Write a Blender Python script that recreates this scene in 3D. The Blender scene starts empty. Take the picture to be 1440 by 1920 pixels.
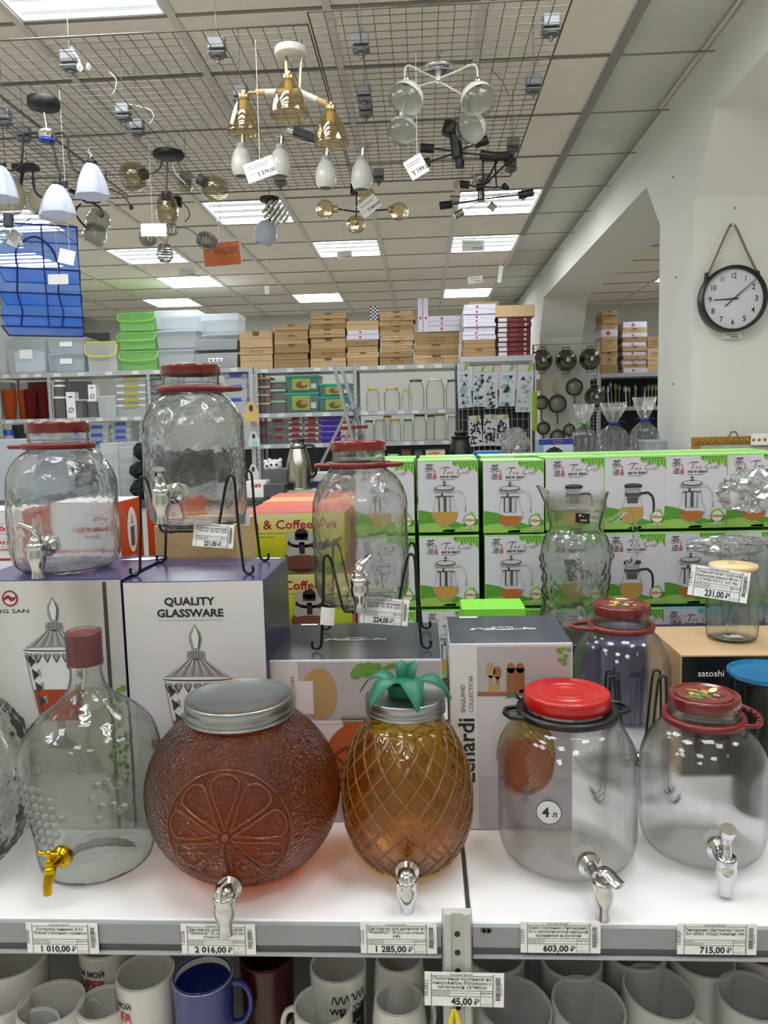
import bpy, math, random
from mathutils import Vector, Matrix, noise
random.seed(7)
PI = math.pi
SC = bpy.context.scene
COL = SC.collection
R = math.radians
# ------------------------------------------------------------------ camera, world, exposure
F = 1442.0
PITCH, YAW, ROLL = R(6.2), R(3.0), R(1.4)
CAM = Vector((0, 0, 1.5))
FW = Vector((-math.sin(YAW)*math.cos(PITCH), math.cos(YAW)*math.cos(PITCH), -math.sin(PITCH)))
R0 = Vector((math.cos(YAW), math.sin(YAW), 0)); U0 = R0.cross(FW)
RT = R0*math.cos(ROLL) - U0*math.sin(ROLL); UP = U0*math.cos(ROLL) + R0*math.sin(ROLL)
cam_data = bpy.data.cameras.new('camera'); cam = bpy.data.objects.new('camera', cam_data); COL.objects.link(cam)
cam_data.sensor_fit = 'VERTICAL'; cam_data.sensor_height = 36.0; cam_data.lens = F/1920*36.0; cam_data.clip_start = 0.02
rot = Matrix((RT, UP, -FW)).transposed()
cam.matrix_world = Matrix.Translation(CAM) @ rot.to_4x4()
SC.camera = cam
w = bpy.data.worlds.new('world'); SC.world = w; w.use_nodes = True
w.node_tree.nodes['Background'].inputs[0].default_value = (0.8, 0.85, 0.9, 1); w.node_tree.nodes['Background'].inputs[1].default_value = 0.3
SC.view_settings.view_transform = 'Standard'; SC.view_settings.look = 'None'; SC.view_settings.gamma = 1
SC.view_settings.use_curve_mapping = False
SC.view_settings.exposure = 0.50
TUBE_POWER = 23.0
cy = SC.cycles
cy.max_bounces = 16; cy.diffuse_bounces = 6; cy.glossy_bounces = 6; cy.transmission_bounces = 18; cy.transparent_max_bounces = 40
cy.caustics_reflective = True; cy.caustics_refractive = True; cy.blur_glossy = 1.0; cy.sample_clamp_indirect = 6.0
cy.use_adaptive_sampling = True; cy.adaptive_threshold = 0.025
try: cy.use_light_tree = True
except Exception: pass
# ------------------------------------------------------------------ where a sight line meets a real plane of the shop
def ray(x, y): return FW*F + RT*(x-720) + UP*(960-y)
def PY(x, y, Y): d = ray(x, y); return CAM + d*(Y/d.y)
def PZ(x, y, Z): d = ray(x, y); return CAM + d*((Z-1.5)/d.z)
def PX(x, y, X): d = ray(x, y); return CAM + d*(X/d.x)
# ------------------------------------------------------------------ materials
def lin(h):
    if isinstance(h, str):
        h = h.lstrip('#'); c = [int(h[i:i+2], 16)/255 for i in (0, 2, 4)]
    else: c = h
    return tuple(((v+0.055)/1.055)**2.4 if v > 0.04045 else v/12.92 for v in c) + (1.0,)
MATS = {}
def mat(name, col, rough=0.5, metal=0.0, spec=None, alpha=1.0, trans=0.0, emis=None, es=0.0, var=0.0, vscale=8.0, bump=0.0, bscale=60.0, coat=0.0, ior=None):
    if name in MATS: return MATS[name]
    m = bpy.data.materials.new(name); m.use_nodes = True; MATS[name] = m
    nt = m.node_tree; b = nt.nodes['Principled BSDF']
    b.inputs['Base Color'].default_value = lin(col); b.inputs['Roughness'].default_value = rough; b.inputs['Metallic'].default_value = metal
    if spec is not None: b.inputs['Specular IOR Level'].default_value = spec
    if ior: b.inputs['IOR'].default_value = ior
    b.inputs['Alpha'].default_value = alpha; b.inputs['Transmission Weight'].default_value = trans
    if coat: b.inputs['Coat Weight'].default_value = coat; b.inputs['Coat Roughness'].default_value = 0.08
    if emis: b.inputs['Emission Color'].default_value = lin(emis); b.inputs['Emission Strength'].default_value = es
    if var or bump:
        tc = nt.nodes.new('ShaderNodeTexCoord')
        if var:
            n = nt.nodes.new('ShaderNodeTexNoise'); n.inputs['Scale'].default_value = vscale; n.inputs['Detail'].default_value = 4
            nt.links.new(tc.outputs['Object'], n.inputs['Vector'])
            mx = nt.nodes.new('ShaderNodeMix'); mx.data_type = 'RGBA'
            c = lin(col)
            mx.inputs[6].default_value = tuple(v*(1-var) for v in c[:3]) + (1,); mx.inputs[7].default_value = tuple(min(1, v*(1+var)) for v in c[:3]) + (1,)
            nt.links.new(n.outputs[0], mx.inputs[0]); nt.links.new(mx.outputs[2], b.inputs['Base Color'])
        if bump:
            n2 = nt.nodes.new('ShaderNodeTexNoise'); n2.inputs['Scale'].default_value = bscale; n2.inputs['Detail'].default_value = 3
            nt.links.new(tc.outputs['Object'], n2.inputs['Vector'])
            bp = nt.nodes.new('ShaderNodeBump'); bp.inputs['Strength'].default_value = bump; bp.inputs['Distance'].default_value = 0.002
            nt.links.new(n2.outputs[0], bp.inputs['Height']); nt.links.new(bp.outputs[0], b.inputs['Normal'])
    return m
def glass(name, col, through=0.3, rough=0.0, bump=0.0, bscale=20.0, ior=1.46, tint=None, bdist=0.004):
    """refractive glass; part of the light passes straight on, tinted by the glass"""
    if name in MATS: return MATS[name]
    m = bpy.data.materials.new(name); m.use_nodes = True; MATS[name] = m; nt = m.node_tree
    nt.nodes.remove(nt.nodes['Principled BSDF']); out = nt.nodes['Material Output']
    g = nt.nodes.new('ShaderNodeBsdfGlass'); g.inputs['Color'].default_value = lin(col); g.inputs['Roughness'].default_value = rough; g.inputs['IOR'].default_value = ior
    t = nt.nodes.new('ShaderNodeBsdfTransparent'); t.inputs['Color'].default_value = lin(tint or col)
    mx = nt.nodes.new('ShaderNodeMixShader'); mx.inputs[0].default_value = through
    nt.links.new(g.outputs[0], mx.inputs[1]); nt.links.new(t.outputs[0], mx.inputs[2]); nt.links.new(mx.outputs[0], out.inputs[0])
    if bump:
        tc = nt.nodes.new('ShaderNodeTexCoord'); n2 = nt.nodes.new('ShaderNodeTexNoise'); n2.inputs['Scale'].default_value = bscale; n2.inputs['Detail'].default_value = 2
        nt.links.new(tc.outputs['Object'], n2.inputs['Vector'])
        bp = nt.nodes.new('ShaderNodeBump'); bp.inputs['Strength'].default_value = bump; bp.inputs['Distance'].default_value = bdist
        nt.links.new(n2.outputs[0], bp.inputs['Height']); nt.links.new(bp.outputs[0], g.inputs['Normal'])
    return m
def film(name, col, cover=0.4, gloss=0.12, rough=0.1):
    """thin translucent sheet (film, net, frosted plastic wall): lets light through, scatters some, reflects a little"""
    if name in MATS: return MATS[name]
    m = bpy.data.materials.new(name); m.use_nodes = True; MATS[name] = m; nt = m.node_tree
    nt.nodes.remove(nt.nodes['Principled BSDF']); out = nt.nodes['Material Output']
    t = nt.nodes.new('ShaderNodeBsdfTransparent'); d = nt.nodes.new('ShaderNodeBsdfDiffuse'); d.inputs[0].default_value = lin(col)
    tr = nt.nodes.new('ShaderNodeBsdfTranslucent'); tr.inputs[0].default_value = lin(col)
    dd = nt.nodes.new('ShaderNodeMixShader'); dd.inputs[0].default_value = 0.45
    nt.links.new(d.outputs[0], dd.inputs[1]); nt.links.new(tr.outputs[0], dd.inputs[2])
    a = nt.nodes.new('ShaderNodeMixShader'); a.inputs[0].default_value = cover
    nt.links.new(t.outputs[0], a.inputs[1]); nt.links.new(dd.outputs[0], a.inputs[2])
    gl = nt.nodes.new('ShaderNodeBsdfGlossy'); gl.inputs['Roughness'].default_value = rough
    fr = nt.nodes.new('ShaderNodeLayerWeight'); fr.inputs[0].default_value = gloss
    b = nt.nodes.new('ShaderNodeMixShader'); nt.links.new(fr.outputs['Fresnel'], b.inputs[0])
    nt.links.new(a.outputs[0], b.inputs[1]); nt.links.new(gl.outputs[0], b.inputs[2]); nt.links.new(b.outputs[0], out.inputs[0])
    return m
GLASSES = 1
# ------------------------------------------------------------------ mesh builder
TXT = {}
def text_geo(s, bold=0.0, res=2):
    k = (s, bold, res)
    if k not in TXT:
        c = bpy.data.curves.new('writing', 'FONT'); c.body = s; c.size = 1; c.resolution_u = res; c.offset = bold
        o = bpy.data.objects.new('writing', c); m = bpy.data.meshes.new_from_object(o)
        vs = [tuple(v.co[:2]) for v in m.vertices]; fs = [tuple(p.vertices) for p in m.polygons]
        bpy.data.objects.remove(o); bpy.data.curves.remove(c); bpy.data.meshes.remove(m)
        x1 = max([v[0] for v in vs] + [0.01]); x0 = min([v[0] for v in vs] + [0])
        TXT[k] = (vs, fs, x0, x1)
    return TXT[k]
class MB:
    def __init__(s): s.v = []; s.f = []; s.mi = []; s.sm = []; s.M = None
    def add(s, vs, fs, m=0, smooth=False):
        n = len(s.v)
        if s.M is not None: vs = [tuple(s.M @ Vector(v)) for v in vs]
        s.v += [tuple(v) for v in vs]
        for f in fs: s.f.append(tuple(i+n for i in f)); s.mi.append(m); s.sm.append(smooth)
        return s
    def box(s, x0, x1, y0, y1, z0, z1, m=0, top=None):
        vs = [(x0,y0,z0),(x1,y0,z0),(x1,y1,z0),(x0,y1,z0),(x0,y0,z1),(x1,y0,z1),(x1,y1,z1),(x0,y1,z1)]
        fs = [(3,2,1,0),(4,5,6,7),(0,1,5,4),(1,2,6,5),(2,3,7,6),(3,0,4,7)]
        s.add(vs, fs, m)
        if top is not None: s.mi[-5] = top
        return s
    def bbox(s, x0, x1, y0, y1, z0, z1, b=0.004, m=0):
        """box with chamfered edges"""
        vs = []
        for sx, sy, sz in [(a, c, d) for a in (0, 1) for c in (0, 1) for d in (0, 1)]:
            X = (x0, x1)[sx]; Y = (y0, y1)[sy]; Z = (z0, z1)[sz]
            ix = b if sx == 0 else -b; iy = b if sy == 0 else -b; iz = b if sz == 0 else -b
            vs += [(X, Y+iy, Z+iz), (X+ix, Y, Z+iz), (X+ix, Y+iy, Z)]
        def I(a, c, d, k): return (a*4+c*2+d)*3+k
        fs = [(I(0,0,0,0),I(0,0,1,0),I(0,1,1,0),I(0,1,0,0)),(I(1,0,0,0),I(1,1,0,0),I(1,1,1,0),I(1,0,1,0)),
              (I(0,0,0,1),I(1,0,0,1),I(1,0,1,1),I(0,0,1,1)),(I(0,1,0,1),I(0,1,1,1),I(1,1,1,1),I(1,1,0,1)),
              (I(0,0,0,2),I(0,1,0,2),I(1,1,0,2),I(1,0,0,2)),(I(0,0,1,2),I(1,0,1,2),I(1,1,1,2),I(0,1,1,2))]
        for a in (0,1):
            for c in (0,1):
                fs.append((I(a,c,0,0),I(a,c,1,0),I(a,c,1,1),I(a,c,0,1)) if (a+c)%2 else (I(a,c,0,1),I(a,c,1,1),I(a,c,1,0),I(a,c,0,0)))
                fs.append((I(a,0,c,0),I(a,1,c,0),I(a,1,c,2),I(a,0,c,2)) if (a+c)%2==0 else (I(a,0,c,2),I(a,1,c,2),I(a,1,c,0),I(a,0,c,0)))
                fs.append((I(0,a,c,1),I(1,a,c,1),I(1,a,c,2),I(0,a,c,2)) if (a+c)%2 else (I(0,a,c,2),I(1,a,c,2),I(1,a,c,1),I(0,a,c,1)))
                for d in (0,1):
                    t = (I(a,c,d,0),I(a,c,d,1),I(a,c,d,2)); fs.append(t if (a+c+d)%2==0 else t[::-1])
        return s.add(vs, fs, m)
    def prism(s, pts, a, b, axis='y', m=0, smooth=False):
        """closed outline pts (2D) extruded from a to b along an axis"""
        n = len(pts)
        def P(p, t): return {'y': (p[0], t, p[1]), 'x': (t, p[0], p[1]), 'z': (p[0], p[1], t)}[axis]
        vs = [P(p, a) for p in pts] + [P(p, b) for p in pts]
        fs = [tuple(range(n)), tuple(range(2*n-1, n-1, -1))]
        s.add(vs, fs, m); s.add(vs, [(i, i+n, (i+1) % n+n, (i+1) % n) for i in range(n)], m, smooth)
        return s
    def cyl(s, p0, p1, r0, r1=None, n=12, m=0, caps=True, smooth=True):
        r1 = r0 if r1 is None else r1
        p0, p1 = Vector(p0), Vector(p1); d = (p1-p0).normalized(); a = d.orthogonal().normalized(); b = d.cross(a)
        vs = []
        for p, r in ((p0, r0), (p1, r1)):
            vs += [tuple(p+(a*math.cos(2*PI*i/n)+b*math.sin(2*PI*i/n))*r) for i in range(n)]
        s.add(vs, [(i, (i+1) % n, n+(i+1) % n, n+i) for i in range(n)], m, smooth)
        if caps: s.add(vs, [tuple(range(n-1, -1, -1)), tuple(range(n, 2*n))], m)
        return s
    def tube(s, pts, r, n=8, m=0, closed=False, caps=True, flat=None):
        """round (or flat: (w,h)) bar along points"""
        P = [Vector(p) for p in pts]; k = len(P); vs = []; prev = None
        for i, p in enumerate(P):
            if closed: d = P[(i+1) % k]-P[i-1]
            else: d = P[min(i+1, k-1)]-P[max(i-1, 0)]
            if d.length < 1e-9: d = Vector((0, 0, 1))
            d.normalize()
            if prev is None:
                a = Vector((0, 0, 1)); a = (a-d*a.dot(d)); a = a.normalized() if a.length > 0.1 else d.orthogonal().normalized()
            else:
                a = prev-d*prev.dot(d); a = a.normalized() if a.length > 1e-4 else d.orthogonal().normalized()
            prev = a; b = d.cross(a)
            rr = r[i] if isinstance(r, (list, tuple)) else r
            for j in range(n):
                t = 2*PI*j/n+(PI/4 if n == 4 else 0)
                if flat: vs.append(tuple(p+a*math.cos(t)*flat[1]+b*math.sin(t)*flat[0]))
                else: vs.append(tuple(p+(a*math.cos(t)+b*math.sin(t))*rr))
        fs = [(i*n+j, i*n+(j+1) % n, ((i+1) % k)*n+(j+1) % n, ((i+1) % k)*n+j) for i in range(k if closed else k-1) for j in range(n)]
        s.add(vs, fs, m, n > 4)
        if caps and not closed: s.add(vs, [tuple(range(n-1, -1, -1)), tuple(range((k-1)*n, k*n))], m)
        return s
    def lathe(s, prof, n=48, m=0, c=(0, 0, 0), smooth=True, disp=None):
        vs = []; K = len(prof)
        for i, (r, z) in enumerate(prof):
            for j in range(n):
                t = 2*PI*j/n; rr = max(r, 1e-5)
                if disp: rr = disp(rr, z, t, i)
                vs.append((c[0]+rr*math.cos(t), c[1]+rr*math.sin(t), c[2]+z))
        fs = [(i*n+j, i*n+(j+1) % n, (i+1)*n+(j+1) % n, (i+1)*n+j) for i in range(K-1) for j in range(n)]
        return s.add(vs, fs, m, smooth)
    def sphere(s, c, r, n=16, k=10, m=0, sz=1.0):
        return s.lathe([(r*math.sin(PI*i/k), -r*sz*math.cos(PI*i/k)) for i in range(k+1)], n, m, c)
    # flat print on the front (-y) face: x right, z up; each layer 0.25 mm prouder
    def quad(s, x0, z0, x1, z1, L=1, m=0, y=0.0): return s.poly([(x0, z0), (x1, z0), (x1, z1), (x0, z1)], L, m, y)
    def poly(s, pts, L=1, m=0, y=0.0):
        yy = y-0.00025*L
        a = sum(pts[i][0]*pts[(i+1) % len(pts)][1]-pts[(i+1) % len(pts)][0]*pts[i][1] for i in range(len(pts)))
        if a < 0: pts = pts[::-1]
        return s.add([(p[0], yy, p[1]) for p in pts], [tuple(range(len(pts)))], m)
    def ell(s, cx, cz, rx, rz, L=1, m=0, n=24, y=0.0, a0=0, a1=2*PI):
        return s.poly([(cx+rx*math.cos(a0+(a1-a0)*i/n), cz+rz*math.sin(a0+(a1-a0)*i/n)) for i in range(n if a1-a0 > 6.2 else n+1)], L, m, y)
    def line(s, pts, wd, L=1, m=0, y=0.0):
        for (xa, za), (xb, zb) in zip(pts[:-1], pts[1:]):
            dx, dz = xb-xa, zb-za; l = math.hypot(dx, dz) or 1; ox, oz = -dz/l*wd/2, dx/l*wd/2
            s.poly([(xa-ox, za-oz), (xb-ox, zb-oz), (xb+ox, zb+oz), (xa+ox, za+oz)], L, m, y)
        return s
    def text(s, t, x, z, h, L=2, m=0, al='c', w=None, bold=0.0, rot=0.0, shear=0.0, res=2, y=0.0, sx=1.0, mirror=False):
        vs, fs, x0, x1 = text_geo(t, bold, res); k = h/0.70; kx = k*sx
        if w is not None: kx = w/(x1-x0)
        off = {'c': (x0+x1)/2, 'l': x0, 'r': x1}[al]; yy = y-0.00025*L; cr, sr = math.cos(rot), math.sin(rot); o = []
        for vx, vz in vs:
            px = (vx-off)*kx+shear*vz*k; pz = vz*k
            if mirror: px = -px
            o.append((x+px*cr-pz*sr, yy, z+px*sr+pz*cr))
        return s.add(o, fs, m)
    def build(s, name, mats, parent=None, loc=None):
        me = bpy.data.meshes.new(name); me.from_pydata(s.v, [], s.f)
        for mm in (mats if isinstance(mats, (list, tuple)) else [mats]): me.materials.append(mm)
        me.polygons.foreach_set('material_index', s.mi); me.polygons.foreach_set('use_smooth', s.sm); me.update()
        o = bpy.data.objects.new(name, me); COL.objects.link(o)
        if parent: o.parent = parent
        if loc: o.location = loc
        return o
def tag(o, label=None, cat=None, group=None, kind=None):
    if label: o['label'] = label
    if cat: o['category'] = cat
    if group: o['group'] = group
    if kind: o['kind'] = kind
    return o
def thing(name, label, cat, loc=(0, 0, 0), rz=0.0, group=None, rx=0.0, ry=0.0):
    o = bpy.data.objects.new(name, None); COL.objects.link(o); o.empty_display_size = 0.05
    o.location = loc; o.rotation_euler = (rx, ry, rz)
    return tag(o, label, cat, group)
def kids(o): return [c for c in KID.get(o.name, [])]
def dup(src, loc=None, rz=None, label=None, group=None, scale=None):
    """copy of a thing with copies of its parts and sub-parts, mesh data shared"""
    def cp(o, par):
        c = o.copy(); COL.objects.link(c); c.parent = par
        for ch in list(o.children): cp(ch, c)
        return c
    c = cp(src, None)
    if loc is not None: c.location = loc
    if rz is not None: c.rotation_euler.z = rz
    if label: c['label'] = label
    if group: c['group'] = group
    if scale: c.scale = scale
    return c
def smooth_prof(pts, k=5):
    """Catmull-Rom through profile points"""
    o = []
    for i in range(len(pts)-1):
        p0 = pts[max(i-1, 0)]; p1 = pts[i]; p2 = pts[i+1]; p3 = pts[min(i+2, len(pts)-1)]
        for j in range(k):
            t = j/k; o.append(tuple(0.5*((2*p1[q])+(-p0[q]+p2[q])*t+(2*p0[q]-5*p1[q]+4*p2[q]-p3[q])*t*t+(-p0[q]+3*p1[q]-3*p2[q]+p3[q])*t**3) for q in range(len(p1))))
    o.append(pts[-1]); return o
ORD = ['topmost', 'second', 'third', 'fourth', 'fifth', 'sixth', 'seventh', 'eighth', 'ninth', 'tenth', 'eleventh', 'twelfth', 'thirteenth', 'fourteenth']
NTH = ['first'] + ORD[1:]
# ------------------------------------------------------------------ shared materials
M_WALL = mat('wall_paint', '#dcdcd4', 0.8, var=0.03, vscale=2)
M_BEAM = mat('beam_paint', '#e2e1db', 0.7, var=0.03, vscale=2)
M_FLOOR = mat('floor_tile', '#dcd5c8', 0.35, var=0.1, vscale=3)
M_TILE = mat('ceiling_tile', '#efe8db', 0.9, var=0.05, vscale=5, bump=0.3, bscale=200)
M_BAR = mat('ceiling_bar', '#d8d4ca', 0.5)
M_SHELFW = mat('white_shelf_enamel', '#e8e6e6', 0.3, var=0.03, vscale=6)
M_SHELFG = mat('grey_shelf_enamel', '#a9abac', 0.4, var=0.04, vscale=10)
M_RAIL = mat('price_rail_grey', '#8f9296', 0.35, var=0.04, vscale=12)
M_DARK = mat('dark_steel', '#3b3d40', 0.5)
M_BLACK = mat('black_enamel', '#0b0b0c', 0.35)
M_CHROME = mat('chrome', '#d9d9d9', 0.08, 1.0)
M_BRASS = mat('brass', '#c8b07c', 0.22, 1.0)
M_GOLD = mat('gold_plating', '#c8a21c', 0.16, 1.0)
M_ALU = mat('brushed_aluminium', '#c3c5c7', 0.3, 1.0)
M_STEEL = mat('stainless_steel', '#a3a29b', 0.22, 1.0)
M_WHITE = mat('white_plastic', '#e9e9e9', 0.35)
M_PAPER = mat('white_paper', '#f0f0f0', 0.6)
M_INK = mat('black_ink', '#141414', 0.6)
M_GREYINK = mat('grey_ink', '#8a8a8a', 0.6)
M_REDINK = mat('red_ink', '#b3261f', 0.5)
def clearglass(name, tint='#fdfefd', k=0.3, bump=0.0, bscale=14.0, bdist=0.004, ior=1.5, refr_ior=1.04, rough=0.0, gain=1.0):
    """thin glass wall: Fresnel reflection (same from both sides) over light that passes on, part of it bent"""
    if name in MATS: return MATS[name]
    m = bpy.data.materials.new(name); m.use_nodes = True; MATS[name] = m; nt = m.node_tree; L = nt.links.new
    nt.nodes.remove(nt.nodes['Principled BSDF']); out = nt.nodes['Material Output']
    t = nt.nodes.new('ShaderNodeBsdfTransparent'); t.inputs[0].default_value = lin(tint)
    r = nt.nodes.new('ShaderNodeBsdfRefraction'); r.inputs['Color'].default_value = lin(tint); r.inputs['IOR'].default_value = refr_ior; r.inputs['Roughness'].default_value = rough
    g = nt.nodes.new('ShaderNodeBsdfGlossy'); g.inputs['Roughness'].default_value = max(0.02, rough); f = nt.nodes.new('ShaderNodeFresnel')
    geo = nt.nodes.new('ShaderNodeNewGeometry'); mi = nt.nodes.new('ShaderNodeMapRange'); mi.inputs[3].default_value = ior; mi.inputs[4].default_value = 1/ior
    L(geo.outputs['Backfacing'], mi.inputs[0]); L(mi.outputs[0], f.inputs[0])
    a = nt.nodes.new('ShaderNodeMixShader'); a.inputs[0].default_value = k; L(t.outputs[0], a.inputs[1]); L(r.outputs[0], a.inputs[2])
    b = nt.nodes.new('ShaderNodeMixShader'); L(a.outputs[0], b.inputs[1]); L(g.outputs[0], b.inputs[2]); L(b.outputs[0], out.inputs[0])
    mm = nt.nodes.new('ShaderNodeMath'); mm.operation = 'MULTIPLY'; mm.inputs[1].default_value = gain; mm.use_clamp = True; L(f.outputs[0], mm.inputs[0]); L(mm.outputs[0], b.inputs[0])
    if bump:
        tc = nt.nodes.new('ShaderNodeTexCoord'); n2 = nt.nodes.new('ShaderNodeTexNoise'); n2.inputs['Scale'].default_value = bscale; n2.inputs['Detail'].default_value = 2; L(tc.outputs['Object'], n2.inputs['Vector'])
        bp = nt.nodes.new('ShaderNodeBump'); bp.inputs['Strength'].default_value = bump; bp.inputs['Distance'].default_value = bdist; L(n2.outputs[0], bp.inputs['Height'])
        L(bp.outputs[0], g.inputs['Normal']); L(bp.outputs[0], r.inputs['Normal']); L(bp.outputs[0], f.inputs['Normal'])
    return m
M_CARD = mat('brown_cardboard', '#b2946c', 0.8, var=0.06, vscale=15)
M_CARD2 = mat('dark_brown_cardboard', '#9a7d56', 0.8, var=0.08, vscale=15)
M_WHITEBOX = mat('white_cardboard', '#d9d7de', 0.5)
M_THIN = film('thin_clear_plastic', '#e2e8e0', 0.22, 0.08, 0.06)
M_GLASS = clearglass('clear_glass', '#fcfcfc', 0.5, refr_ior=1.03)
M_WAVYG = clearglass('wavy_clear_glass', '#fbfcfc', 0.85, bump=0.6, bscale=26, bdist=0.008, refr_ior=1.12)
M_CLEARG = clearglass('smooth_clear_glass', '#fafcfb', 0.85, refr_ior=1.12)
# ------------------------------------------------------------------ the room
CZ = 3.06; TX0, TDX, TY0, TDY = 0.26, 0.586, 5.36, 0.611
def struct(name, mb, m, parent=None):
    o = mb.build(name, m, parent)
    if not parent: o['kind'] = 'structure'
    return o
struct('floor', MB().box(-4.7, 4.6, -4.0, 10.7, -0.1, 0), M_FLOOR)
struct('wall_left', MB().box(-4.75, -4.63, -4.0, 10.7, 0, 3.2), M_WALL)
struct('wall_back', MB().box(-4.7, 4.6, 10.6, 10.72, 0, 3.2), M_WALL)
struct('wall_front', MB().box(-4.7, 4.6, -4.12, -4.0, 0, 3.2), M_WALL)
struct('wall_far_right', MB().box(4.5, 4.62, -4.0, 10.7, 0, 3.2), M_WALL)
# arcade on the right: beam on two haunched columns
prof = [(-3.9, 2.82), (3.5, 2.82), (3.74, 2.52), (3.74, 0), (4.26, 0), (4.26, 2.53), (4.52, 2.80), (8.17, 2.80), (8.45, 2.42), (8.45, 0), (9.2, 0), (9.2, 2.45), (9.5, 2.8), (10.6, 2.8), (10.6, 3.1), (-3.9, 3.1)]
wr = MB(); wr.prism(prof[::-1], 1.27, 1.72, 'x')
wr.prism([(3.5, 2.82), (3.74, 2.52), (3.74, 0), (4.26, 0), (4.26, 3.1), (3.5, 3.1)][::-1], 1.72, 4.5, 'x')
struct('wall_right', wr, M_BEAM)
# ceiling: slab, tiles, bars, lamps in its grid
ceil = struct('ceiling', MB().box(-4.7, 4.6, -4.0, 10.7, CZ+0.10, CZ+0.2), M_WALL)
LAMPS = {(-3, 0), (0, 0), (0, 2), (-2, 2), (-5, 2), (-5, 4), (0, 6), (-3, 6), (-6, 6), (-6, 0), (-7, 2), (-3, -5), (4, 5), (0, -6), (-2, -8), (1, -9), (-6, -6), (-5, -10), (4, -3), (-2, -11), (3, -8), (-7, -2), (-4, -9), (0, -12), (-3, -13), (0, -8), (-4, -6), (-2, -6), (-6, -9), (2, -11)}  # later cells hold unseen lamps, added to brighten box fronts and glass
i0, i1, j0, j1 = -9, 7, -16, 8
def tyy(j): return TY0+j*TDY+(0.12 if j <= -4 else 0)
tile = MB().bbox(0.006, TDX-0.006, 0.006, TDY-0.006, 0.003, 0.018, 0.002); tile_me = None
for i in range(i0, i1):
    for j in range(-6, j1+1):
        if (i, j) in LAMPS: continue
        x, y = TX0+i*TDX, tyy(j)
        if x < -4.66 or y > 10.3: continue
        if 1.1 < x+0.3 < 1.9 or (x > 1.2 and j < 0) or (x > 1.2 and 3.2 < y < 4.3): continue
        if tile_me is None: o = tile.build('ceiling_tile', M_TILE, ceil); tile_me = o.data
        else: o = bpy.data.objects.new('ceiling_tile', tile_me); COL.objects.link(o); o.parent = ceil
        o.location = (x, y, CZ+random.uniform(0, 0.003))
        if j == -4: o.scale = (1, 0.78, 1)
big = MB()
for (xa, xb, ya, yb) in ((-4.64, 4.5, -4.0, TY0-6*TDY),):
    big.box(xa, xb, ya, yb, CZ+0.06, CZ+0.08)
big.box(1.27, 4.5, TY0-6*TDY, 4.3, CZ+0.06, CZ+0.08)
big.build('ceiling_panel', M_TILE, ceil)
for i in range(i0+1, i1+1):
    x = TX0+i*TDX
    if 1.25 < x < 1.75 or x < -4.6: continue
    MB().box(x-0.016, x+0.016, (1.0 if x < 1.3 else 4.3), 10.6, CZ-0.004, CZ+0.002).build('ceiling_bar', M_BAR, ceil)
MB().box(0.83, 0.875, 1.0, 6.6, CZ-0.008, CZ-0.003).build('ceiling_bar', mat('bar_grey', '#8f8d88', 0.5), ceil)
for j in range(-6, j1+1):
    y = tyy(j)
    MB().box(-4.62, 1.27, y-0.007, y+0.007, CZ-0.001, CZ+0.002).build('ceiling_bar', mat('bar_shadow_grey', '#8d8980', 0.6), ceil)
    if y > 4.3: MB().box(1.72, 4.5, y-0.007, y+0.007, CZ-0.001, CZ+0.002).build('ceiling_bar', mat('bar_shadow_grey', '#8d8980', 0.6), ceil)
# lamps: recessed troffers with four tubes
M_TUBE = mat('fluorescent_tube', '#ffffff', 0.4, emis='#f6fbff', es=TUBE_POWER)
M_REFL = mat('lamp_diffuser', '#8a8b8a', 0.6, emis='#eef3f6', es=0.36)
def lamp_label(i, j):
    n = {(-3, 0): 'bright four-tube ceiling light behind the spiral glass pendant', (0, 0): 'four-tube ceiling light right behind the black stick chandelier',
         (0, 2): 'four-tube ceiling light with a grey price tag hanging before it, right', (-2, 2): 'four-tube ceiling light in the middle, small tag hanging before it',
         (-5, 2): 'slanting four-tube ceiling light above the green buckets', (-5, 4): 'second ceiling light behind the slanting one above the clear bins',
         (0, 6): 'far ceiling light above the white boxes near the beam', (-3, 6): 'far ceiling light above the carton stacks in the middle',
         (-6, 6): 'farthest left ceiling light just above the top green bucket', (-6, 0): 'ceiling light behind the blue drying net, nearer one',
         (-7, 2): 'ceiling light seen through the blue drying net', (-3, -5): 'large near ceiling light cut off by the top left corner',
         (4, 5): 'ceiling light in the room behind the column'}
    return n.get((i, j), 'ceiling light out of view, %s column, %s row' % (('leftmost', 'far left', 'outer left', 'left', 'inner left', 'second left', 'next left', 'near left', 'centre left', 'centre', 'centre right', 'near right', 'right', 'far right')[min(13, max(0, i+8))], (NTH+['fifteenth', 'sixteenth'])[abs(j)]))
proto = None
for (i, j) in sorted(LAMPS):
    x, y = TX0+i*TDX, tyy(j)
    if x > 4.0: continue
    if proto is None:
        proto = thing('ceiling_light', lamp_label(i, j), 'light', (x+TDX/2, y+TDY/2, CZ))
        a, b = TDX/2-0.012, TDY/2-0.012
        f = MB(); f.box(-a, a, -b, -b+0.014, 0, 0.06).box(-a, a, b-0.014, b, 0, 0.06).box(-a, -a+0.014, -b, b, 0, 0.06).box(a-0.014, a, -b, b, 0, 0.06)
        f.build('frame', M_WHITE, proto)
        MB().box(-a, a, -b, b, 0.016, 0.05).build('diffuser', M_REFL, proto)
        for t in range(4):
            yy = -b+(2*b)*(t+0.5)/4
            f = MB(); f.prism([(yy-0.029, 0.0165), (yy-0.022, 0.013), (yy+0.022, 0.013), (yy+0.029, 0.0165)], -a+0.02, a-0.02, 'x')
            f.build('tube', M_TUBE, proto)
    else: dup(proto, (x+TDX/2, y+TDY/2, CZ), label=lamp_label(i, j))
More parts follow.
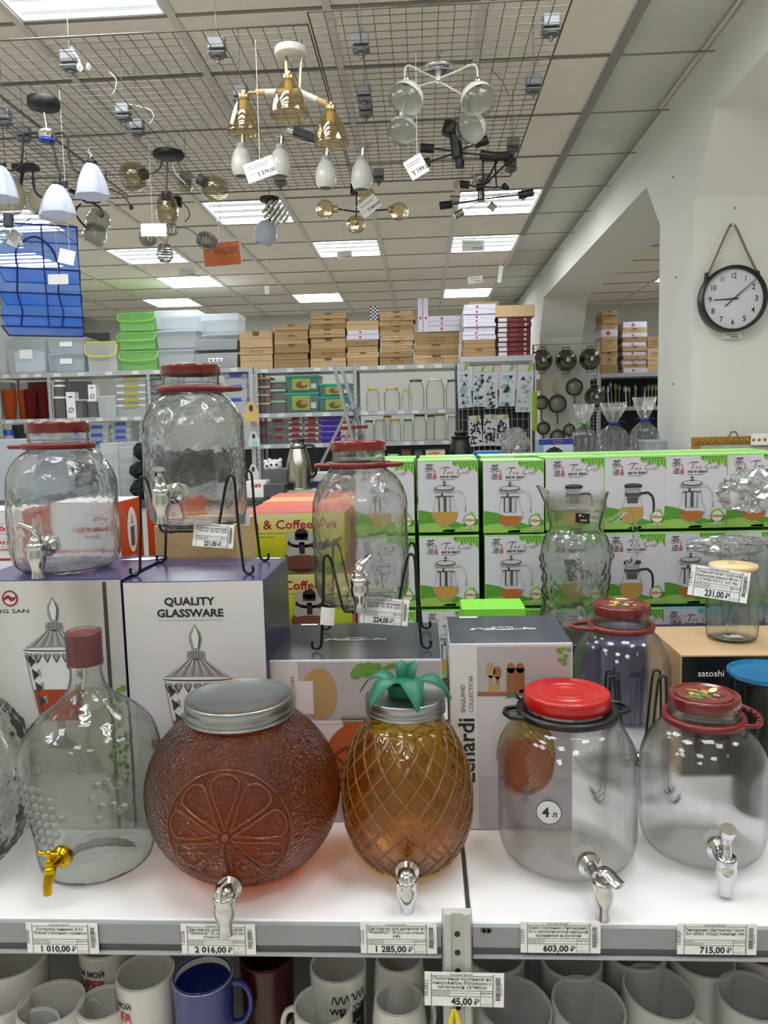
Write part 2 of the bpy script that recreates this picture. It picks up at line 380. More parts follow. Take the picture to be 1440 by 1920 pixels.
# ================================================================== display gondola in front
SZ = 0.888
M_MUG = mat('white_glazed_ceramic', '#d2d0ca', 0.18, coat=0.3)
M_MUGS = mat('matte_grey_ceramic', '#b5b5b3', 0.45)
gon = thing('display_shelf', 'white steel display shelf with grey price rails in the foreground', 'shelf', (0, 0.9, 0))
def gp(name, mb, m): return mb.build(name, m, gon, (0, -0.9, 0))
gp('shelf_board', MB().bbox(-1.25, 0.044, 0.899, 2.62, 0.868, SZ, 0.0015), M_SHELFW)
gp('shelf_board', MB().bbox(0.050, 1.25, 0.899, 2.62, 0.868, SZ-0.001, 0.0015), M_SHELFW)
gp('upright_strip', MB().box(0.0445, 0.0495, 0.93, 1.6, 0.86, 0.884), M_DARK)
def rail(x0, x1):
    r = MB()
    r.prism([(0.899, SZ-0.003), (0.894, SZ-0.004), (0.893, 0.86), (0.8935, 0.8575), (0.899, 0.8575)], x0, x1, 'x', 0)
    r.prism([(0.899, 0.8575), (0.8955, 0.8575), (0.8955, 0.8475), (0.899, 0.8475)], x0, x1, 'x', 1)
    r.prism([(0.899, 0.8475), (0.892, 0.8475), (0.8915, 0.844), (0.899, 0.843)], x0, x1, 'x', 2)
    return r
RM = [M_RAIL, mat('rail_groove', '#4c4e51', 0.4), mat('rail_lip', '#a6a8ad', 0.25)]
PX0 = PY(829, 1760, .886).x; PX1 = PY(886, 1760, .886).x
gp('price_rail', rail(-1.25, PX0-0.001), RM); gp('price_rail', rail(PX1+0.001, 1.25), RM)
zt = PY(850, 1717, .882).z
po = MB(); xm = (PX0+PX1)/2; wv = PX1-PX0
po.prism([(PX0, 0.897), (PX0+0.003, 0.884), (PX0+wv*0.28, 0.883), (PX0+wv*0.33, 0.887), (PX0+wv*0.67, 0.887), (PX0+wv*0.72, 0.883), (PX1-0.003, 0.884), (PX1, 0.897)], 0.02, zt, 'z', 0)
for k in range(14):
    z = PY(852, 1752, .886).z-0.0245*k
    po.cyl((xm, 0.8885, z), (xm, 0.8862, z), 0.0036, n=14, m=1)
gp('upright_post', po, [mat('post_enamel', '#b9bab4', 0.4, var=0.08, vscale=40), M_BLACK])
rs = MB(); q = PY(912, 1746, .892); rs.cyl((q.x-0.004, .8945, q.z), (q.x-0.004, .8925, q.z), .0028, n=10).cyl((q.x+0.004, .8945, q.z), (q.x+0.004, .8925, q.z), .0028, n=10).box(q.x-.004, q.x+.004, .8925, .8945, q.z-.0028, q.z+.0028)
gp('rail_slot', rs, M_DARK)
MUZ = 0.545
gp('mug_shelf', MB().box(-1.25, 1.25, 0.93, 1.42, MUZ-0.02, MUZ), M_SHELFG)
gp('back_panel', MB().box(-1.25, 1.25, 1.42, 1.435, 0.02, 0.868), mat('perforated_back', '#3d3f42', 0.6))
gp('side_panel', MB().box(-1.27, -1.25, 0.9, 2.62, 0, SZ-0.03), M_SHELFG); gp('side_panel', MB().box(1.25, 1.27, 0.9, 2.62, 0, SZ-0.03), M_SHELFG)
gp('back_panel', MB().box(-1.25, 1.25, 2.60, 2.62, 0.0, 0.868), M_SHELFG)
gp('base', MB().box(-1.25, 1.25, 0.95, 2.6, 0.0, 0.1), M_SHELFG)
# ------------------------------------------------------------------ price tags on the rail
PT_M = [M_PAPER, M_INK, M_GREYINK]
def tag_print(mb, w, h, lines, price, num, unit='Р', cx=0, cz=0, art='Артикул: 718-206', land='Страна: КИТАЙ', y=0.0):
    X = lambda u: cx-w/2+u*w
    Z = lambda v: cz-h/2+v*h
    lw = h*0.016
    mb.text(num, X(0.045), Z(0.52), h*0.115, 2, 1, rot=PI/2, y=y)
    for x in (0.085, 0.86, 0.875): mb.line([(X(x), Z(0)), (X(x), Z(0.97))], lw if x < .87 else lw*.4, 2, 1, y)
    mb.text('Магазин "ЮНАЙ"', X(0.47), Z(0.92), h*0.055, 2, 1, y=y)
    for zz in (0.90, 0.47, 0.39, 0.30): mb.line([(X(0.085), Z(zz)), (X(0.86), Z(zz))], lw*0.8, 2, 2 if zz == .39 else 1, y)
    n = len(lines); z = 0.78 if n > 2 else 0.76; st = 0.125
    for i, l in enumerate(lines): mb.text(l, X(0.47), Z(z-st*i), h*0.095, 2, 1, bold=0.008, y=y, w=min(w*0.74, len(l)*h*0.079))
    mb.text(art, X(0.095), Z(0.41), h*0.045, 2, 1, 'l', y=y); mb.text(land, X(0.095), Z(0.325), h*0.045, 2, 1, 'l', y=y)
    mb.line([(X(0.705), Z(0.47)), (X(0.705), Z(0))], lw*0.7, 2, 1, y)
    for zz in (0.30, 0.10): mb.line([(X(0.705), Z(zz)), (X(0.86), Z(zz))], lw*0.5, 2, 2, y)
    mb.text('Цена за шт', X(0.783), Z(0.40), h*0.045, 2, 1, y=y); mb.text('4', X(0.768), Z(0.19), h*0.05, 2, 1, y=y); mb.text('01.08.2026', X(0.768), Z(0.03), h*0.045, 2, 2, y=y)
    mb.text(price, X(0.60), Z(0.055), h*0.20, 2, 1, 'r', bold=0.03, y=y, w=len(price)*w*0.053)
    # rouble sign
    x0 = X(0.63); hh = h*0.19; zz = Z(0.055)
    mb.text('P', x0, zz, hh, 2, 1, 'l', y=y); mb.line([(x0-hh*0.12, zz+hh*0.22), (x0+hh*0.35, zz+hh*0.22)], hh*0.11, 2, 1, y); mb.line([(x0-hh*0.12, zz+hh*0.42), (x0+hh*0.12, zz+hh*0.42)], hh*0.11, 2, 1, y)
    zc = 0.2; rnd = random.Random(hash(num) % 999)
    while zc < 0.86:
        t = rnd.uniform(0.006, 0.022); mb.quad(X(0.895), Z(zc), X(0.955), Z(zc+t), 2, 1, y); zc += t+rnd.uniform(0.008, 0.02)
    mb.text('2 000000 414', X(0.978), Z(0.5), h*0.05, 2, 2, rot=PI/2, y=y)
def price_tag(label, x0, y0, x1, y1, Y, lines, price, num, tilt=0.0, rx=0.0, name='price_tag', group=None, **kw):
    a = PY(x0, (y0+y1)/2, Y); b = PY(x1, (y0+y1)/2, Y); t = PY((x0+x1)/2, y0, Y); u = PY((x0+x1)/2, y1, Y)
    w = b.x-a.x; h = t.z-u.z
    th = thing(name, label, 'price tag', (a+b)/2, 0, group, rx=rx); th.location.z = (t.z+u.z)/2; th.rotation_euler.y = tilt
    MB().box(-w/2, w/2, 0, 0.0006, -h/2, h/2).build('card', M_PAPER, th)
    m = MB(); tag_print(m, w, h, lines, price, num, **kw); m.build('printing', PT_M, th)
    return th
price_tag('rail price tag reading 1 010,00 under the demijohn with the brass tap', 50, 1731, 184, 1787, .8905, ['Бутылка винная 4,5л', '"Ровоам"стеклянная с краником'], '1 010,00', '104944', land='Страна: РОССИЯ')
price_tag('rail price tag reading 2 016,00 under the orange shaped dispenser', 340, 1733, 479, 1789, .8905, ['Диспенсер для напитков 8л', '"ORANGE" 25,5*21,5*25,5 см', 'стекло (2)'], '2 016,00', '125226')
price_tag('rail price tag reading 1 285,00 under the pineapple dispenser', 676, 1731, 819, 1788, .8905, ['Диспенсер для напитков 4л', '"PINEAPPLE", 18*25,5 см стекло', '(4)'], '1 285,00', '125225', art='Артикул: 718-204')
price_tag('rail price tag reading 603,00 under the red lidded jar', 976, 1729, 1126, 1787, .8905, ['Банка стеклянная (Лимонадник)', '5л с металлической крышкой', 'краником и ручкой'], '603,00', '125039', art='Артикул: TG-112')
price_tag('rail price tag reading 715,00 at the right end of the rail', 1270, 1732, 1419, 1790, .8905, ['Лимонадник (Диспенсер) Гараж', '3л (без подставки) (4)'], '715,00', '105401', art='Артикул:', land='Страна: РОССИЯ')
price_tag('price tag reading 45,00 hooked on the grey upright post', 796, 1824, 945, 1887, .878, ['Полотенце кухонное из', 'микрофибры Матрешка с', 'петелькой 25*40см'], '45,00', '063821', tilt=0.015)
tw = MB(); p = PY(852, 1905, .872)
for s in (-1, 1): tw.tube([(p.x+s*.001, p.y+.003, p.z+.006), (p.x+s*.004, p.y, p.z-.004), (p.x+s*.007, p.y-.001, p.z-.03)], [.0015, .003, .004], 6)
tag(tw.build('towel_loop', mat('yellow_cloth', '#d8c22a', 0.9)), 'yellow cloth loop hanging below the 45,00 tag on the post', 'towel')
# ------------------------------------------------------------------ mugs
MUG_TXT = {}
def mug_body(r, h, rb=None, t=0.0035):
    rb = rb or r*0.94
    return [(0.0, 0.004), (rb*0.82, 0.004), (rb*0.86, 0.0), (rb*0.93, 0.001), (rb, 0.006), (rb+(r-rb)*.5, h*0.5), (r, h-0.003), (r-t*0.3, h), (r-t*0.8, h), (r-t, h-0.003), (rb+(r-rb)*.5-t, h*0.5), (rb-t, 0.010), (rb-t-0.004, 0.006), (0, 0.006)]
def handle(mb, r, h, ang, m=0, s=1.0):
    pts = []
    for k in range(11):
        a = -PI*0.5+PI*k/10
        pts.append((r-0.003+0.026*s*math.cos(a)**0.7 if math.cos(a) > 0.01 else r-0.003, 0, h*0.5+h*0.33*math.sin(a)))
    c, q = math.cos(ang), math.sin(ang)
    mb.tube([(p[0]*c, p[0]*q, p[2]) for p in pts], 0, 8, m, flat=(0.0055, 0.004))
def mug(label, px, py, lev, r=0.041, h=0.096, ang=0.3, m=M_MUG, inner=None, pr=None, rb=None, group=None, tilt=(0, 0), name='mug', belly=False):
    p = PZ(px, py, lev)
    th = thing(name, label, 'mug', (p.x, p.y, lev-h), 0, group); th.rotation_euler = (tilt[0], tilt[1], 0)
    pf = mug_body(r, h, rb)
    if belly: pf = [(rr*(1+0.2*math.sin(PI*min(1, max(0, z/h)))*(1-z/h*.3)), z) if rr > r*.3 else (rr, z) for rr, z in pf]
    b = MB(); b.lathe(smooth_prof(pf, 3), 40)
    bo = b.build('cup', [m], th)
    if inner:
        li = MB().lathe([(r-0.0037, h-0.003), (rb*.97 if rb else r*0.9, h*.4), (r*.84, 0.0065), (0, 0.0065)][::-1] if False else [(0, 0.0066), (r*.86, 0.0066), (r*.9, 0.02), (r-0.0037, h-0.0028), (r-0.001, h+0.0006), (r+0.0004, h-0.0015)], 40)
        li.build('inner_glaze', [inner], th)
    hb = MB(); handle(hb, (pf[6][0]), h, ang); hb.build('handle', [m], th)
    if pr:
        b = MB()
        for (s, z, hh, dth, mi) in pr:
            vs, fs, x0, x1 = text_geo(s, 0.02, 2); k = hh/0.7
            b.add([((pf[6][0]+0.0006)*math.sin((v[0]-(x0+x1)/2)*k/r+dth), -(pf[6][0]+0.0006)*math.cos((v[0]-(x0+x1)/2)*k/r+dth), z+v[1]*k) for v in vs], fs, mi)
        b.build('lettering', [M_REDINK, M_INK], th)
    return th
L1_, L2_ = MUZ+0.096, MUZ+0.192
TX = [('ТЫ МОЙ', .068, .008, 0, 1), ('SUPER', .050, .0125, 0, 0), ('МУЖЧИНА', .034, .009, 0, 1), ('●●', .014, .008, 0.05, 1)]
TX2 = [(a, b, c, -0.75, e) for a, b, c, d, e in TX]
mug('white mug with red and black lettering, left of the blue mug', 272, 1822, L2_, ang=2.6, pr=TX2)
mug('white lettered mug half hidden behind, under the 1 010,00 tag', 200, 1765, L2_, ang=2.4, pr=[(a, b, c, -0.3, e) for a, b, c, d, e in TX])
mug('dark blue glazed mug with white rim and inside', 380, 1826, L2_, r=.0425, ang=0.15, m=mat('blue_glaze', '#27337c', 0.12, coat=.5), inner=M_MUG)
mug('white mug with round belly in front, its handle to the left', 606, 1884, L2_-.028, r=.041, ang=PI-.3)
mug('white mug with black zigzag and lettering behind the round white mug', 634, 1808, L2_-.006, r=.041, ang=2.0, pr=[('/\\/\\/\\/\\/\\/\\', .066, .011, .5, 1), ('WELCOME', .05, .009, .55, 1), ('☸', .02, .026, .6, 1)])
mug('plain white barrel mug left of the grey post', 748, 1873, L2_-.02, r=.034, ang=0.6, belly=True)
mug('pale barrel mug tucked under the rail above the 45,00 tag', 748, 1795, L2_-.004, r=.034, ang=2.2, belly=True)
mug('dark red mug in the shadow behind the blue mug', 500, 1790, L2_-.01, r=.04, ang=2.2, m=mat('dark_red_glaze', '#3a0f10', 0.3))
MG = 'plain white mugs at the left end of the lower shelf'
for k, (x, y, lev, r, ang, lb) in enumerate([(22, 1795, L2_, .05, 2.5, 'large white mug in the bottom left corner under the rail'),
    (95, 1880, L2_-.03, .046, .6, 'white mug at lower left between two cut off white mugs'), (0, 1872, L2_-.03, .042, 2.5, 'white mug cut off by the left edge of the picture'),
    (193, 1880, L2_-.035, .036, 2.2, 'small white mug in front of the half hidden lettered mug'), (60, 1925, L2_-.05, .036, 2.2, 'white mug rim cut off by the bottom edge, lower left')]):
    mug(lb, x, y, lev, r=r, ang=ang, group=MG)
MG = 'grey-white mugs in rows right of the post'
for k, (x, y, lev, r, ang, lb, tl) in enumerate([(952, 1872, L2_-.02, .05, .4, 'large grey-white mug right beside the 45,00 tag', (.12, .1)),
    (1088, 1873, L2_-.02, .05, -1.9, 'grey-white mug in the front row, second right of the post', (.1, .1)),
    (1218, 1850, L2_-.02, .05, -.5, 'grey-white mug in the front row, third right of the post, handle right', (.08, .12)),
    (1408, 1862, L2_-.02, .046, .8, 'grey-white mug at the right edge of the lower shelf', (.05, 0)),
    (1310, 1795, L2_-.014, .046, .3, 'grey-white mug standing high, just under the 715,00 tag', (0, .05)),
    (930, 1790, L2_-.01, .042, .5, 'grey-white mug in the back row next to the post', (0, 0)),
    (1070, 1792, L2_-.01, .044, .4, 'grey-white mug in the back row under the 603,00 tag', (.05, 0)),
    (1190, 1782, L2_-.01, .044, .4, 'grey-white mug in the back row between the two tags', (.0, 0)),
    (1430, 1778, L2_-.01, .044, .4, 'grey-white mug in the back row at the right edge', (.0, 0))]):
    mug(lb, x, y, lev, r=r, ang=ang, m=M_MUGS, group=MG, tilt=(tl[0], tl[1]))
lowm = mug('white mug hidden low in the stack below the upper mugs', 380, 1880, MUZ+.085, r=.036, h=.085, group='lower mugs carrying the upper row')
lowm['label'] = 'lower white mug carrying the stack above'
n = 0
for k, o in enumerate([o for o in bpy.data.objects if o.get('category') == 'mug' and o is not lowm]):
    # the mug underneath each upper one: stands on the shelf board
    hh = o.location.z-MUZ
    if hh > 0.02:
        c = dup(lowm, (o.location.x, o.location.y, MUZ), 1.0+k); c.scale = (1, 1, hh/0.085)
        c['label'] = 'lower mug carrying the ' + ' '.join(o['label'].split()[:10])
for ch in list(lowm.children): bpy.data.objects.remove(ch)
bpy.data.objects.remove(lowm)
# ================================================================== glass jars with taps
def shell(outer, t=0.0028, floor=0.006):
    inner = [(max(r-t, 0.0), z) for r, z in outer if z > floor]
    # inner wall back down to a floor
    return outer+[(outer[-1][0]-t*0.5, outer[-1][1]+0.001)]+inner[::-1]+[(inner[0][0]*0.7, floor-0.0005), (0, floor)]
def jar_prof(Rb, h, rn, zs, zn, k=6, heel=0.03):
    p = [(0, 0.004), (Rb*0.5, 0.003), (Rb*0.68, 0.0), (Rb*0.80, 0.003), (Rb*0.93, heel*0.45), (Rb*0.99, heel), (Rb, heel*1.7), (Rb*1.0, zs), (Rb*0.975, zs+(zn-zs)*0.32), (Rb*0.87, zs+(zn-zs)*0.62), (rn+(Rb-rn)*0.42, zs+(zn-zs)*0.83), (rn*1.06, zn-0.002), (rn, zn+0.004), (rn, h)]
    return smooth_prof(p, k)
def collar(th, rn, z, m, loops=(), wide=0.009, thick=0.0105, teeth=False, size=0.026):
    b = MB(); b.lathe([(rn+0.0005, z), (rn+wide, z+0.001), (rn+wide+0.001, z+thick*.5), (rn+wide, z+thick), (rn+0.0005, z+thick), (rn+0.0005, z)], 40)
    for a in loops:
        hw = 0.018
        c, s = math.cos(a), math.sin(a); pts = []
        for (u, v) in ((rn*.75, -hw*1.5), (rn+wide+size*.5, -hw), (rn+wide+size*.85, -hw*.5), (rn+wide+size, 0), (rn+wide+size*.85, hw*.5), (rn+wide+size*.5, hw), (rn*.75, hw*1.5)):
            pts.append((u*c-v*s, u*s+v*c, z+thick*.5))
        b.tube(smooth_prof(pts, 4), 0, 8, 0, flat=(0.0034, 0.0036))
    if teeth:
        pts = []
        for k in range(60):
            a = -0.55+1.9*k/59; rr = rn+wide+0.014+0.010*math.sin(PI*k/59); pts.append((rr*math.cos(a), rr*math.sin(a), z+thick*.5))
        b.tube([((rn+2*wide*.5)*math.cos(-.75), (rn+wide*.5)*math.sin(-.75), z+thick*.5)]+pts+[((rn+wide*.5)*math.cos(1.5), (rn+wide*.5)*math.sin(1.5), z+thick*.5)], 0, 6, 0, flat=(0.0026, 0.0035))
        for k in range(4, 56, 6):
            a = -0.55+1.9*k/59; rr = rn+wide+0.011+0.010*math.sin(PI*k/59); b.sphere((rr*math.cos(a), rr*math.sin(a), z+thick*.5), 0.0035, 8, 5)
    return b.build('carrying_handle', m, th)
def lid(th, r, z, hh, m, ribs=0, rings=False, name='lid'):
    prof = [(r*0.985, z), (r*1.0, z+0.001), (r, z+hh-0.004), (r*0.985, z+hh-0.0012), (r*0.95, z+hh), (r*0.90, z+hh), (r*0.87, z+hh-0.0018)]
    if rings: prof += [(r*0.62, z+hh-0.0018), (r*0.60, z+hh-0.0008), (r*0.57, z+hh-0.0008), (r*0.55, z+hh-0.0018), (r*0.42, z+hh-0.0018), (r*.40, z+hh-.001), (r*.37, z+hh-.001), (r*.35, z+hh-.0018)]
    prof += [(0, z+hh-0.0018)]
    d = (lambda rr, zz, t, i: rr+(0.0006*math.cos(ribs*t) if 1 <= i <= 2 else 0)) if ribs else None
    return MB().lathe(prof, 96 if ribs else 64, disp=d).build(name, m, th)
M_REDLID = mat('dark_red_lacquer', '#64120f', 0.22, coat=0.4)
M_REDPL = mat('dark_red_plastic', '#6c1614', 0.4)
M_BRED = mat('bright_red_lacquer', '#ae120f', 0.3, coat=0.2)
M_CHR = mat('tap_chrome', '#cfd0d2', 0.12, 1.0)
M_NUT = mat('frosted_nut', '#dfe3e2', 0.3, alpha=0.75)
def tap(th, Rj, z, ang, style='lever', m=M_CHR, s=1.0, out=0.038, turn=0.0, nut=True):
    """tap on the jar wall at height z, pointing along angle ang"""
    g = bpy.data.objects.new('tap', None)
    M = Matrix.Rotation(ang+PI/2, 4, 'Z') @ Matrix.Translation((0, -Rj, z)) @ Matrix.Scale(s, 4)
    def part(nm, mb, mm, par):
        o = mb.build(nm, mm, par); return o
    b = MB(); b.M = M
    b.cyl((0, 0.004, 0), (0, -0.004, 0), .0155, .0155, 24).cyl((0, -0.004, 0), (0, -0.009, 0), .0155, .010, 24)
    b.cyl((0, -0.006, 0), (0, -out+0.004, 0), .0075, .0065, 16)
    T = Matrix.Translation((0, -out, 0)) @ Matrix.Rotation(turn, 4, 'Z'); b.M = M @ T
    if style == 'garden':
        b.lathe(smooth_prof([(0, .012), (.004, .012), (.0055, .008), (.0055, .002), (.008, 0), (.008, -.006), (.006, -.010), (.006, -.014), (0, -.014)], 3)[::-1], 20)
        b.tube([(0, 0, -.008), (0, -.004, -.014), (0, -.008, -.022), (0, -.009, -.034)], [.0075, .0072, .0062, .0058], 12)
        body = part('tap', b, m, th)
        l = MB(); l.M = M @ T; l.cyl((0, 0, .010), (0, 0, .021), .003, n=10); l.cyl((-.014, 0, .020), (.014, 0, .020), .0027, n=10); l.sphere((-.014, 0, .020), .0036, 10, 6).sphere((.014, 0, .020), .0036, 10, 6).sphere((0, 0, .021), .0048, 12, 8)
        part('cross_handle', l, m, body); return body
    b.lathe(smooth_prof([(0, -.041), (.0085, -.041), (.0092, -.040), (.0085, -.034), (.0095, -.026), (.0125, -.016), (.0135, -.008), (.0128, 0), (.0135, .004), (.0135, .008), (.011, .0105), (.004, .0115), (0, .0115)], 3), 28)
    body = part('tap', b, m, th)
    l = MB(); l.M = M @ T
    if style == 'lever':   # tall waisted lever standing up and out
        pts = smooth_prof([(0, 0, .008), (0, -.001, .020), (0, .001, .032), (0, -.004, .045), (0, -.006, .050)], 4)
        rad = [.0085-.0035*math.sin(PI*min(1, i/(len(pts)*.6)))+.0015*(i/len(pts)) for i in range(len(pts))]
        l.tube(pts, rad, 14)
    elif style == 'flap':
        l.tube(smooth_prof([(0, .010, .012), (0, .004, .022), (0, -.006, .023), (0, -.018, .018), (0, -.027, .016)], 4), 0, 10, 0, flat=(.0095, .0035))
        l.box(-.003, .003, -.008, .006, .006, .022)
    elif style == 'bent':   # lever rising then sweeping outwards
        l.tube(smooth_prof([(0, 0, .006), (0, .004, .018), (0, -.002, .030), (0, -.012, .037), (0, -.022, .040)], 4), 0, 10, 0, flat=(.0088, .004))
        l.sphere((0, 0, .012), .010, 14, 8)
    else:
        l.lathe([(0, .022), (.010, .020), (.0125, .012), (.012, .008), (0, .008)][::-1], 24).box(.002, .0045, -.016, .004, .008, .030)
    part('tap_lever', l, m, body)
    if nut:
        w2 = MB(); w2.M = M; w2.cyl((0, 0.022, 0), (0, 0.003, 0), .0155, n=6, smooth=False); part('tap_nut', w2, M_NUT, th)
    return body
def fruit_print(th, r, z, seed=1):
    b = MB(); rd = random.Random(seed)
    def disc(cx, cy, rx, ry, L, m, a=0):
        vs = []
        for i in range(18):
            t = 2*PI*i/18; x, y = rx*math.cos(t), ry*math.sin(t); vs.append((cx+x*math.cos(a)-y*math.sin(a), cy+x*math.sin(a)+y*math.cos(a), z+0.0002*L))
        b.add(vs, [tuple(range(18))], m)
    disc(0, 0, r*.78, r*.78, 1, 4)
    for k in range(26):
        a = rd.uniform(0, 6.3); d = rd.uniform(0, .55)*r; disc(d*math.cos(a), d*math.sin(a), r*rd.uniform(.08, .24), r*rd.uniform(.05, .13), 2+k*.15, rd.choice([0, 1, 2, 3, 5]), rd.uniform(0, 3))
    b.build('lid_picture', [mat('print_ochre', '#b98a3c', .4), mat('print_cream', '#d9cda6', .4), mat('print_green', '#5d6a35', .4), mat('print_red', '#a4372a', .4), mat('print_wine', '#6e2a22', .4), mat('print_olive', '#3d3a25', .4)], th)
def make_jar(name, label, cx, cyy, z0, Rb, h, rn, zs, zn, lidr, lidh, lid_m, coll_m, loops, wave=0.0, lid_ribs=36, rings=False, **kw):
    th = thing(name, label, 'jar', (cx, cyy, z0))
    GM = M_WAVYG if wave else M_GLASS
    pf = shell(jar_prof(Rb, h, rn, zs, zn))
    d = None
    if wave:
        def d(r, z, t, i): return r+wave*(0.5*math.sin(3*t+z*40)+0.5*math.sin(5*t-z*67+1))*(1 if r > rn*1.1 else 0)
    MB().lathe(pf, 72, disp=d).build('glass_body', GM, th)
    tr = MB()
    for k in range(2): tr.tube([((rn+.0006)*math.cos(2*PI*i/40), (rn+.0006)*math.sin(2*PI*i/40), zn+.008+.006*k) for i in range(40)], .0011, 6, closed=True)
    tr.build('glass_thread', M_CLEARG, th)
    lid(th, lidr, h-lidh+0.003, lidh, lid_m, lid_ribs, rings)
    if coll_m: collar(th, rn, zn-0.001, coll_m, loops, **kw)
    return th
# five litre jar, bright red lid and black collar
j5 = make_jar('drink_dispenser_jar', 'large clear jar with bright red lid, black collar and 4 л sticker', 0.195, 1.055, SZ, .0965, .238, .057, .135, .208, .0595, .020, M_BRED, M_BLACK, (PI+.1, .15), lid_ribs=0, rings=True, wide=.013, thick=.010, size=.018)
tap(j5, .0955, .040, -PI/2+.12, 'flap', out=.052, turn=.5)
st = MB(); st.ell(0, 0, .0165, .0165, 1, 1, 28).ell(0, 0, .0155, .0155, 2, 0, 28); st.text('4', -.004, -.006, .0125, 3, 1, bold=.03); st.text('л', .0075, -.006, .008, 3, 1, bold=.02)
s = st.build('volume_sticker', [mat('sticker_film', '#c9cbc9', .5), M_INK], j5); q = PY(1036, 1522, .965); s.location = (q.x-.195, -.0985, q.z-SZ+.004); s.rotation_euler.z = -.17; s.location.x = -.040; s.location.y = -.0915; s.location.z=q.z-SZ
# three litre jar on the right, tilted lid picture and toothed collar
j3 = make_jar('drink_dispenser_jar', 'clear jar with fruit print lid and toothed red collar, front right', 0.391, 1.075, SZ, .0865, .226, .047, .120, .190, .0485, .017, M_REDLID, M_REDPL, (), lid_ribs=36, teeth=True)
tap(j3, .0865, .046, -PI/2-.10, 'lever', out=.036)
fruit_print(j3, .0485, .2275, 3)
# jar on the left box
jA = make_jar('drink_dispenser_jar', 'clear red-lidded jar standing straight on the left picture box', -.585, 1.215, 1.2845, .0848, .236, .0465, .13, .196, .0485, .018, M_REDLID, M_REDPL, (PI,), wave=.0012, lid_ribs=0)
tap(jA, .0835, .050, -PI/2+.12, 'bent', out=.042, turn=-1.2)
# jars on wire stands
jB = make_jar('drink_dispenser_jar', 'tallest standing clear jar with red lid, on the left wire stand', -.366, 1.22, 1.352, .080, .252, .0445, .145, .212, .0465, .016, M_REDLID, M_REDPL, (0.0,), wave=.0014, lid_ribs=0)
tap(jB, .078, .058, -PI/2-.14, 'bent', out=.042, turn=.4)
jC = make_jar('drink_dispenser_jar', 'clear jar with red lid on the middle wire stand with 224,00 tag', -.104, 1.24, 1.2165, .0775, .262, .0425, .150, .222, .0445, .016, mat('red_lacquer', '#741512', .2, coat=.4), M_REDPL, (PI, 0.0), wave=.0012, lid_ribs=0, size=.018)
tap(jC, .077, .052, -PI/2+.05, 'bent', out=.034, turn=2.5)
jD = make_jar('drink_dispenser_jar', 'clear jar with fruit print lid behind the bright red lid', .339, 1.33, SZ, .084, .297, .047, .175, .256, .0485, .017, M_REDLID, M_REDPL, (PI,), size=.03)
tap(jD, .0835, .05, -PI/2+.1, 'lever')
fruit_print(jD, .0485, .2985, 8)
# wire stands: front and back bent wires joined by two bars
def wire_stand(label, cx, y0, y1, zb, wx, zs, ztop, splay=.012):
    th = thing('wire_stand', label, 'stand', (cx, (y0+y1)/2, zb)); hs = zs-zb; ht = ztop-zb; dy = (y1-y0)/2
    for s, yy in ((-1, -dy), (1, dy)):
        pts = []
        def side(q):
            return [(q*(wx+.016), yy, .0135), (q*(wx+.0165), yy, .005), (q*(wx+.010), yy, .0017), (q*(wx+.003), yy, .006), (q*(wx+.001), yy, .02), (q*(wx-.004), yy, ht*.55), (q*(wx-.006), yy, ht-.012), (q*(wx-.010), yy, ht-.002), (q*(wx-.014), yy, ht-.002), (q*(wx-.019), yy, ht-.012), (q*(wx-.029), yy, hs+.03), (q*(wx-.035), yy, hs+.003), (q*(wx-.042), yy, hs-.001)]
        L = side(-1); Rr = side(1)[::-1]
        MB().tube(smooth_prof(L, 3)[:-1]+[L[-1]]+smooth_prof(Rr, 3), .0022, 8).build('bent_wire', M_BLACK, th)
    b = MB()
    for q in (-1, 1): b.tube([(q*(wx-.05), -dy, hs-.0035), (q*(wx-.05), dy, hs-.0035)], .0016, 6)
    b.build('cross_wire', M_BLACK, th); return th
ft = PY(265, 1080, 1.165); fr = PY(455, 1075, 1.165)
wire_stand('black bent wire stand carrying the tallest clear jar', (ft.x+fr.x)/2, 1.165, 1.285, 1.2795, (fr.x-ft.x)/2, 1.350, PY(270, 893, 1.165).z)
ft = PY(602, 1230, 1.185); fr = PY(792, 1218, 1.185)
wire_stand('black bent wire stand on the middle box under the jar', (ft.x+fr.x)/2, 1.185, 1.305, 1.1525, (fr.x-ft.x)/2-.003, 1.215, PY(620, 1040, 1.185).z)
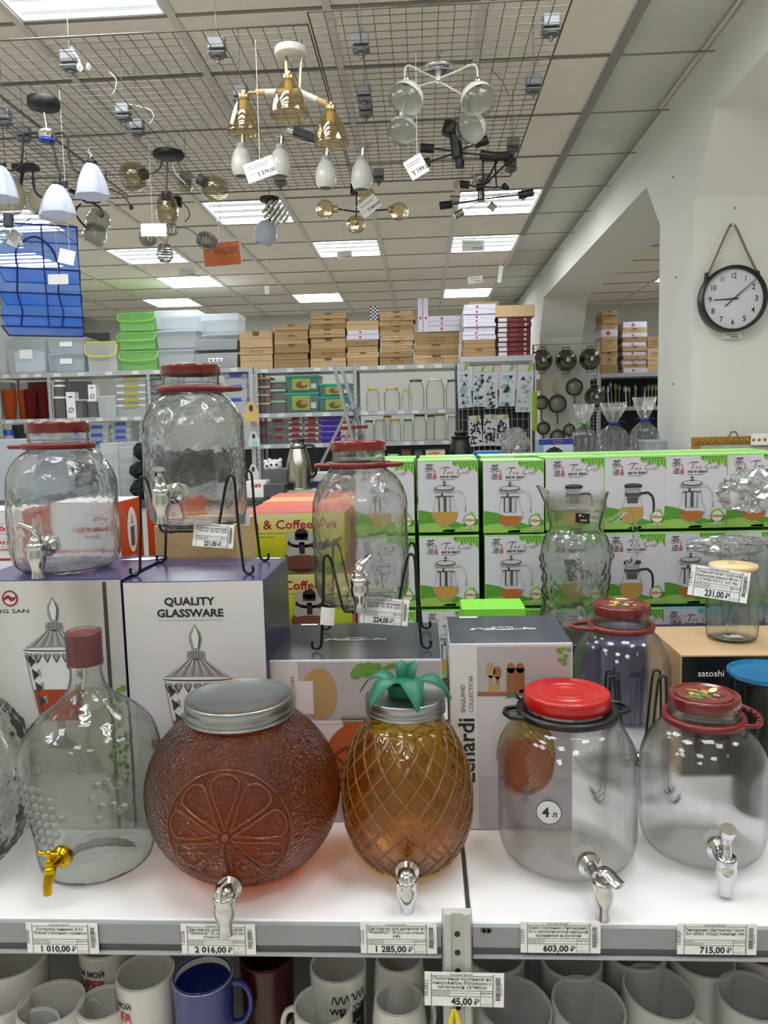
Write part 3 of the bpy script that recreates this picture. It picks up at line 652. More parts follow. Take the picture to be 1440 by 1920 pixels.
# hanging tags on the stands
price_tag('paper tag reading 221,00 hanging under the tallest clear jar', 362, 982, 438, 1026, 1.158, ['Подставка под лимонадник', '"Нота" D14,2 (20)'], '221,00', '121113', tilt=.09, rx=-.1)
price_tag('paper tag reading 224,00 hanging on the middle wire stand', 676, 1122, 766, 1170, 1.178, ['Подставка под лимонадник', '"Нота" D14,5 (20)'], '224,00', '121115', tilt=.10, rx=-.1)
def plain_tag(name, label, x0, y0, x1, y1, Y, tilt=0, m=M_PAPER, printing=True, bend=True, group=None):
    a = PY(x0, (y0+y1)/2, Y); b = PY(x1, (y0+y1)/2, Y); t = PY((x0+x1)/2, y0, Y); u = PY((x0+x1)/2, y1, Y); w = b.x-a.x; h = t.z-u.z
    th = thing(name, label, 'price tag', ((a.x+b.x)/2, Y, (t.z+u.z)/2), 0, group); th.rotation_euler.y = tilt
    c = MB(); k = 6
    for i in range(k):
        f = lambda u: -0.08*w*math.sin(PI*u) if bend else 0
        xa, xb = -w/2+w*i/k, -w/2+w*(i+1)/k; ya, yb = f(i/k), f((i+1)/k)
        c.add([(xa, ya, -h/2), (xb, yb, -h/2), (xb, yb, h/2), (xa, ya, h/2), (xa, ya+.0005, -h/2), (xb, yb+.0005, -h/2), (xb, yb+.0005, h/2), (xa, ya+.0005, h/2)], [(0, 1, 2, 3), (7, 6, 5, 4), (3, 2, 6, 7), (0, 4, 5, 1)])
    c.build('card', m, th); return th, w, h
plain_tag('folded_tag', 'small folded white tag on the left leg of the middle stand', 601, 1139, 627, 1172, 1.18, .1)
th, w_, h_ = plain_tag('barcode_tag', 'barcode tag on the right leg of the left stand', 447, 960, 468, 985, 1.278, .05, bend=False)
b = MB(); [b.quad(-w_*.42, -h_*.4+h_*.8*k/12, w_*(.1+.05*(k % 3)), -h_*.4+h_*.8*(k+.5)/12, 1, 0) for k in range(12)]; b.build('barcode', M_INK, th)
# ------------------------------------------------------------------ orange shaped dispenser
def seg_relief(x, z):
    """raised outlines of a citrus slice, radius 1"""
    r = math.hypot(x, z)
    if r > 1.12: return 0
    h = 0.0
    h += math.exp(-((r-1.0)/.035)**2)*.6
    if r > 1.0: return h
    n = 9; a = (math.atan2(z, x)/(2*PI)*n+0.25) % 1.0-0.5
    dw = abs(abs(a)-0.5)*2*PI/n*r         # distance to dividing wall
    rim = 0.93-r
    if r < .07: return 0.9
    d = min(dw-.028, rim) if dw > .028 else -1
    if d < 0: return -.1
    # rounded corners
    if dw < .16 and rim < .13: 
        d = .13-math.hypot(max(0, .16-dw), max(0, .13-rim))
        if d < 0: return -.1
    h += math.exp(-((d-.03)/.022)**2)
    return h-.25
og = thing('orange_dispenser', 'big round amber glass dispenser shaped like an orange', 'dispenser', (-.257, 1.005, SZ))
RO, ZH, ZCc = .134, .123, .113
outer = []
for i in range(111):
    a = -PI/2*0.86+i/110*(PI/2*0.86+PI/2*.66)
    outer.append((RO*math.cos(a)**.92, ZCc+ZH*math.sin(a)))
z0_ = outer[0][1]; outer = [(0, .003), (outer[0][0]*.6, .002), (outer[0][0]*.9, 0)]+[(r, z-z0_+.001) for r, z in outer]
outer += smooth_prof([outer[-1], (.0700, outer[-1][1]+.006), (.0690, outer[-1][1]+.012), (.0690, .255)], 4)[1:]
def odisp(r, z, t, i):
    return r
def orange_mesh(prof, n=240):
    vs = []; K = len(prof)
    for i, (r, z) in enumerate(prof):
        k = min(1, max(0, (z-.205)/.03)); fl = .86*(1-k)+k
        for j in range(n):
            t = 2*PI*j/n; x, y = r*math.cos(t), r*math.sin(t)*fl
            if y < 0 and i < 118:
                # flattened front face carrying the slice
                zc = z-.098; rr = math.hypot(x, zc)
                dd = seg_relief(x/.076, zc/.076)*.0012*min(1, max(0, (-y-.02)/.03))
                y -= dd
            vs.append((x, y, z))
    return vs, [(i*n+j, i*n+(j+1) % n, (i+1)*n+(j+1) % n, (i+1)*n+j) for i in range(K-1) for j in range(n)]
M_ORG = clearglass('orange_glass', '#ebbb56', .85, bump=1.0, bscale=240, bdist=.0055, refr_ior=1.18, gain=1.0)
b = MB(); vs, fs = orange_mesh(outer); b.add(vs, fs, 0, True); 
inn = [(max(0, r-.0045), z) for r, z in outer if z > .006]
vs, fs = orange_mesh(inn, 96); b.add([(x, y, z) for x, y, z in vs], [f[::-1] for f in fs], 1, True)
b.build('glass_body', [M_ORG, clearglass('orange_glass_inner', '#eebf5c', .5, refr_ior=1.05, gain=.5)], og)
def o_y(x, z):
    for (r0, z0), (r1, z1) in zip(outer[3:], outer[4:]):
        if z0 <= z <= z1 and z1 > z0: r = r0+(r1-r0)*(z-z0)/(z1-z0); return -.86*math.sqrt(max(1e-6, r*r-x*x))
    return -.08
def on_orange(pts, up=.0006): return [(x, o_y(x, z)-up, z) for x, z in pts]
SLC, SLR = (.004, .114), .076
b = MB(); b.tube(on_orange([(SLC[0]+SLR*1.03*math.cos(2*PI*i/64), SLC[1]+SLR*1.03*math.sin(2*PI*i/64)) for i in range(64)]), .0015, 6, closed=True)
for k in range(9):
    a0 = 2*PI*(k+.25)/9; hw = PI/9-.045; pts = []
    loop = [(.11, 0), (.45, -hw*.80), (.80, -hw*.93), (.90, -hw*.80), (.955, -hw*.45), (.97, 0), (.955, hw*.45), (.90, hw*.80), (.80, hw*.93), (.45, hw*.80)]
    for q in range(len(loop)):
        p0, p1, p2, p3 = [loop[(q+j) % len(loop)] for j in (-1, 0, 1, 2)]
        for t in (0, .25, .5, .75): pts.append(tuple(.5*(2*p1[m]+(p2[m]-p0[m])*t+(2*p0[m]-5*p1[m]+4*p2[m]-p3[m])*t*t+(3*p1[m]-p0[m]-3*p2[m]+p3[m])*t**3) for m in (0, 1)))
    b.tube(on_orange([(SLC[0]+SLR*r*math.cos(a0+a), SLC[1]+SLR*r*math.sin(a0+a)) for r, a in pts]), .0015, 6, closed=True)
b.sphere((SLC[0], o_y(*SLC)+.001, SLC[1]), .006, 14, 8)
b.build('slice_relief', film('amber_relief_glass', '#c8782c', .30, .35, .05), og)
def alu_lid(th, r, z, hh):
    p = [(r*.98, z), (r*1.01, z+.001), (r*1.01, z+.003), (r*.965, z+.0045), (r*1.0, z+.0065), (r*1.0, z+hh*.42), (r*.965, z+hh*.52), (r*1.0, z+hh*.62), (r*1.0, z+hh-.002), (r*.99, z+hh), (r*.97, z+hh), (r*.965, z+hh-.0006), (0, z+hh-.0006)]
    return MB().lathe(p, 72).build('screw_lid', mat('lid_aluminium', '#9da2a5', .34, 1.0), th)
alu_lid(og, .0735, .229, .026)
tap(og, .1165*.90, .044, -PI/2+.04, 'cap', out=.034, nut=False, turn=-.3)
# ------------------------------------------------------------------ pineapple dispenser
pn = thing('pineapple_dispenser', 'yellow to amber glass dispenser with diamond relief and green leaf crown', 'dispenser', (-.031, 1.035, SZ))
pp = smooth_prof([(0, .004), (.03, .003), (.042, 0), (.055, .006), (.075, .03), (.0875, .062), (.0905, .095), (.0865, .135), (.075, .172), (.062, .196), (.0545, .207), (.0525, .213), (.0525, .232)], 12)
pin = [(max(0, r-.0045), z) for r, z in pp if z > .006]
def pd(r, z, t, i):
    if z < .004 or z > .203: return r
    fade = min(1, (z-.004)/.012, (.203-z)/.01)
    u = (18*t/(2*PI)+z/.036) % 1; v = (18*t/(2*PI)-z/.036) % 1
    du = min(u, 1-u); dv = min(v, 1-v); e = min(du, dv)
    return r+fade*(.0019*math.exp(-(e/.075)**2)+.0026*max(0, e-.1))
b = MB(); b.lathe(pp, 432, disp=pd); b.lathe(pin[::-1], 64, m=1)
def gradglass(name, bump=0):
    m = clearglass(name, '#ffffff', .85, refr_ior=1.25 if 'inner' not in name else 1.05, gain=1.4 if 'inner' not in name else 1); nt = m.node_tree
    tc = nt.nodes.new('ShaderNodeTexCoord'); sp = nt.nodes.new('ShaderNodeSeparateXYZ'); mr = nt.nodes.new('ShaderNodeMapRange'); mr.inputs[1].default_value = 0.0; mr.inputs[2].default_value = .23
    cr = nt.nodes.new('ShaderNodeValToRGB'); cr.color_ramp.elements[0].position = .1; cr.color_ramp.elements[0].color = lin('#f8dab8'); cr.color_ramp.elements[1].position = .95; cr.color_ramp.elements[1].color = lin('#f8f3ac')
    e = cr.color_ramp.elements.new(.5); e.color = lin('#f9e8b0')
    nt.links.new(tc.outputs['Object'], sp.inputs[0]); nt.links.new(sp.outputs[2], mr.inputs[0]); nt.links.new(mr.outputs[0], cr.inputs[0])
    for nd in nt.nodes:
        if nd.type in ('BSDF_REFRACTION', 'BSDF_TRANSPARENT'): nt.links.new(cr.outputs[0], nd.inputs['Color'])
    return m
b.build('glass_body', [gradglass('pineapple_glass'), gradglass('pineapple_glass_inner')], pn)
def p_r(z):
    for (r0, z0), (r1, z1) in zip(pp[:-1], pp[1:]):
        if z0 <= z <= z1 and z1 > z0: return r0+(r1-r0)*(z-z0)/(z1-z0)
    return .05
b = MB()
for q in (-1, 1):
    for k in range(18):
        pts = []
        for i in range(41):
            z = .008+.195*i/40; t = 2*PI*(k-q*z/.036)/18; r = p_r(z)+.0016; pts.append((r*math.cos(t), r*math.sin(t), z))
        b.tube(pts, .0011, 5, caps=False)
b.build('diamond_relief', film('yellow_relief_glass', '#d9a545', .35, .35, .05), pn)
alu_lid(pn, .0555, .222, .022)
M_LEAF = mat('green_silicone', '#176a50', .45)
cr_ = MB(); cr_.lathe(smooth_prof([(0, .0), (.020, .0), (.024, .004), (.026, .014), (.024, .020), (.014, .021), (0, .020)], 3), 32)
cro = cr_.build('leaf_crown', M_LEAF, pn, (0, 0, .244))
for k in range(6):
    a = 2*PI*k/6-PI/2+.28; lf = MB(); pts = []
    L = [(.012, .016, .008), (.022, .026, .0145), (.036, .030, .0155), (.050, .023, .012), (.061, .009, .005), (.066, .0, .0008)]
    if k in (2, 3): L = [(.008, .016, .006), (.010, .028, .010), (.013, .036, .010), (.017, .042, .007), (.02, .044, .0008), (.021, .044, .0004)]
    vs = []
    for (d, h_, w_) in smooth_prof(L, 3):
        for q in (-1, 0, 1):
            for tt in (0, 1): vs.append((d*math.cos(a)-q*w_*math.sin(a), d*math.sin(a)+q*w_*math.cos(a), h_-abs(q)*.002-tt*.0016))
    n = len(vs)//6; fs = []
    for i in range(n-1):
        o = i*6
        fs += [(o, o+6, o+8, o+2), (o+2, o+8, o+10, o+4), (o+3, o+9, o+7, o+1), (o+5, o+11, o+9, o+3), (o+1, o+7, o+6, o), (o+4, o+10, o+11, o+5)]
    lf.add(vs, fs, 0, True); lf.build('leaf', M_LEAF, cro)
tap(pn, .072*1.12, .034, -PI/2, 'cap', out=.036, nut=False)
# ------------------------------------------------------------------ demijohn with grapes relief
dj = thing('demijohn', 'clear grape relief demijohn with red wrapped cap and small brass tap', 'bottle', (-.482, 1.035, SZ))
dp = smooth_prof([(0, .006), (.03, .005), (.055, .001), (.072, .003), (.0795, .016), (.083, .05), (.0895, .095), (.096, .135), (.096, .165), (.088, .195), (.070, .218), (.048, .236), (.031, .251), (.0235, .268), (.0215, .29), (.021, .312)], 8)
GR = []
rg = random.Random(4)
for row in range(9):
    for c in range(9-row if row > 2 else 6):
        GR.append((-PI/2-.95+.135*(c-(8-row)*.5)+.52+(row % 2)*.07, .148-row*.0125))
for k in range(16): GR.append((-PI/2+.62+rg.uniform(-.25, .25), .16-rg.uniform(0, .06)))
def dd_(r, z, t, i):
    if i > 112 or z < .02 or r < .03: return r
    if z > .20: return r
    h = 0
    for a, zz in GR:
        dz = z-zz
        if abs(dz) < .008:
            da = ((t-a+PI) % (2*PI)-PI)*.093
            q = (da*da+dz*dz)/(.0062**2)
            if q < 1: h = max(h, .0005*math.sqrt(1-q))
    return r+h
n_out = len(dp); b = MB(); b.lathe(dp, 260, disp=dd_); b.lathe([(max(0, r-.003), z) for r, z in dp if z > .008][::-1], 72); b.build('glass_body', clearglass('demijohn_glass', '#fafcfb', .85, bump=.5, bscale=26, refr_ior=1.1), dj)
gr = MB()
def d_r(z):
    for (r0, z0), (r1, z1) in zip(dp[:-1], dp[1:]):
        if z0 <= z <= z1 and z1 > z0: return r0+(r1-r0)*(z-z0)/(z1-z0)
    return .09
for a, zz in GR:
    r = d_r(zz)+.0012; gr.sphere((r*math.cos(a), r*math.sin(a), zz), .0056, 12, 8)
gq = gr.build('grape_relief', glass('grape_relief_glass', '#fbfcfc', .25, ior=1.25), dj); gq['kind'] = 'stuff'
lv = MB()
for (a, z, s) in ((-PI/2+.25, .172, .020), (-PI/2-.35, .168, .018)):
    for k in range(5):
        t = PI*.5+(k-2)*.75; pts = [(a, z), (a+math.cos(t-.3)*s*.6/.095, z+math.sin(t-.3)*s*.6), (a+math.cos(t)*s/.095, z+math.sin(t)*s), (a+math.cos(t+.3)*s*.6/.095, z+math.sin(t+.3)*s*.6)]
        lv.tube([((d_r(q[1])+.0006)*math.cos(q[0]), (d_r(q[1])+.0006)*math.sin(q[0]), q[1]) for q in pts], .0009, 5, closed=True)
lv.build('leaf_relief', M_CLEARG, dj)
MB().lathe(smooth_prof([(.0225, .292), (.0238, .294), (.0235, .31), (.0235, .334), (.022, .338), (.012, .339), (0, .3385)], 3), 36, disp=lambda r, z, t, i: r*(1+.012*math.sin(11*t+z*300))).build('cap', mat('cap_red', '#5e1214', .35), dj)
MB().lathe([(.0222, .286), (.0246, .292), (.0243, .3), (.0247, .32), (.0243, .338), (.0225, .3405), (.01, .3412), (0, .3409)], 40, disp=lambda r, z, t, i: r*(1+.03*math.sin(7*t+z*400)*math.sin(3*t))).build('cling_film', film('cling_film', '#f2dede', .08, .15, .1), dj)
tap(dj, .0835, .052, -PI/2-.14, 'garden', m=M_GOLD, out=.028, s=.95, nut=False)
# ------------------------------------------------------------------ cut glass vessel at the left edge
M_CUT = clearglass('cut_glass', '#f9fbfa', .9, refr_ior=1.28, gain=1.3)
cg = thing('cut_glass_dispenser', 'cut glass dispenser body cut off by the left picture edge', 'dispenser', (-.688, 1.03, SZ))
cp = smooth_prof([(0, .005), (.04, .003), (.055, 0), (.075, .012), (.095, .045), (.109, .09), (.112, .13), (.104, .175), (.085, .215), (.06, .24), (.05, .25), (.05, .27)], 9)
def cd(r, z, t, i):
    if z < .01 or z > .23: return r
    u = (11*t/(2*PI)) % 1-.5; v = (z/.055) % 1-.5
    return r+.0035*math.cos(2*PI*u*2)*math.cos(PI*v)**2-.002*abs(math.sin(PI*(u*4+v*3)))-.002*abs(math.sin(PI*(u*4-v*3)))
b = MB(); b.lathe(cp, 240, disp=cd); b.lathe([(max(0, r-.006), z) for r, z in cp if z > .008][::-1], 60); b.build('glass_body', M_CUT, cg)
alu_lid(cg, .053, .262, .02)
# ------------------------------------------------------------------ jug, tumbler with straw, smoked pitcher
jg = thing('glass_jug', 'clear flower relief jug with spout and black brand tag', 'jug', (.3115, 1.59, 1.061)); jg.scale = (1.097, 1.0, 1.097)
gp_ = smooth_prof([(0, .006), (.05, .004), (.064, 0), (.070, .01), (.067, .04), (.060, .07), (.059, .095), (.064, .13), (.0665, .155), (.060, .185), (.0495, .202), (.0475, .212), (.052, .235), (.058, .262), (.0605, .272)], 8)
rj = random.Random(11); FL = [(rj.uniform(-PI, 0.1), rj.uniform(.045, .165)) for _ in range(16)]
def jd(r, z, t, i):
    rr = r
    if .03 < z < .175:
        for a, zz in FL:
            da = ((t-a+PI) % (2*PI)-PI)*.06; dz = z-zz; q = math.hypot(da, dz)
            if q < .022: rr += .0045*abs(math.cos(2.5*math.atan2(dz, da)))*math.sin(PI*q/.022)
    if z > .20: rr += .0008*math.cos(10*t)
    if z > .24 and r > .045:   # pulled spout on the left, wavy rim
        k = min(1, (z-.24)/.03); da = (t-PI*1.03+PI) % (2*PI)-PI
        rr += .014*k*math.exp(-(da/.35)**2)
    return rr
def wavy(mb_vs, f): return [f(v) for v in mb_vs]
b = MB(); b.lathe(gp_, 200, disp=jd); b.lathe([(max(0, r-.0035), z) for r, z in gp_ if z > .008][::-1], 96, disp=jd)
b.v = [(x, y, z+(.016*math.exp(-((math.atan2(y, x) % (2*PI)-PI*1.03)/.5)**2)*min(1, max(0, (z-.235)/.03)))) for x, y, z in b.v]
b.build('glass_body', M_CUT, jg)
MB().tube(smooth_prof([(.052, 0, .215), (.072, .0, .222), (.092, 0, .236), (.104, 0, .228), (.110, 0, .20), (.111, 0, .165), (.106, 0, .142), (.096, 0, .135)], 4), 0, 12, flat=(.009, .0055)).build('handle', M_CLEARG, jg)
MB().lathe([(.056, .262), (.0565, .244), (.054, .24), (.0, .24)][::-1], 30).build('inner_plug', film('milky_plastic', '#b9aa94', .35, .2), jg)
b = MB(); b.poly([(-.012, -.009), (.013, -.012), (.014, .007), (-.011, .008)], 1, 0); b.text('◤~', -.001, .0, .005, 2, 1); b.text('YENA', .003, -.007, .0035, 2, 1)
o = b.build('hang_tag', [M_BLACK, M_PAPER], jg, (.0, -.062, .232))
ct = MB().bbox(.225, .62, 1.515, 1.668, .888, 1.061, .002).build('gift_box', mat('navy_carton', '#2b2a55', .45)); 
tag(ct, 'dark blue carton under the flower relief jug', 'box')
sb = thing('tumbler_box', 'black and tan carton with white lettering under the straw tumbler', 'box', (.543, 1.39, SZ))
b = MB(); b.bbox(-.11, .13, -.09, .10, 0, 1.1035-SZ, .001); b.build('carton', mat('tan_carton', '#b99a76', .6), sb)
b = MB(); b.quad(-.1085, .002, .1285, 1.1005-SZ, 1, 0); b.text('satoshi', -.060, .178, .0112, 2, 1, 'c'); b.build('printed_front', [mat('black_carton', '#0c0b0c', .35), M_PAPER], sb, (0, -.09, 0))
b = MB(); b.text('satoshi', 0, 0, .010, 2, 0, 'l'); o = b.build('side_lettering', mat('faint_brown', '#9a7e5c', .6), sb, (-.1105, .06, .165)); o.rotation_euler.z = -PI/2
tb = thing('straw_tumbler', 'clear tumbler with wooden lid and glass straw on the tan carton', 'tumbler', (.556, 1.40, 1.1035)); tb.scale = (1.085, 1.085, 1.085)
MB().lathe(shell(smooth_prof([(0, .003), (.03, .001), (.0385, .004), (.041, .02), (.041, .08), (.039, .105), (.0355, .114), (.0355, .120)], 4), .0016, .004), 48).build('glass_body', M_CLEARG, tb)
MB().lathe([(.0, .118), (.034, .118), (.0375, .121), (.0385, .124), (.0375, .127), (.0, .127)], 48).build('wooden_lid', mat('bamboo', '#d6bb8b', .5, var=.1, vscale=30), tb)
MB().tube([(-.006, 0, .006), (-.004, 0, .17)], .0042, 12).build('straw', M_CLEARG, tb)
b = MB(); b.add([(-.012, -.01, .0045), (.016, -.012, .0045), (.015, .008, .0045), (-.012, .008, .0045)], [(0, 1, 2, 3)]); b.build('sticker', M_PAPER, tb)
price_tag('paper tag reading 231,00 leaning on the straw tumbler', 1292, 1066, 1405, 1123, 1.32, ['Стакан для смузи с трубочкой', 'бамбуковая крышка 400 мл /', 'LCWB10212 /уп 96/'], '231,00', '131417', tilt=.17, rx=-.12)
bp_ = thing('smoked_pitcher', 'smoky plastic pitcher with translucent blue lid at the right edge', 'pitcher', (.528, 1.19, SZ))
MB().lathe(shell(smooth_prof([(0, .003), (.038, .001), (.045, .008), (.047, .05), (.049, .12), (.052, .19), (.0525, .212)], 4), .002, .005), 56).build('body', clearglass('smoked_plastic', '#a0a8ad', .3), bp_)
MB().lathe(smooth_prof([(0, .214), (.03, .213), (.050, .214), (.057, .217), (.0585, .222), (.056, .224), (.05, .219), (.03, .2175), (0, .218)], 3), 56).build('lid', film('blue_plastic', '#2f8fc4', .65, .15, .1), bp_)
# hooks of wire stands standing behind the right jars
wire_stand('black wire stand seen through the front right jars', .335, 1.205, 1.235, SZ, .05, .95, 1.10)
# film wrapped dish at the right edge
def crumple(name, label, cx, cyy, cz, rx, ry, rz_, seed, m, cat='bag', amp=.35, n=26, k=14):
    b = MB(); vs = []; 
    for i in range(k+1):
        for j in range(n):
            a = 2*PI*j/n; p = PI*i/k; d = Vector((math.sin(p)*math.cos(a), math.sin(p)*math.sin(a), -math.cos(p)))
            q = 1+amp*noise.noise(d*3.1+Vector((seed, 0, 0)))+amp*.5*noise.noise(d*7.3+Vector((0, seed, 0)))
            vs.append((d.x*rx*q, d.y*ry*q, d.z*rz_*q))
    b.add(vs, [(i*n+j, i*n+(j+1) % n, (i+1)*n+(j+1) % n, (i+1)*n+j) for i in range(k) for j in range(n)], 0, False)
    return tag(b.build(name, m, None, (cx, cyy, cz)), label, cat)
M_FILM = film('crinkled_film', '#f4f6f8', .28, .55, .08)
# ================================================================== printed cartons on the display
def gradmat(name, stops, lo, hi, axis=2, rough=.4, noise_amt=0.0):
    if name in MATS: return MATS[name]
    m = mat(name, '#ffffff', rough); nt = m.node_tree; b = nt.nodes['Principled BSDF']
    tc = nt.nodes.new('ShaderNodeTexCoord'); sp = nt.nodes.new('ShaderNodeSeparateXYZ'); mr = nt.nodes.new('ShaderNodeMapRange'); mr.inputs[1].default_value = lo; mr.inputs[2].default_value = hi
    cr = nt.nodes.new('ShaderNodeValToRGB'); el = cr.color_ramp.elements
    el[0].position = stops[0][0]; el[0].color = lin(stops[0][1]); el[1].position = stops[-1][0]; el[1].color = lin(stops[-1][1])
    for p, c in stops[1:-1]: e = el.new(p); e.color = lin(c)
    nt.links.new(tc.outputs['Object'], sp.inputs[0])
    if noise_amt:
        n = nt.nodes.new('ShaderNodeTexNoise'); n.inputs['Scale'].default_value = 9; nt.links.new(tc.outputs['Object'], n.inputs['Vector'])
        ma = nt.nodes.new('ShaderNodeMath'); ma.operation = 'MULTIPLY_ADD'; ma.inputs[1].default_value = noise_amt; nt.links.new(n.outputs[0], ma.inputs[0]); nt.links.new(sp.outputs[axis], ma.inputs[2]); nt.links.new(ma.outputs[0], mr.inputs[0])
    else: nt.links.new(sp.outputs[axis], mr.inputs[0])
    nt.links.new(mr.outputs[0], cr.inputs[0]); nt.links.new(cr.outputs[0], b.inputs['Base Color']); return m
C_ = lambda n, c, r=.4: mat('print_'+n, c, r)
def carton(name, label, x0, x1, y0, y1, z0, z1, face, top=None, side=None, cat='box', group=None, rz=0):
    th = thing(name, label, cat, (x0, y0, z0), rz, group); w, d, h = x1-x0, y1-y0, z1-z0
    b = MB(); b.bbox(0, w, 0, d, 0, h, .0012, 0); b.build('carton', side or face, th)
    MB().quad(.001, .001, w-.001, h-.001, .5, 0).build('front_face', face, th) if side else None
    if top: MB().add([(.001, .001, h+.0003), (w-.001, .001, h+.0003), (w-.001, d-.001, h+.0003), (.001, d-.001, h+.0003)], [(0, 1, 2, 3)]).build('top_face', top, th)
    return th, w, d, h
# ---- Quality Glassware box
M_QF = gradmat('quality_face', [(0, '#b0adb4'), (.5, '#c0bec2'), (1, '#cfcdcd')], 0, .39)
M_PURP = mat('purple_glossy_card', '#2b245c', .25, var=.12, vscale=12)
M_NAVY = mat('navy_glossy_card', '#1f1f48', .3, var=.1, vscale=10)
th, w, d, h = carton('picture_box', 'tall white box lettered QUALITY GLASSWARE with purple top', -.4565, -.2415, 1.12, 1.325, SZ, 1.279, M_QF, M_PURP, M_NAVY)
p = MB(); cx = w*.5
p.text('QUALITY', cx-.006, h-.036, .0115, 2, 0, bold=.035, w=.078); p.text('GLASSWARE', cx-.006, h-.054, .0115, 2, 0, bold=.035, w=.102); p.text('EXQUISITE ARTICLE GLASS HOUSEWARE MANUFACTURE', cx-.006, h-.0605, .002, 2, 1, w=.098)
def dispenser_pic(p, cx, zt, s, m_l=2, m_m=3, m_d=4, m_a=5):
    """picture of a cut glass drink dispenser: finial, lid, goblet body, amber drink, foot"""
    P = lambda u, v: (cx+u*s, zt+v*s)
    p.poly([P(0, 0), P(.07, -.12), P(.075, -.2), P(.045, -.30), P(-.045, -.30), P(-.075, -.2), P(-.07, -.12)], 2, m_m)
    p.poly([P(0, -.03), P(.04, -.13), P(.02, -.28), P(-.02, -.28), P(-.045, -.14)], 3, m_l)
    p.line([P(.03, -.02-.06), P(.055, -.16), P(.03, -.29)], .012*s, 4, m_d)
    p.ell(cx, zt-.36*s, .10*s, .06*s, 2, m_m); 
    for k in range(-3, 4): p.line([P(k*.03, -.31), P(k*.035, -.41)], .007*s, 3, m_d)
    p.poly([P(-.09, -.40), P(.09, -.40), P(.30, -.56), P(.38, -.62), P(-.38, -.62), P(-.30, -.56)], 2, m_m)
    for k in range(-6, 7): p.line([P(k*.014, -.40), P(k*.055, -.60)], .006*s, 3, m_d if k % 2 else m_l)
    p.ell(cx, zt-.635*s, .40*s, .028*s, 3, m_d); p.ell(cx, zt-.628*s, .39*s, .018*s, 4, m_l)
    p.poly([P(-.37, -.66), P(.37, -.66), P(.33, -1.0), P(.24, -1.5), P(-.24, -1.5), P(-.33, -1.0)], 2, m_l)
    p.poly([P(-.30, -1.12), P(.30, -1.12), P(.24, -1.5), P(-.24, -1.5)], 3, m_a)
    for k in range(-3, 4):
        p.poly([P(k*.11-.045, -.68), P(k*.11+.045, -.68), P(k*.11, -.78)], 4, m_m); p.line([P(k*.11-.045, -.70), P(k*.11, -.79), P(k*.11+.045, -.70)], .012*s, 5, m_d)
    for q in (-1, 1):
        for k in range(5):
            z = -.70-.16*k; x = .34-.03*k
            p.poly([P(q*x, z), P(q*(x-.09), z-.08), P(q*(x-.02), z-.15)], 4, m_d); p.poly([P(q*(x-.10), z), P(q*(x-.04), z-.05), P(q*(x-.11), z-.12)], 4, m_m)
        p.line([P(q*.37, -.66), P(q*.33, -1.0), P(q*.24, -1.5)], .014*s, 5, m_m)
    p.poly([P(-.05, -1.5), P(.05, -1.5), P(.06, -1.7), P(.22, -1.85), P(-.22, -1.85), P(-.06, -1.7)], 2, m_m)
DM = [C_('black', '#1d1c1f'), C_('mid_grey', '#77757a'), C_('pale_glass', '#d4d2d2'), C_('glass_grey', '#8e8d90'), C_('glass_dark', '#36363a'), C_('amber_drink', '#9b3b1c')]
dispenser_pic(p, cx, h-.065, .135)
p.poly([(cx-.075, h-.245), (cx-.045, h-.245), (cx-.045, h-.257), (cx-.075, h-.262)], 2, 4)
p.build('printed_front', DM, th)
b = MB()
b.text('CUALITY', 0, 0, .016, 1, 0, 'l', w=.07); b.text('GLASSWARE', 0, -.03, .016, 1, 0, 'l', w=.09)
o = b.build('side_lettering', C_('faint_violet', '#5a5488'), th, (w+.0005, .11, h-.10)); o.rotation_euler.z = PI/2
b = MB(); b.text('GLASSWARE', 0, 0, .014, 1, 0); o = b.build('top_lettering', C_('faint_violet', '#5a5488'), th, (w*.6, .13, h+.0006)); o.rotation_euler.x = -PI/2; o.rotation_euler.y=0
# ---- left picture box
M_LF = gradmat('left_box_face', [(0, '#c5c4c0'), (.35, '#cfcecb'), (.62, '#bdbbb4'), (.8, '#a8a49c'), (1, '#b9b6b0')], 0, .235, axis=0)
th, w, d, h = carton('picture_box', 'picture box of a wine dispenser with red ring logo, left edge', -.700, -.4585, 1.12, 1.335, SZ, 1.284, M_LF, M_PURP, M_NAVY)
p = MB(); x0 = -.700
lx = PY(19, 1122, 1.12).x-x0; lz = PY(19, 1122, 1.12).z-SZ
p.ell(lx, lz, .0125, .0125, 2, 6, 32); p.ell(lx, lz, .0098, .0098, 3, 2, 32); p.poly([(lx-.010, lz+.001), (lx-.003, lz+.006), (lx+.004, lz+.001), (lx+.010, lz+.004), (lx+.008, lz-.002), (lx+.002, lz-.005), (lx-.003, lz+.000), (lx-.009, lz-.003)], 4, 6)
p.text('JIANG SAN', lx+.028, lz-.0225, .0056, 2, 0, 'r', w=.072, bold=.01)
dx = PY(98, 1120, 1.12).x-x0; dz = PY(98, 1118, 1.12).z-SZ
dispenser_pic(p, dx, dz, .130)
p.quad(w-.029, .001, w-.023, h-.004, 2, 4)
rl = random.Random(3)
for k in range(46):
    px_, pz_ = w-.030+rl.uniform(-.008, .028), .165+rl.uniform(-.09, .065); a = rl.uniform(0, 3); q = rl.uniform(.0035, .006)
    p.poly([(px_+q*math.cos(t+a)*(1 if j % 2 else .7), pz_+q*math.sin(t+a)*.8) for j, t in enumerate([2*PI*j/8 for j in range(8)])], 3+k*.04, 7 if k % 3 else 8)
p.quad(w-.155, .001, w-.04, .09, 2, 2)
p.build('printed_front', DM+[C_('logo_red', '#8f1f1c'), C_('leaf_green', '#5f8a35'), C_('leaf_dark', '#3c6523')], th)
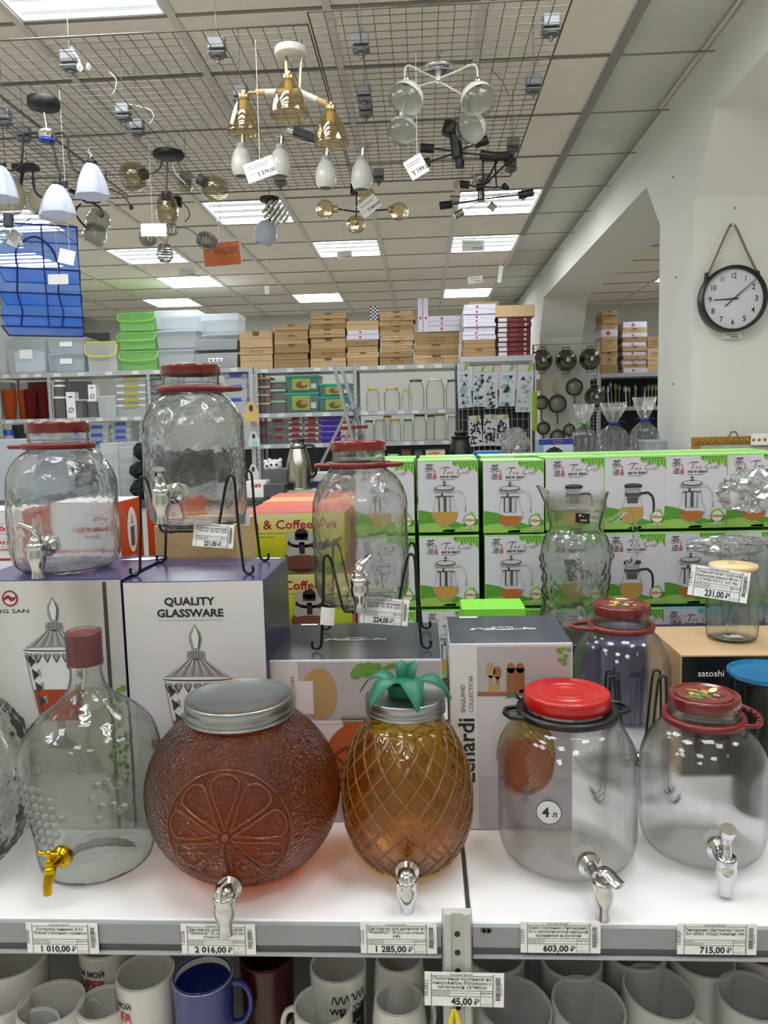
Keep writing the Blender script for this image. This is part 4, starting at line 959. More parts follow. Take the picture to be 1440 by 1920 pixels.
p = MB(); p.quad(-.045, 0, .045, .028, 1, 0); o = p.build('top_panel', C_('maroon_panel', '#6a3a62'), th, (w*.55, .04, h+.0004)); o.rotation_euler.x = -PI/2
# ---- collection boxes (middle and right)
M_EF = C_('soft_white', '#cfcccf'); M_ET = mat('slate_glossy_card', '#3b3f4a', .25, var=.06, vscale=9)
EM = [C_('ink_black', '#1b1b1b'), C_('kitchen_grey', '#a7a3a6'), C_('kitchen_light', '#bfbbc0'), C_('wood_tan', '#8c5c3a'), C_('wood_pale', '#a38a5e'), C_('counter', '#b5b0bb'), C_('leaf_green', '#5f8a35'), C_('pic_amber', '#a5592f'), C_('pic_amber_dark', '#70351f'), C_('pic_yellow', '#a9933a'), C_('steel_pic', '#8e8f90'), C_('leaf_teal', '#3f6f5f'), C_('soft_white', '#cfcccf'), C_('pic_tan', '#b48a5a')]
def crest(th, w, d, h, s=1.0):
    b = MB(); b.text('Lenardi', 0, .0, .009, 1, 0, bold=.01, w=.034); rr = random.Random(5)
    for q in (-1, 1):
        for k in range(10): b.ell(q*(.012+.004*k), .012+rr.uniform(-.003, .003), .004, .0035, 1, 0, 8)
    b.poly([(-.034, .014), (.034, .014), (.028, .019), (-.028, .019)], 1, 0)
    o = b.build('top_crest', C_('crest_white', '#d9d9dc'), th, (w*.48, d*.56, h+.0006)); o.rotation_euler.x = -PI/2; o.rotation_euler.z = PI; o.rotation_euler.x = PI/2; o.rotation_euler.y = 0
    o.rotation_euler = (-PI/2, 0, 0); o.rotation_euler = (PI/2, PI, 0); o.rotation_euler = (-PI/2, 0, PI)
    b = MB(); b.add([(.022, d-.012, h+.0008), (.052, d-.012, h+.0008), (.052, d-.004, h+.0008), (.022, d-.004, h+.0008)], [(0, 1, 2, 3)]); b.build('top_sticker', M_PAPER, th)
th, w, d, h = carton('collection_box', 'tall white box lettered ENGLAND COLLECTION with pineapple dispenser picture', .034, .2155, 1.12, 1.285, SZ, 1.179, M_EF, M_ET)
def X2(px, Y=1.12): return PY(px, 1380, Y).x-.034
p = MB(); sx = X2(896)
p.quad(sx, .002, w-.002, h-.005, 1, 1); p.quad(sx, .002, w-.002, .085, 2, 5)
zc_ = PY(950, 1305, 1.12).z-SZ; p.quad(sx, .085, w-.002, zc_, 2, 2); p.quad(sx, zc_, w*.62, zc_+.007, 3, 3); p.quad(w*.62, zc_, w-.002, zc_+.004, 3, 2)
p.ell(sx+.020, zc_+.040, .007, .012, 3, 4, 14); p.quad(sx+.017, zc_+.006, sx+.023, zc_+.032, 3, 4); p.ell(sx+.030, zc_+.036, .006, .010, 3, 3, 14); p.quad(sx+.0275, zc_+.006, sx+.0325, zc_+.03, 3, 3); p.quad(sx+.016, zc_+.006, sx+.034, zc_+.02, 4, 4)
for k in (0, 1): p.ell(sx+.050+.0135*k, zc_+.043, .0062, .008, 4, 3, 14); p.quad(sx+.0435+.0135*k, zc_+.006, sx+.0565+.0135*k, zc_+.043, 4, 3)
p.quad(sx+.062, zc_+.005, w-.03, zc_+.010, 4, 0)
p.text('ENGLAND', sx-.0235+.005, h-.106-.0, .0062, 2, 0, 'l', rot=PI/2, w=.043); p.text('COLLECTION', sx-.0065, h-.106, .0062, 2, 0, 'l', rot=PI/2, w=.056)
p.text('Lenardi', sx-.0055, h-.115, .024, 2, 0, 'r', rot=PI/2, bold=.02)
for k in range(10):
    a = rl.uniform(0, 6); p.ell(w-.010+rl.uniform(-.012, .006), h-.018+rl.uniform(-.014, .010), .004, .0025, 4+k*.1, 6, 8)
# printed pineapple dispenser
cxp = PY(986, 1400, 1.12).x-.034; czp = PY(986, 1415, 1.12).z-SZ
p.ell(cxp, czp, .044, .063, 4, 9, 36); p.ell(cxp, czp-.018, .042, .045, 5, 7, 36)
p.quad(cxp-.026, czp+.055, cxp+.026, czp+.066, 5, 9); p.quad(cxp-.030, czp+.062, cxp+.030, czp+.076, 6, 10); p.quad(cxp-.030, czp+.067, cxp+.030, czp+.0685, 7, 0)
p.poly([(cxp-.004, czp+.076), (cxp-.018, czp+.098), (cxp-.032, czp+.088), (cxp-.018, czp+.090), (cxp+.0, czp+.080)], 7, 11)
for k in range(-9, 10):
    for q in (-1, 1):
        pts = []
        for j in range(15):
            v = -1+2*j/14; u = k/5.0+q*v*.95
            if abs(u) <= 1: pts.append((cxp+.044*math.sqrt(max(0, 1-v*v))*math.sin(u*PI/2)*.99, czp+v*.060))
        if len(pts) > 1: p.line(pts, .0007, 8, 8)
p.ell(cxp, czp-.055, .007, .007, 8, 10, 14); p.poly([(cxp-.006, czp-.058), (cxp+.003, czp-.058), (cxp+.001, czp-.074), (cxp-.004, czp-.074)], 9, 10)
p.build('printed_front', EM, th); crest(th, w, d, h)
th, w, d, h = carton('collection_box', 'wide white box with orange dispenser picture carrying the middle wire stand', -.248, .0225, 1.14, 1.36, SZ, 1.150, M_EF, M_ET)
p = MB(); sx = PY(560, 1300, 1.14).x+.248
p.quad(sx, .002, w-.002, h-.004, 1, 1); p.quad(sx, .12, w-.002, .165, 2, 12); p.quad(sx, .002, w-.002, .12, 2, 5); p.quad(sx, .160, w*.66, .166, 3, 12)
bx = PY(592, 1290, 1.14).x+.248; bz = PY(600, 1300, 1.14).z-SZ
p.ell(bx+.004, bz, .026, .040, 3, 13, 30); p.ell(bx+.009, bz, .023, .040, 4, 4, 30); p.quad(bx-.03, bz-.033, bx-.004, bz+.02, 5, 12)
for k in range(30): p.ell(w*.60+rl.uniform(-.03, .035), h-.016+rl.uniform(-.012, .010), .005, .004, 5+k*.05, 6, 8)
p.ell(w*.75, bz+.0, .02, .03, 4, 12, 20)
p.text('ENGLAND', sx-.026, h-.095, .006, 2, 0, 'l', rot=PI/2, w=.043); p.text('COLLECTION', sx-.006, h-.083, .006, 2, 0, 'l', rot=PI/2, w=.056)
ox_ = PY(672, 1420, 1.14).x+.248; oz_ = PY(672, 1425, 1.14).z-SZ
p.ell(ox_, oz_, .052, .060, 5, 7, 40); p.ell(ox_-.01, oz_-.016, .036, .040, 6, 8, 40)
for k in range(9):
    a = 2*PI*k/9; p.poly([(ox_-.01+.006*math.cos(a), oz_-.016+.006*math.sin(a)), (ox_-.01+.032*math.cos(a-.27), oz_-.016+.034*math.sin(a-.27)), (ox_-.01+.032*math.cos(a+.27), oz_-.016+.034*math.sin(a+.27))], 7, 7)
p.quad(ox_-.022, oz_+.055, ox_+.022, oz_+.064, 6, 7); p.quad(ox_-.025, oz_+.062, ox_+.025, oz_+.072, 7, 10); p.quad(ox_-.025, oz_+.066, ox_+.025, oz_+.0672, 8, 0)
p.build('printed_front', EM, th); crest(th, w, d, h)
# ---- tea cup boxes
TM = [C_('box_lilac_white', '#c6c4cb'), C_('ink_black', '#151515'), C_('seal_red', '#a02a22'), C_('script_brown', '#8d6f6b'), C_('hill_green', '#4f8f2a'), C_('hill_light', '#8db653'), C_('leaf_green2', '#4b8c2e'), C_('leaf_light', '#86b94a'), C_('steel_light', '#b9b9b9'), C_('steel_dark', '#4b4b4d'), C_('glass_line', '#8c9298'), C_('tea_amber', '#b08a45'), C_('tea_orange', '#a5642a'), C_('badge_cream', '#cfd3b4'), C_('badge_green', '#356b22'), C_('white', '#d9dada')]
TOPG = mat('tea_box_green_edge', '#8fc86a', .4); TOPC = mat('tea_box_blue_edge', '#79b7c8', .4); SIDEG = mat('tea_box_side', '#3f7a2a', .5)
def tea_print(w, h, kind, cyan=False):
    p = MB(); P = lambda u, v: (u*w, v*h); e = .003
    p.quad(.001, .001, w-.001, h-.0035, 1, 0)
    X, Z = lambda u: u*w, lambda v: v*h
    # hills
    pts = [P(0, .30)]+[P(t/12, .30-.165*(t/12)+.035*math.sin(t/12*6.0+.5)) for t in range(13)]+[P(1, 0), P(0, 0)]
    p.poly([P(.008, .30)]+[P(.008+.984*t/12, .295-.155*min(1, t/9)+.03*math.sin(t/12*5.5+.6)+(.045 if t > 9 else 0)) for t in range(13)]+[P(.992, .008), P(.008, .008)], 2, 4)
    p.poly([P(.008, .11)]+[P(.008+.6*t/8, .11+.055*math.sin(t/8*PI)-.07*t/8) for t in range(9)]+[P(.6, .008), P(.008, .008)], 3, 5)
    p.poly([P(.4, .03), P(.6, .055), P(.8, .085), P(.992, .10), P(.992, .008), P(.4, .008)], 3, 5)
    p.line([P(.02, .12), P(.3, .15), P(.45, .06), P(.7, .03)], w*.006, 4, 6); p.line([P(.3, .1), P(.5, .04), P(.8, .05), P(.98, .12)], w*.006, 4, 7)
    # leaves hanging from the top right corner
    rr = random.Random(5)
    for k in range(17):
        x = .60+.40*k/16; l = .05+.11*(k/16)+rr.uniform(-.02, .02); a = rr.uniform(-.25, .25); tw = .03
        p.poly([P(min(.99, x), .972), P(min(.992, x+tw), .972-l*.45), P(min(.99, x+a*l*.6), .972-l), P(x-tw, .972-l*.5)], 3+k*.05, 6 if k % 2 else 7)
    p.quad(X(.58), Z(.955), X(.99), Z(.975), 3, 6)
    # writing
    p.text('茶', X(.18), Z(.845), h*.088, 3, 1, bold=.0, shear=.15); p.text('道', X(.18), Z(.745), h*.068, 3, 1, bold=.0, shear=.1)
    p.text('2', X(.285), Z(.80), h*.07, 3, 2, shear=-.2); p.quad(X(.25), Z(.738), X(.31), Z(.79), 3, 2); p.text('红', X(.28), Z(.745), h*.03, 4, 0)
    p.text('T', X(.43), Z(.805), h*.10, 3, 3, shear=.4, w=w*.12); p.text('ea', X(.53), Z(.808), h*.046, 3, 3, shear=.4, w=w*.11); p.text('C', X(.67), Z(.80), h*.088, 3, 3, shear=.4, w=w*.09); p.text('up', X(.79), Z(.808), h*.046, 3, 3, shear=.4, w=w*.13)
    p.line([P(.37, .875), P(.47, .90), P(.53, .885)], h*.006, 3, 3)
    p.text('时尚茶饮  飘逸生活', X(.53), Z(.752), h*.026, 3, 1, bold=.03, w=w*.32); p.line([P(.37, .728), P(.62, .728)], h*.005, 3, 1)
    # pot
    cx, s = .44, 1.0
    E = lambda u, v, a, b_, L, m: p.ell(X(u), Z(v), a*w, b_*h, L, m, 28)
    if kind == 'black':
        E(cx+.02, .60, .145, .028, 8, 1); E(cx+.02, .606, .125, .018, 9, 9); p.quad(X(cx-.12), Z(.57), X(cx+.16), Z(.60), 7, 1)
        p.quad(X(cx-.10), Z(.52), X(cx+.14), Z(.58), 5, 10); p.quad(X(cx-.11), Z(.455), X(cx+.15), Z(.515), 6, 9); p.quad(X(cx-.09), Z(.50), X(cx+.12), Z(.515), 7, 8)
        p.poly([P(cx-.08, .46), P(cx+.11, .46), P(cx+.10, .36), P(cx-.07, .36)], 5, 9)
        p.line([P(cx+.15, .49), P(cx+.27, .50), P(cx+.34, .44), P(cx+.36, .34), P(cx+.355, .22)], w*.035, 6, 1)
        body = [(-.10, .44), (.13, .44), (.18, .30), (.19, .20), (.14, .12), (.08, .09), (-.08, .09), (-.14, .12), (-.18, .20), (-.16, .30)]
        lv_, tm = .29, 11
    else:
        E(cx, .69, .035, .03, 8, 8); E(cx, .69, .02, .018, 9, 9); p.quad(X(cx-.025), Z(.64), X(cx+.025), Z(.665), 8, 9)
        E(cx, .615, .17, .04, 7, 9); E(cx, .62, .15, .028, 8, 8); p.quad(X(cx-.14), Z(.555), X(cx+.14), Z(.60), 6, 10)
        p.poly([P(cx-.21, .60), P(cx-.13, .585), P(cx-.13, .53)], 6, 10)
        p.quad(X(cx-.15), Z(.50), X(cx+.15), Z(.545), 7, 8); p.quad(X(cx-.15), Z(.495), X(cx+.15), Z(.505), 8, 9); p.quad(X(cx-.06), Z(.50), X(cx-.02), Z(.545), 8, 9)
        p.quad(X(cx-.105), Z(.29), X(cx+.105), Z(.50), 5, 8); p.quad(X(cx-.02), Z(.29), X(cx+.03), Z(.50), 6, 9); p.quad(X(cx-.105), Z(.29), X(cx-.08), Z(.50), 6, 9); p.quad(X(cx+.075), Z(.29), X(cx+.105), Z(.50), 6, 10)
        p.line([P(cx+.15, .57), P(cx+.27, .57), P(cx+.33, .48), P(cx+.345, .36), P(cx+.34, .28)], w*.022, 5, 10); p.line([P(cx+.155, .57), P(cx+.27, .565), P(cx+.325, .48), P(cx+.34, .36)], w*.010, 6, 15)
        body = [(-.14, .50), (.14, .50), (.17, .36), (.215, .27), (.205, .20), (.13, .12), (.06, .095), (-.06, .095), (-.13, .12), (-.205, .20), (-.215, .27), (-.17, .36)]
        lv_, tm = (.27, 11) if kind == 'large' else (.24, 12)
        if kind == 'small': lv_ = .22
    pts = [P(cx+a, b_) for a, b_ in body]; p.line(pts+[pts[0]], w*.008, 8, 10)
    tea = [P(cx+a, b_) for a, b_ in body if b_ <= lv_+.03]
    p.poly(tea, 4.5, tm); wd = max(abs(a) for a, b_ in body if b_ <= lv_+.03); E(cx, lv_, wd*.99, .02, 5, tm); p.ell(X(cx), Z(lv_), wd*.99*w, .019*h, 4.7, 10, 28)
    # badge
    E(.85, .165, .105, .085, 8, 14); E(.85, .165, .092, .074, 9, 13); p.text({'large': '500ml'}.get(kind, '350ml'), X(.85), Z(.148), h*.038, 10, 2, bold=.025, w=w*.165)
    p.poly([P(.78, .235), P(.86, .275), P(.93, .265), P(.88, .235)], 9, 7); p.quad(X(.80), Z(.045), X(.91), Z(.085), 9, 13); p.text('玻璃', X(.855), Z(.052), h*.022, 10, 1)
    return p
TW, THH, TD = .1335, .1615, .118
TPROTO = {}
def tea_box(kind, x, y, z, label, group, cyan=False, w=TW, h=THH):
    key = (kind, cyan)
    if key not in TPROTO:
        th = thing('tea_cup_box', label, 'box', (x, y, z), 0, group)
        MB().bbox(0, w, 0, TD, 0, h, .001).build('carton', TOPC if cyan else TOPG, th)
        MB().add([(-.0002, .004, .003), (-.0002, TD-.004, .003), (-.0002, TD-.004, h-.003), (-.0002, .004, h-.003)], [(3, 2, 1, 0)]).build('side_panel', SIDEG, th)
        MB().add([(w+.0002, .004, .003), (w+.0002, TD-.004, .003), (w+.0002, TD-.004, h-.003), (w+.0002, .004, h-.003)], [(0, 1, 2, 3)]).build('side_panel', SIDEG, th)
        tm = list(TM)
        if cyan: tm[6] = C_('leaf_cyan', '#4f9db5'); tm[7] = C_('leaf_cyan_light', '#7cc0d2')
        tea_print(w, h, kind).build('printed_front', tm, th)
        TPROTO[key] = th; return th
    return dup(TPROTO[key], (x, y, z), 0, label, group)
cols = [PY(a, 1000, 1.7).x+.002 for a in (664, 784, 906, 1021, 1131, 1243, 1359)]
kinds = [['large', 'large', 'small', 'black', 'black', 'small', 'small'], ['large', 'large', 'small', 'black', 'black', 'small', 'small'], ['large', 'large', 'small', 'small', 'small', 'small', 'large']]
where = ['behind the jar on the middle stand', 'right of the jar on the middle stand', 'third from the left', 'behind the glass jug', 'right behind the jug handle', 'above the tan carton', 'at the right edge']
rowz = [1.2665, 1.0975, .9285]
kn = {'large': 'picturing a 500ml pot', 'small': 'picturing a 350ml pot', 'black': 'picturing a black-lidded pot'}
for r_ in range(3):
    for c in range(7):
        cyan = (r_ == 2 and c in (5, 6))
        z = rowz[r_]-(.004 if c == 2 and r_ == 0 else 0)
        lb = '%s tea cup box, %s row, %s' % ('blue-edged' if cyan else 'green-edged', ['top', 'middle', 'bottom'][r_], where[c])
        tea_box(kinds[r_][c], cols[c]+random.uniform(-.001, .001), 1.70+random.uniform(0, .006), z, lb, 'tea cup boxes stacked in three rows', cyan)
rz_ = MB().bbox(cols[0], cols[6]+.15, 1.70, 1.95, SZ, rowz[2]-.0005, .001)
tag(rz_.build('stacking_tray', M_DARK), 'low dark tray under the tea cup boxes, hidden behind the cartons', 'tray')
for c in range(7):
    tea_box(kinds[0][c], cols[c]+.004, 1.83, rowz[0]+.002, 'green-topped tea cup box in the rear row, %s' % where[c], 'tea cup boxes of the rear row')
    for r_ in (1, 2):
        pass
sup = MB().bbox(cols[0]+.004, cols[6]+.13, 1.83, 1.945, rowz[2], rowz[0]+.0015, .001); tag(sup.build('support_carton', SIDEG), 'long green carton under the rear row of tea cup boxes', 'box')
gb = PY(866, 1141, 1.42); gb2 = PY(986, 1141, 1.42)
tag(MB().bbox(gb.x, gb2.x, 1.42, 1.5, SZ, gb.z, .002).build('green_carton', mat('bright_green_card', '#77c83a', .4)), 'bright green carton top showing behind the right slate-topped box', 'box')
# ---- coffee pot boxes
M_CF = gradmat('coffee_box_face', [(0, '#4a7a22'), (.33, '#5d8a28'), (.40, '#9aa81e'), (.62, '#b9b81f'), (.85, '#c9c873'), (1, '#cfcfc6')], -.02, .17, noise_amt=.05)
CM = [C_('title_red', '#8c1c20'), C_('ink_black', '#151515'), C_('pot_purple', '#2b1c2f'), C_('pot_glass', '#a3a39b'), C_('coffee', '#6b3f33'), C_('coffee_dark', '#3a2220'), C_('title_halo', '#e6cfae'), C_('steel_light', '#b9b9b9')]
def coffee_print(th, w, h):
    p = MB()
    p.text('Tea & Coffee Pot', w*.47, h-.034, .019, 2, 6, bold=.05, w=w*.93); p.text('Tea & Coffee Pot', w*.47, h-.034, .019, 3, 0, bold=.02, w=w*.91)
    p.text('Outstanding Quality  Extraordinary Originality', w*.035, h-.045, .0036, 2, 1, 'l', w=w*.55); p.text('Leading The Popular Vogue', w*.035, h-.053, .0036, 2, 1, 'l', w=w*.31)
    cx, cz = w*.60, h*.37
    p.ell(cx, cz+.034, .034, .012, 3, 3); p.poly([(cx-.034, cz+.034), (cx+.034, cz+.034), (cx+.030, cz+.006), (cx-.030, cz+.006)], 2, 3)
    p.ell(cx+.0, cz+.018, .031, .011, 4, 2); p.ell(cx, cz+.022, .026, .008, 5, 3)
    p.ell(cx, cz+.038, .014, .011, 6, 2); p.quad(cx-.014, cz+.024, cx+.014, cz+.038, 6, 2); p.quad(cx-.006, cz-.006, cx+.006, cz+.02, 5, 2)
    p.poly([(cx+.018, cz+.010), (cx+.032, cz+.0), (cx+.078, cz+.016), (cx+.084, cz+.030), (cx+.076, cz+.030), (cx+.034, cz+.016)], 6, 2)
    p.poly([(cx-.034, cz-.002), (cx+.034, cz-.002), (cx+.042, cz-.022), (cx+.03, cz-.038), (cx-.03, cz-.038), (cx-.042, cz-.022)], 3, 4)
    p.ell(cx, cz-.002, .036, .016, 4, 3); p.ell(cx, cz-.018, .041, .010, 4.5, 4); p.ell(cx, cz-.034, .034, .012, 2.5, 5)
    p.ell(w*.10, .012, .011, .011, 2, 0); p.ell(w*.10, .012, .006, .006, 3, 6)
    return p.build('printed_front', CM, th)
cx0 = PY(446, 1030, 1.62).x; cx1 = cx0+.232
zA, zB, zC = PY(560, 1110, 1.62).z+.031-.0, 0, 0
zt1 = PY(520, 962, 1.62).z; zt2 = PY(560, 1076, 1.62).z
M_CT = mat('coffee_box_red_top', '#a83c2e', .4)
for i, (za, zb, lab) in enumerate([(zt2, zt1, 'yellow and green box lettered Coffee Pot, upper one, left of middle jar'), (zt2-(zt1-zt2), zt2, 'yellow and green coffee pot box underneath the upper one')]):
    th, w, d, h = carton('coffee_pot_box', lab, cx0+(.012 if i else 0), cx1+(.012 if i else 0), 1.62, 1.74, za+.0005, zb, M_CF, M_CT, M_CT, group='coffee pot boxes'); coffee_print(th, w, h)
tag(MB().bbox(cx0, cx1+.012, 1.62, 1.735, SZ, zt2-(zt1-zt2), .002).build('support_carton', M_CARD), 'plain carton hidden under the coffee pot boxes', 'box')
for k, (yy, c, s_) in enumerate(((1.76, '#b9452f', .02), (1.90, '#c9904a', .028), (2.04, '#b5452f', .032))):
    x_ = PY(500, 950, yy).x; zz = PY(520, 950-9*k, yy).z
    tag(MB().bbox(x_-.03+.02*k, x_+.24, yy, yy+.13, SZ, zz, .002).build('coffee_pot_box', mat('coffee_top_%d' % k, c, .4)), ['red-topped carton directly behind the upper coffee pot box', 'tan-topped carton second behind the coffee pot box', 'red-topped carton third behind the coffee pot box'][k], 'box')
# ---- french press boxes at the left, open brown carton
M_OR = mat('press_orange', '#b5481f', .35); M_PWH = mat('press_white', '#cbc9cc', .4)
PM = [C_('press_red', '#a32a20'), C_('ink_black', '#151515'), C_('white', '#d9dada'), C_('glass_line', '#8c9298'), C_('steel_dark', '#4b4b4d'), M_OR]
def press_box(label, xa, xb, y0, y1, zt, lines, side='r'):
    th, w, d, h = carton('french_press_box', label, xa, xb, y0, y1, SZ, zt, M_PWH, M_PWH, M_OR)
    p = MB()
    for (t, u, v, s, frame) in lines:
        if frame: p.quad(w*u-s*2.9, h-v-s*.45, w*u+s*2.6, h-v+s*1.4, 1.5, 0); p.quad(w*u-s*2.8, h-v-s*.35, w*u+s*2.5, h-v+s*1.3, 2, 2)
        p.text(t, w*u, h-v, s, 3, 0, bold=.03)
    p.quad(.002, h-.098, w-.002, h-.093, 1, 0); p.quad(.002, .002, w-.002, h-.10, 1, 2)
    p.build('printed_front', PM, th)
    s = MB(); s.ell(.06, h-.062, .026, .046, 1, 2, 30)     # oval press picture on the right side
    s.quad(.05, h-.095, .07, h-.055, 2, 4); s.poly([(.052, h-.05), (.068, h-.05), (.060, h-.028)], 2, 3); s.line([(.07, h-.055), (.08, h-.06), (.08, h-.08), (.07, h-.085)], .002, 2, 3); s.text('PRESS', .06, h-.12, .007, 2, 2)
    o = s.build('side_picture', PM, th, (w+.0006, 0, 0)); o.rotation_euler.z = PI/2
    return th
xl = PY(-60, 1000, 1.45).x; xr = PY(40, 1000, 1.45).x
press_box('white and orange press box at the left edge, partly reading KER', xl, xr, 1.45, 1.57, PY(20, 958, 1.45).z, [('600ml', .64, .040, .011, True), ('MAKER', .66, .066, .008, True), ('PLUNGER', .66, .078, .0045, False)])
xa = PY(98, 1000, 1.46).x; xb = PY(226, 1000, 1.46).x
press_box('white and orange press box seen through the left jar', xa, xb, 1.46, 1.58, PY(160, 942, 1.46).z, [('800ml', .72, .036, .009, True), ('COFFEE MAKER', .60, .058, .008, False), ('PLUNGER', .6, .07, .005, False)])
xa2 = xb+.045
th_, w_, d_, h_ = carton('french_press_box', 'orange press box turned sideways right of the left jar', xb+.002, xb+.095, 1.60, 1.73, SZ, PY(250, 935, 1.6).z, M_OR, mat('press_dark_flap', '#2c1a18', .5), M_OR)
s = MB(); s.ell(w_*.62, h_-.060, .024, .046, 1, 2, 30); s.quad(w_*.62-.009, h_-.092, w_*.62+.009, h_-.06, 2, 4); s.poly([(w_*.62-.008, h_-.052), (w_*.62+.008, h_-.052), (w_*.62, h_-.026)], 2, 3); s.build('printed_front', PM, th_)
cb0 = PY(290, 1010, 1.40).x; cb1 = PY(443, 1010, 1.40).x; zt = PY(360, 985, 1.40).z
th, w, d, h = carton('open_carton', 'plain tan carton behind the left wire stand', cb0, cb1, 1.40, 1.56, SZ, zt, M_CARD, None)
b = MB(); b.line([(w*.05, h-.01), (w*.45, h-.06)], .0012, 1, 0); b.line([(w*.95, h-.01), (w*.5, h-.06)], .0012, 1, 0); b.line([(w*.1, h-.06), (w*.9, h-.06)], .0012, 1, 0); b.build('flap_crease', M_CARD2, th)
p_ = MB(); p_.add([(0, 0, 0), (.05, -.01, 0), (.075, .015, 0), (.03, .02, 0)], [(0, 1, 2, 3)]); tag(p_.build('paper_slip', M_PAPER, None, (PY(240, 1050, 1.30).x-.01, 1.29, 1.2852)), 'white paper slip lying on the purple box top by the stand', 'paper')
p_ = MB(); p_.add([(0, 0, 0), (.04, -.004, 0), (.046, .006, 0), (.006, .008, 0)], [(0, 1, 2, 3)]); tag(p_.build('paper_slip', M_PAPER, None, (-.295, 1.31, 1.2802)), 'white paper slip at the right rear corner of the lettered box', 'paper')
# ================================================================== back of the shop: racks, cartons, containers
def rect(x0, y0, x1, y1, Y):
    a = PY(x0, (y0+y1)/2, Y); b = PY(x1, (y0+y1)/2, Y); t = PY((x0+x1)/2, y0, Y); u = PY((x0+x1)/2, y1, Y)
    return a.x, b.x, u.z, t.z
RY = 8.0
def capz(base, z1):
    for b0, top in ((1.69, 2.095), (1.365, 1.635), (.95, 1.315)):
        if base is not None and abs(base-b0) < .012: return min(z1, top)
        if base is not None and b0 < base < top: return min(z1, top)
    return z1
ZT, Z2, Z3, Z4 = 2.165, 1.69, 1.365, .95
def rack(label, xs, y0, y1, levels, ztop, posts=True, name='storage_rack'):
    th = thing(name, label, 'shelf', (xs[0], y0, 0)); o = (-xs[0], -y0, 0)
    for a, b in zip(xs[:-1], xs[1:]):
        for z in levels: MB().box(a+.012, b-.012, y0, y1, z-.045, z).build('shelf_board', M_SHELFG, th, o)
    for x in xs:
        for yy in (y0-.004, y1-.03):
            p = MB(); p.box(x-.018, x+.018, yy, yy+.003, 0, ztop).box(x-.018, x-.015, yy, yy+.03, 0, ztop)
            if yy < y0:
                k = .9
                while k < ztop-.03: p.box(x-.004, x+.004, yy-.0012, yy, k, k+.012, 1); k += .05
            p.build('post', [M_SHELFG, M_DARK], th, o)
    # price strips on the front edges
    for a, b in zip(xs[:-1], xs[1:]):
        for z in levels[-3:]:
            rd = random.Random(int(a*100+z*10)); x = a+.06
            while x < b-.12: MB().box(x, x+.07, y0-.003, y0-.001, z-.042, z-.006).build('price_strip', mat('label_white', '#cfd2d6', .5), th, o); x += rd.uniform(.12, .3)
    return th
pxs = [PY(x, 700, RY).x for x in (-6, 90, 277, 470)]
rack('grey steel rack at the back left, plastic boxes on top', pxs, RY, RY+.45, [.15, .55, Z4, Z3, Z2, ZT], ZT+.005)
pxs2 = [PY(x, 700, RY).x for x in (479, 665, 859)]
rack('grey steel rack at the back middle, brown cartons on top', pxs2, RY, RY+.45, [.15, .55, Z4, Z3, Z2-.005, ZT-.02], ZT)
tag(MB().box(pxs[0], pxs2[-1], RY+.452, RY+.46, .02, 1.36).build('rack_back_panel', M_DARK), 'dark panel closing the lower back of the racks', 'panel')
def solid(name, label, cat, x0, y0, x1, y1, Y, D, m, base=None, group=None, b=.003, dz=0):
    a, c, z0, z1 = rect(x0, y0, x1, y1, Y)
    if base is not None: z0 = base
    if Y >= RY: z1 = capz(base, z1)
    w = c-a; mb = MB(); mb.bbox(-w/2, w/2, 0, D, 0, z1-z0, min(b, w*.1, (z1-z0)*.2))
    o = mb.build(name, m, None, ((a+c)/2, Y, z0)); tag(o, label, cat, group); return o
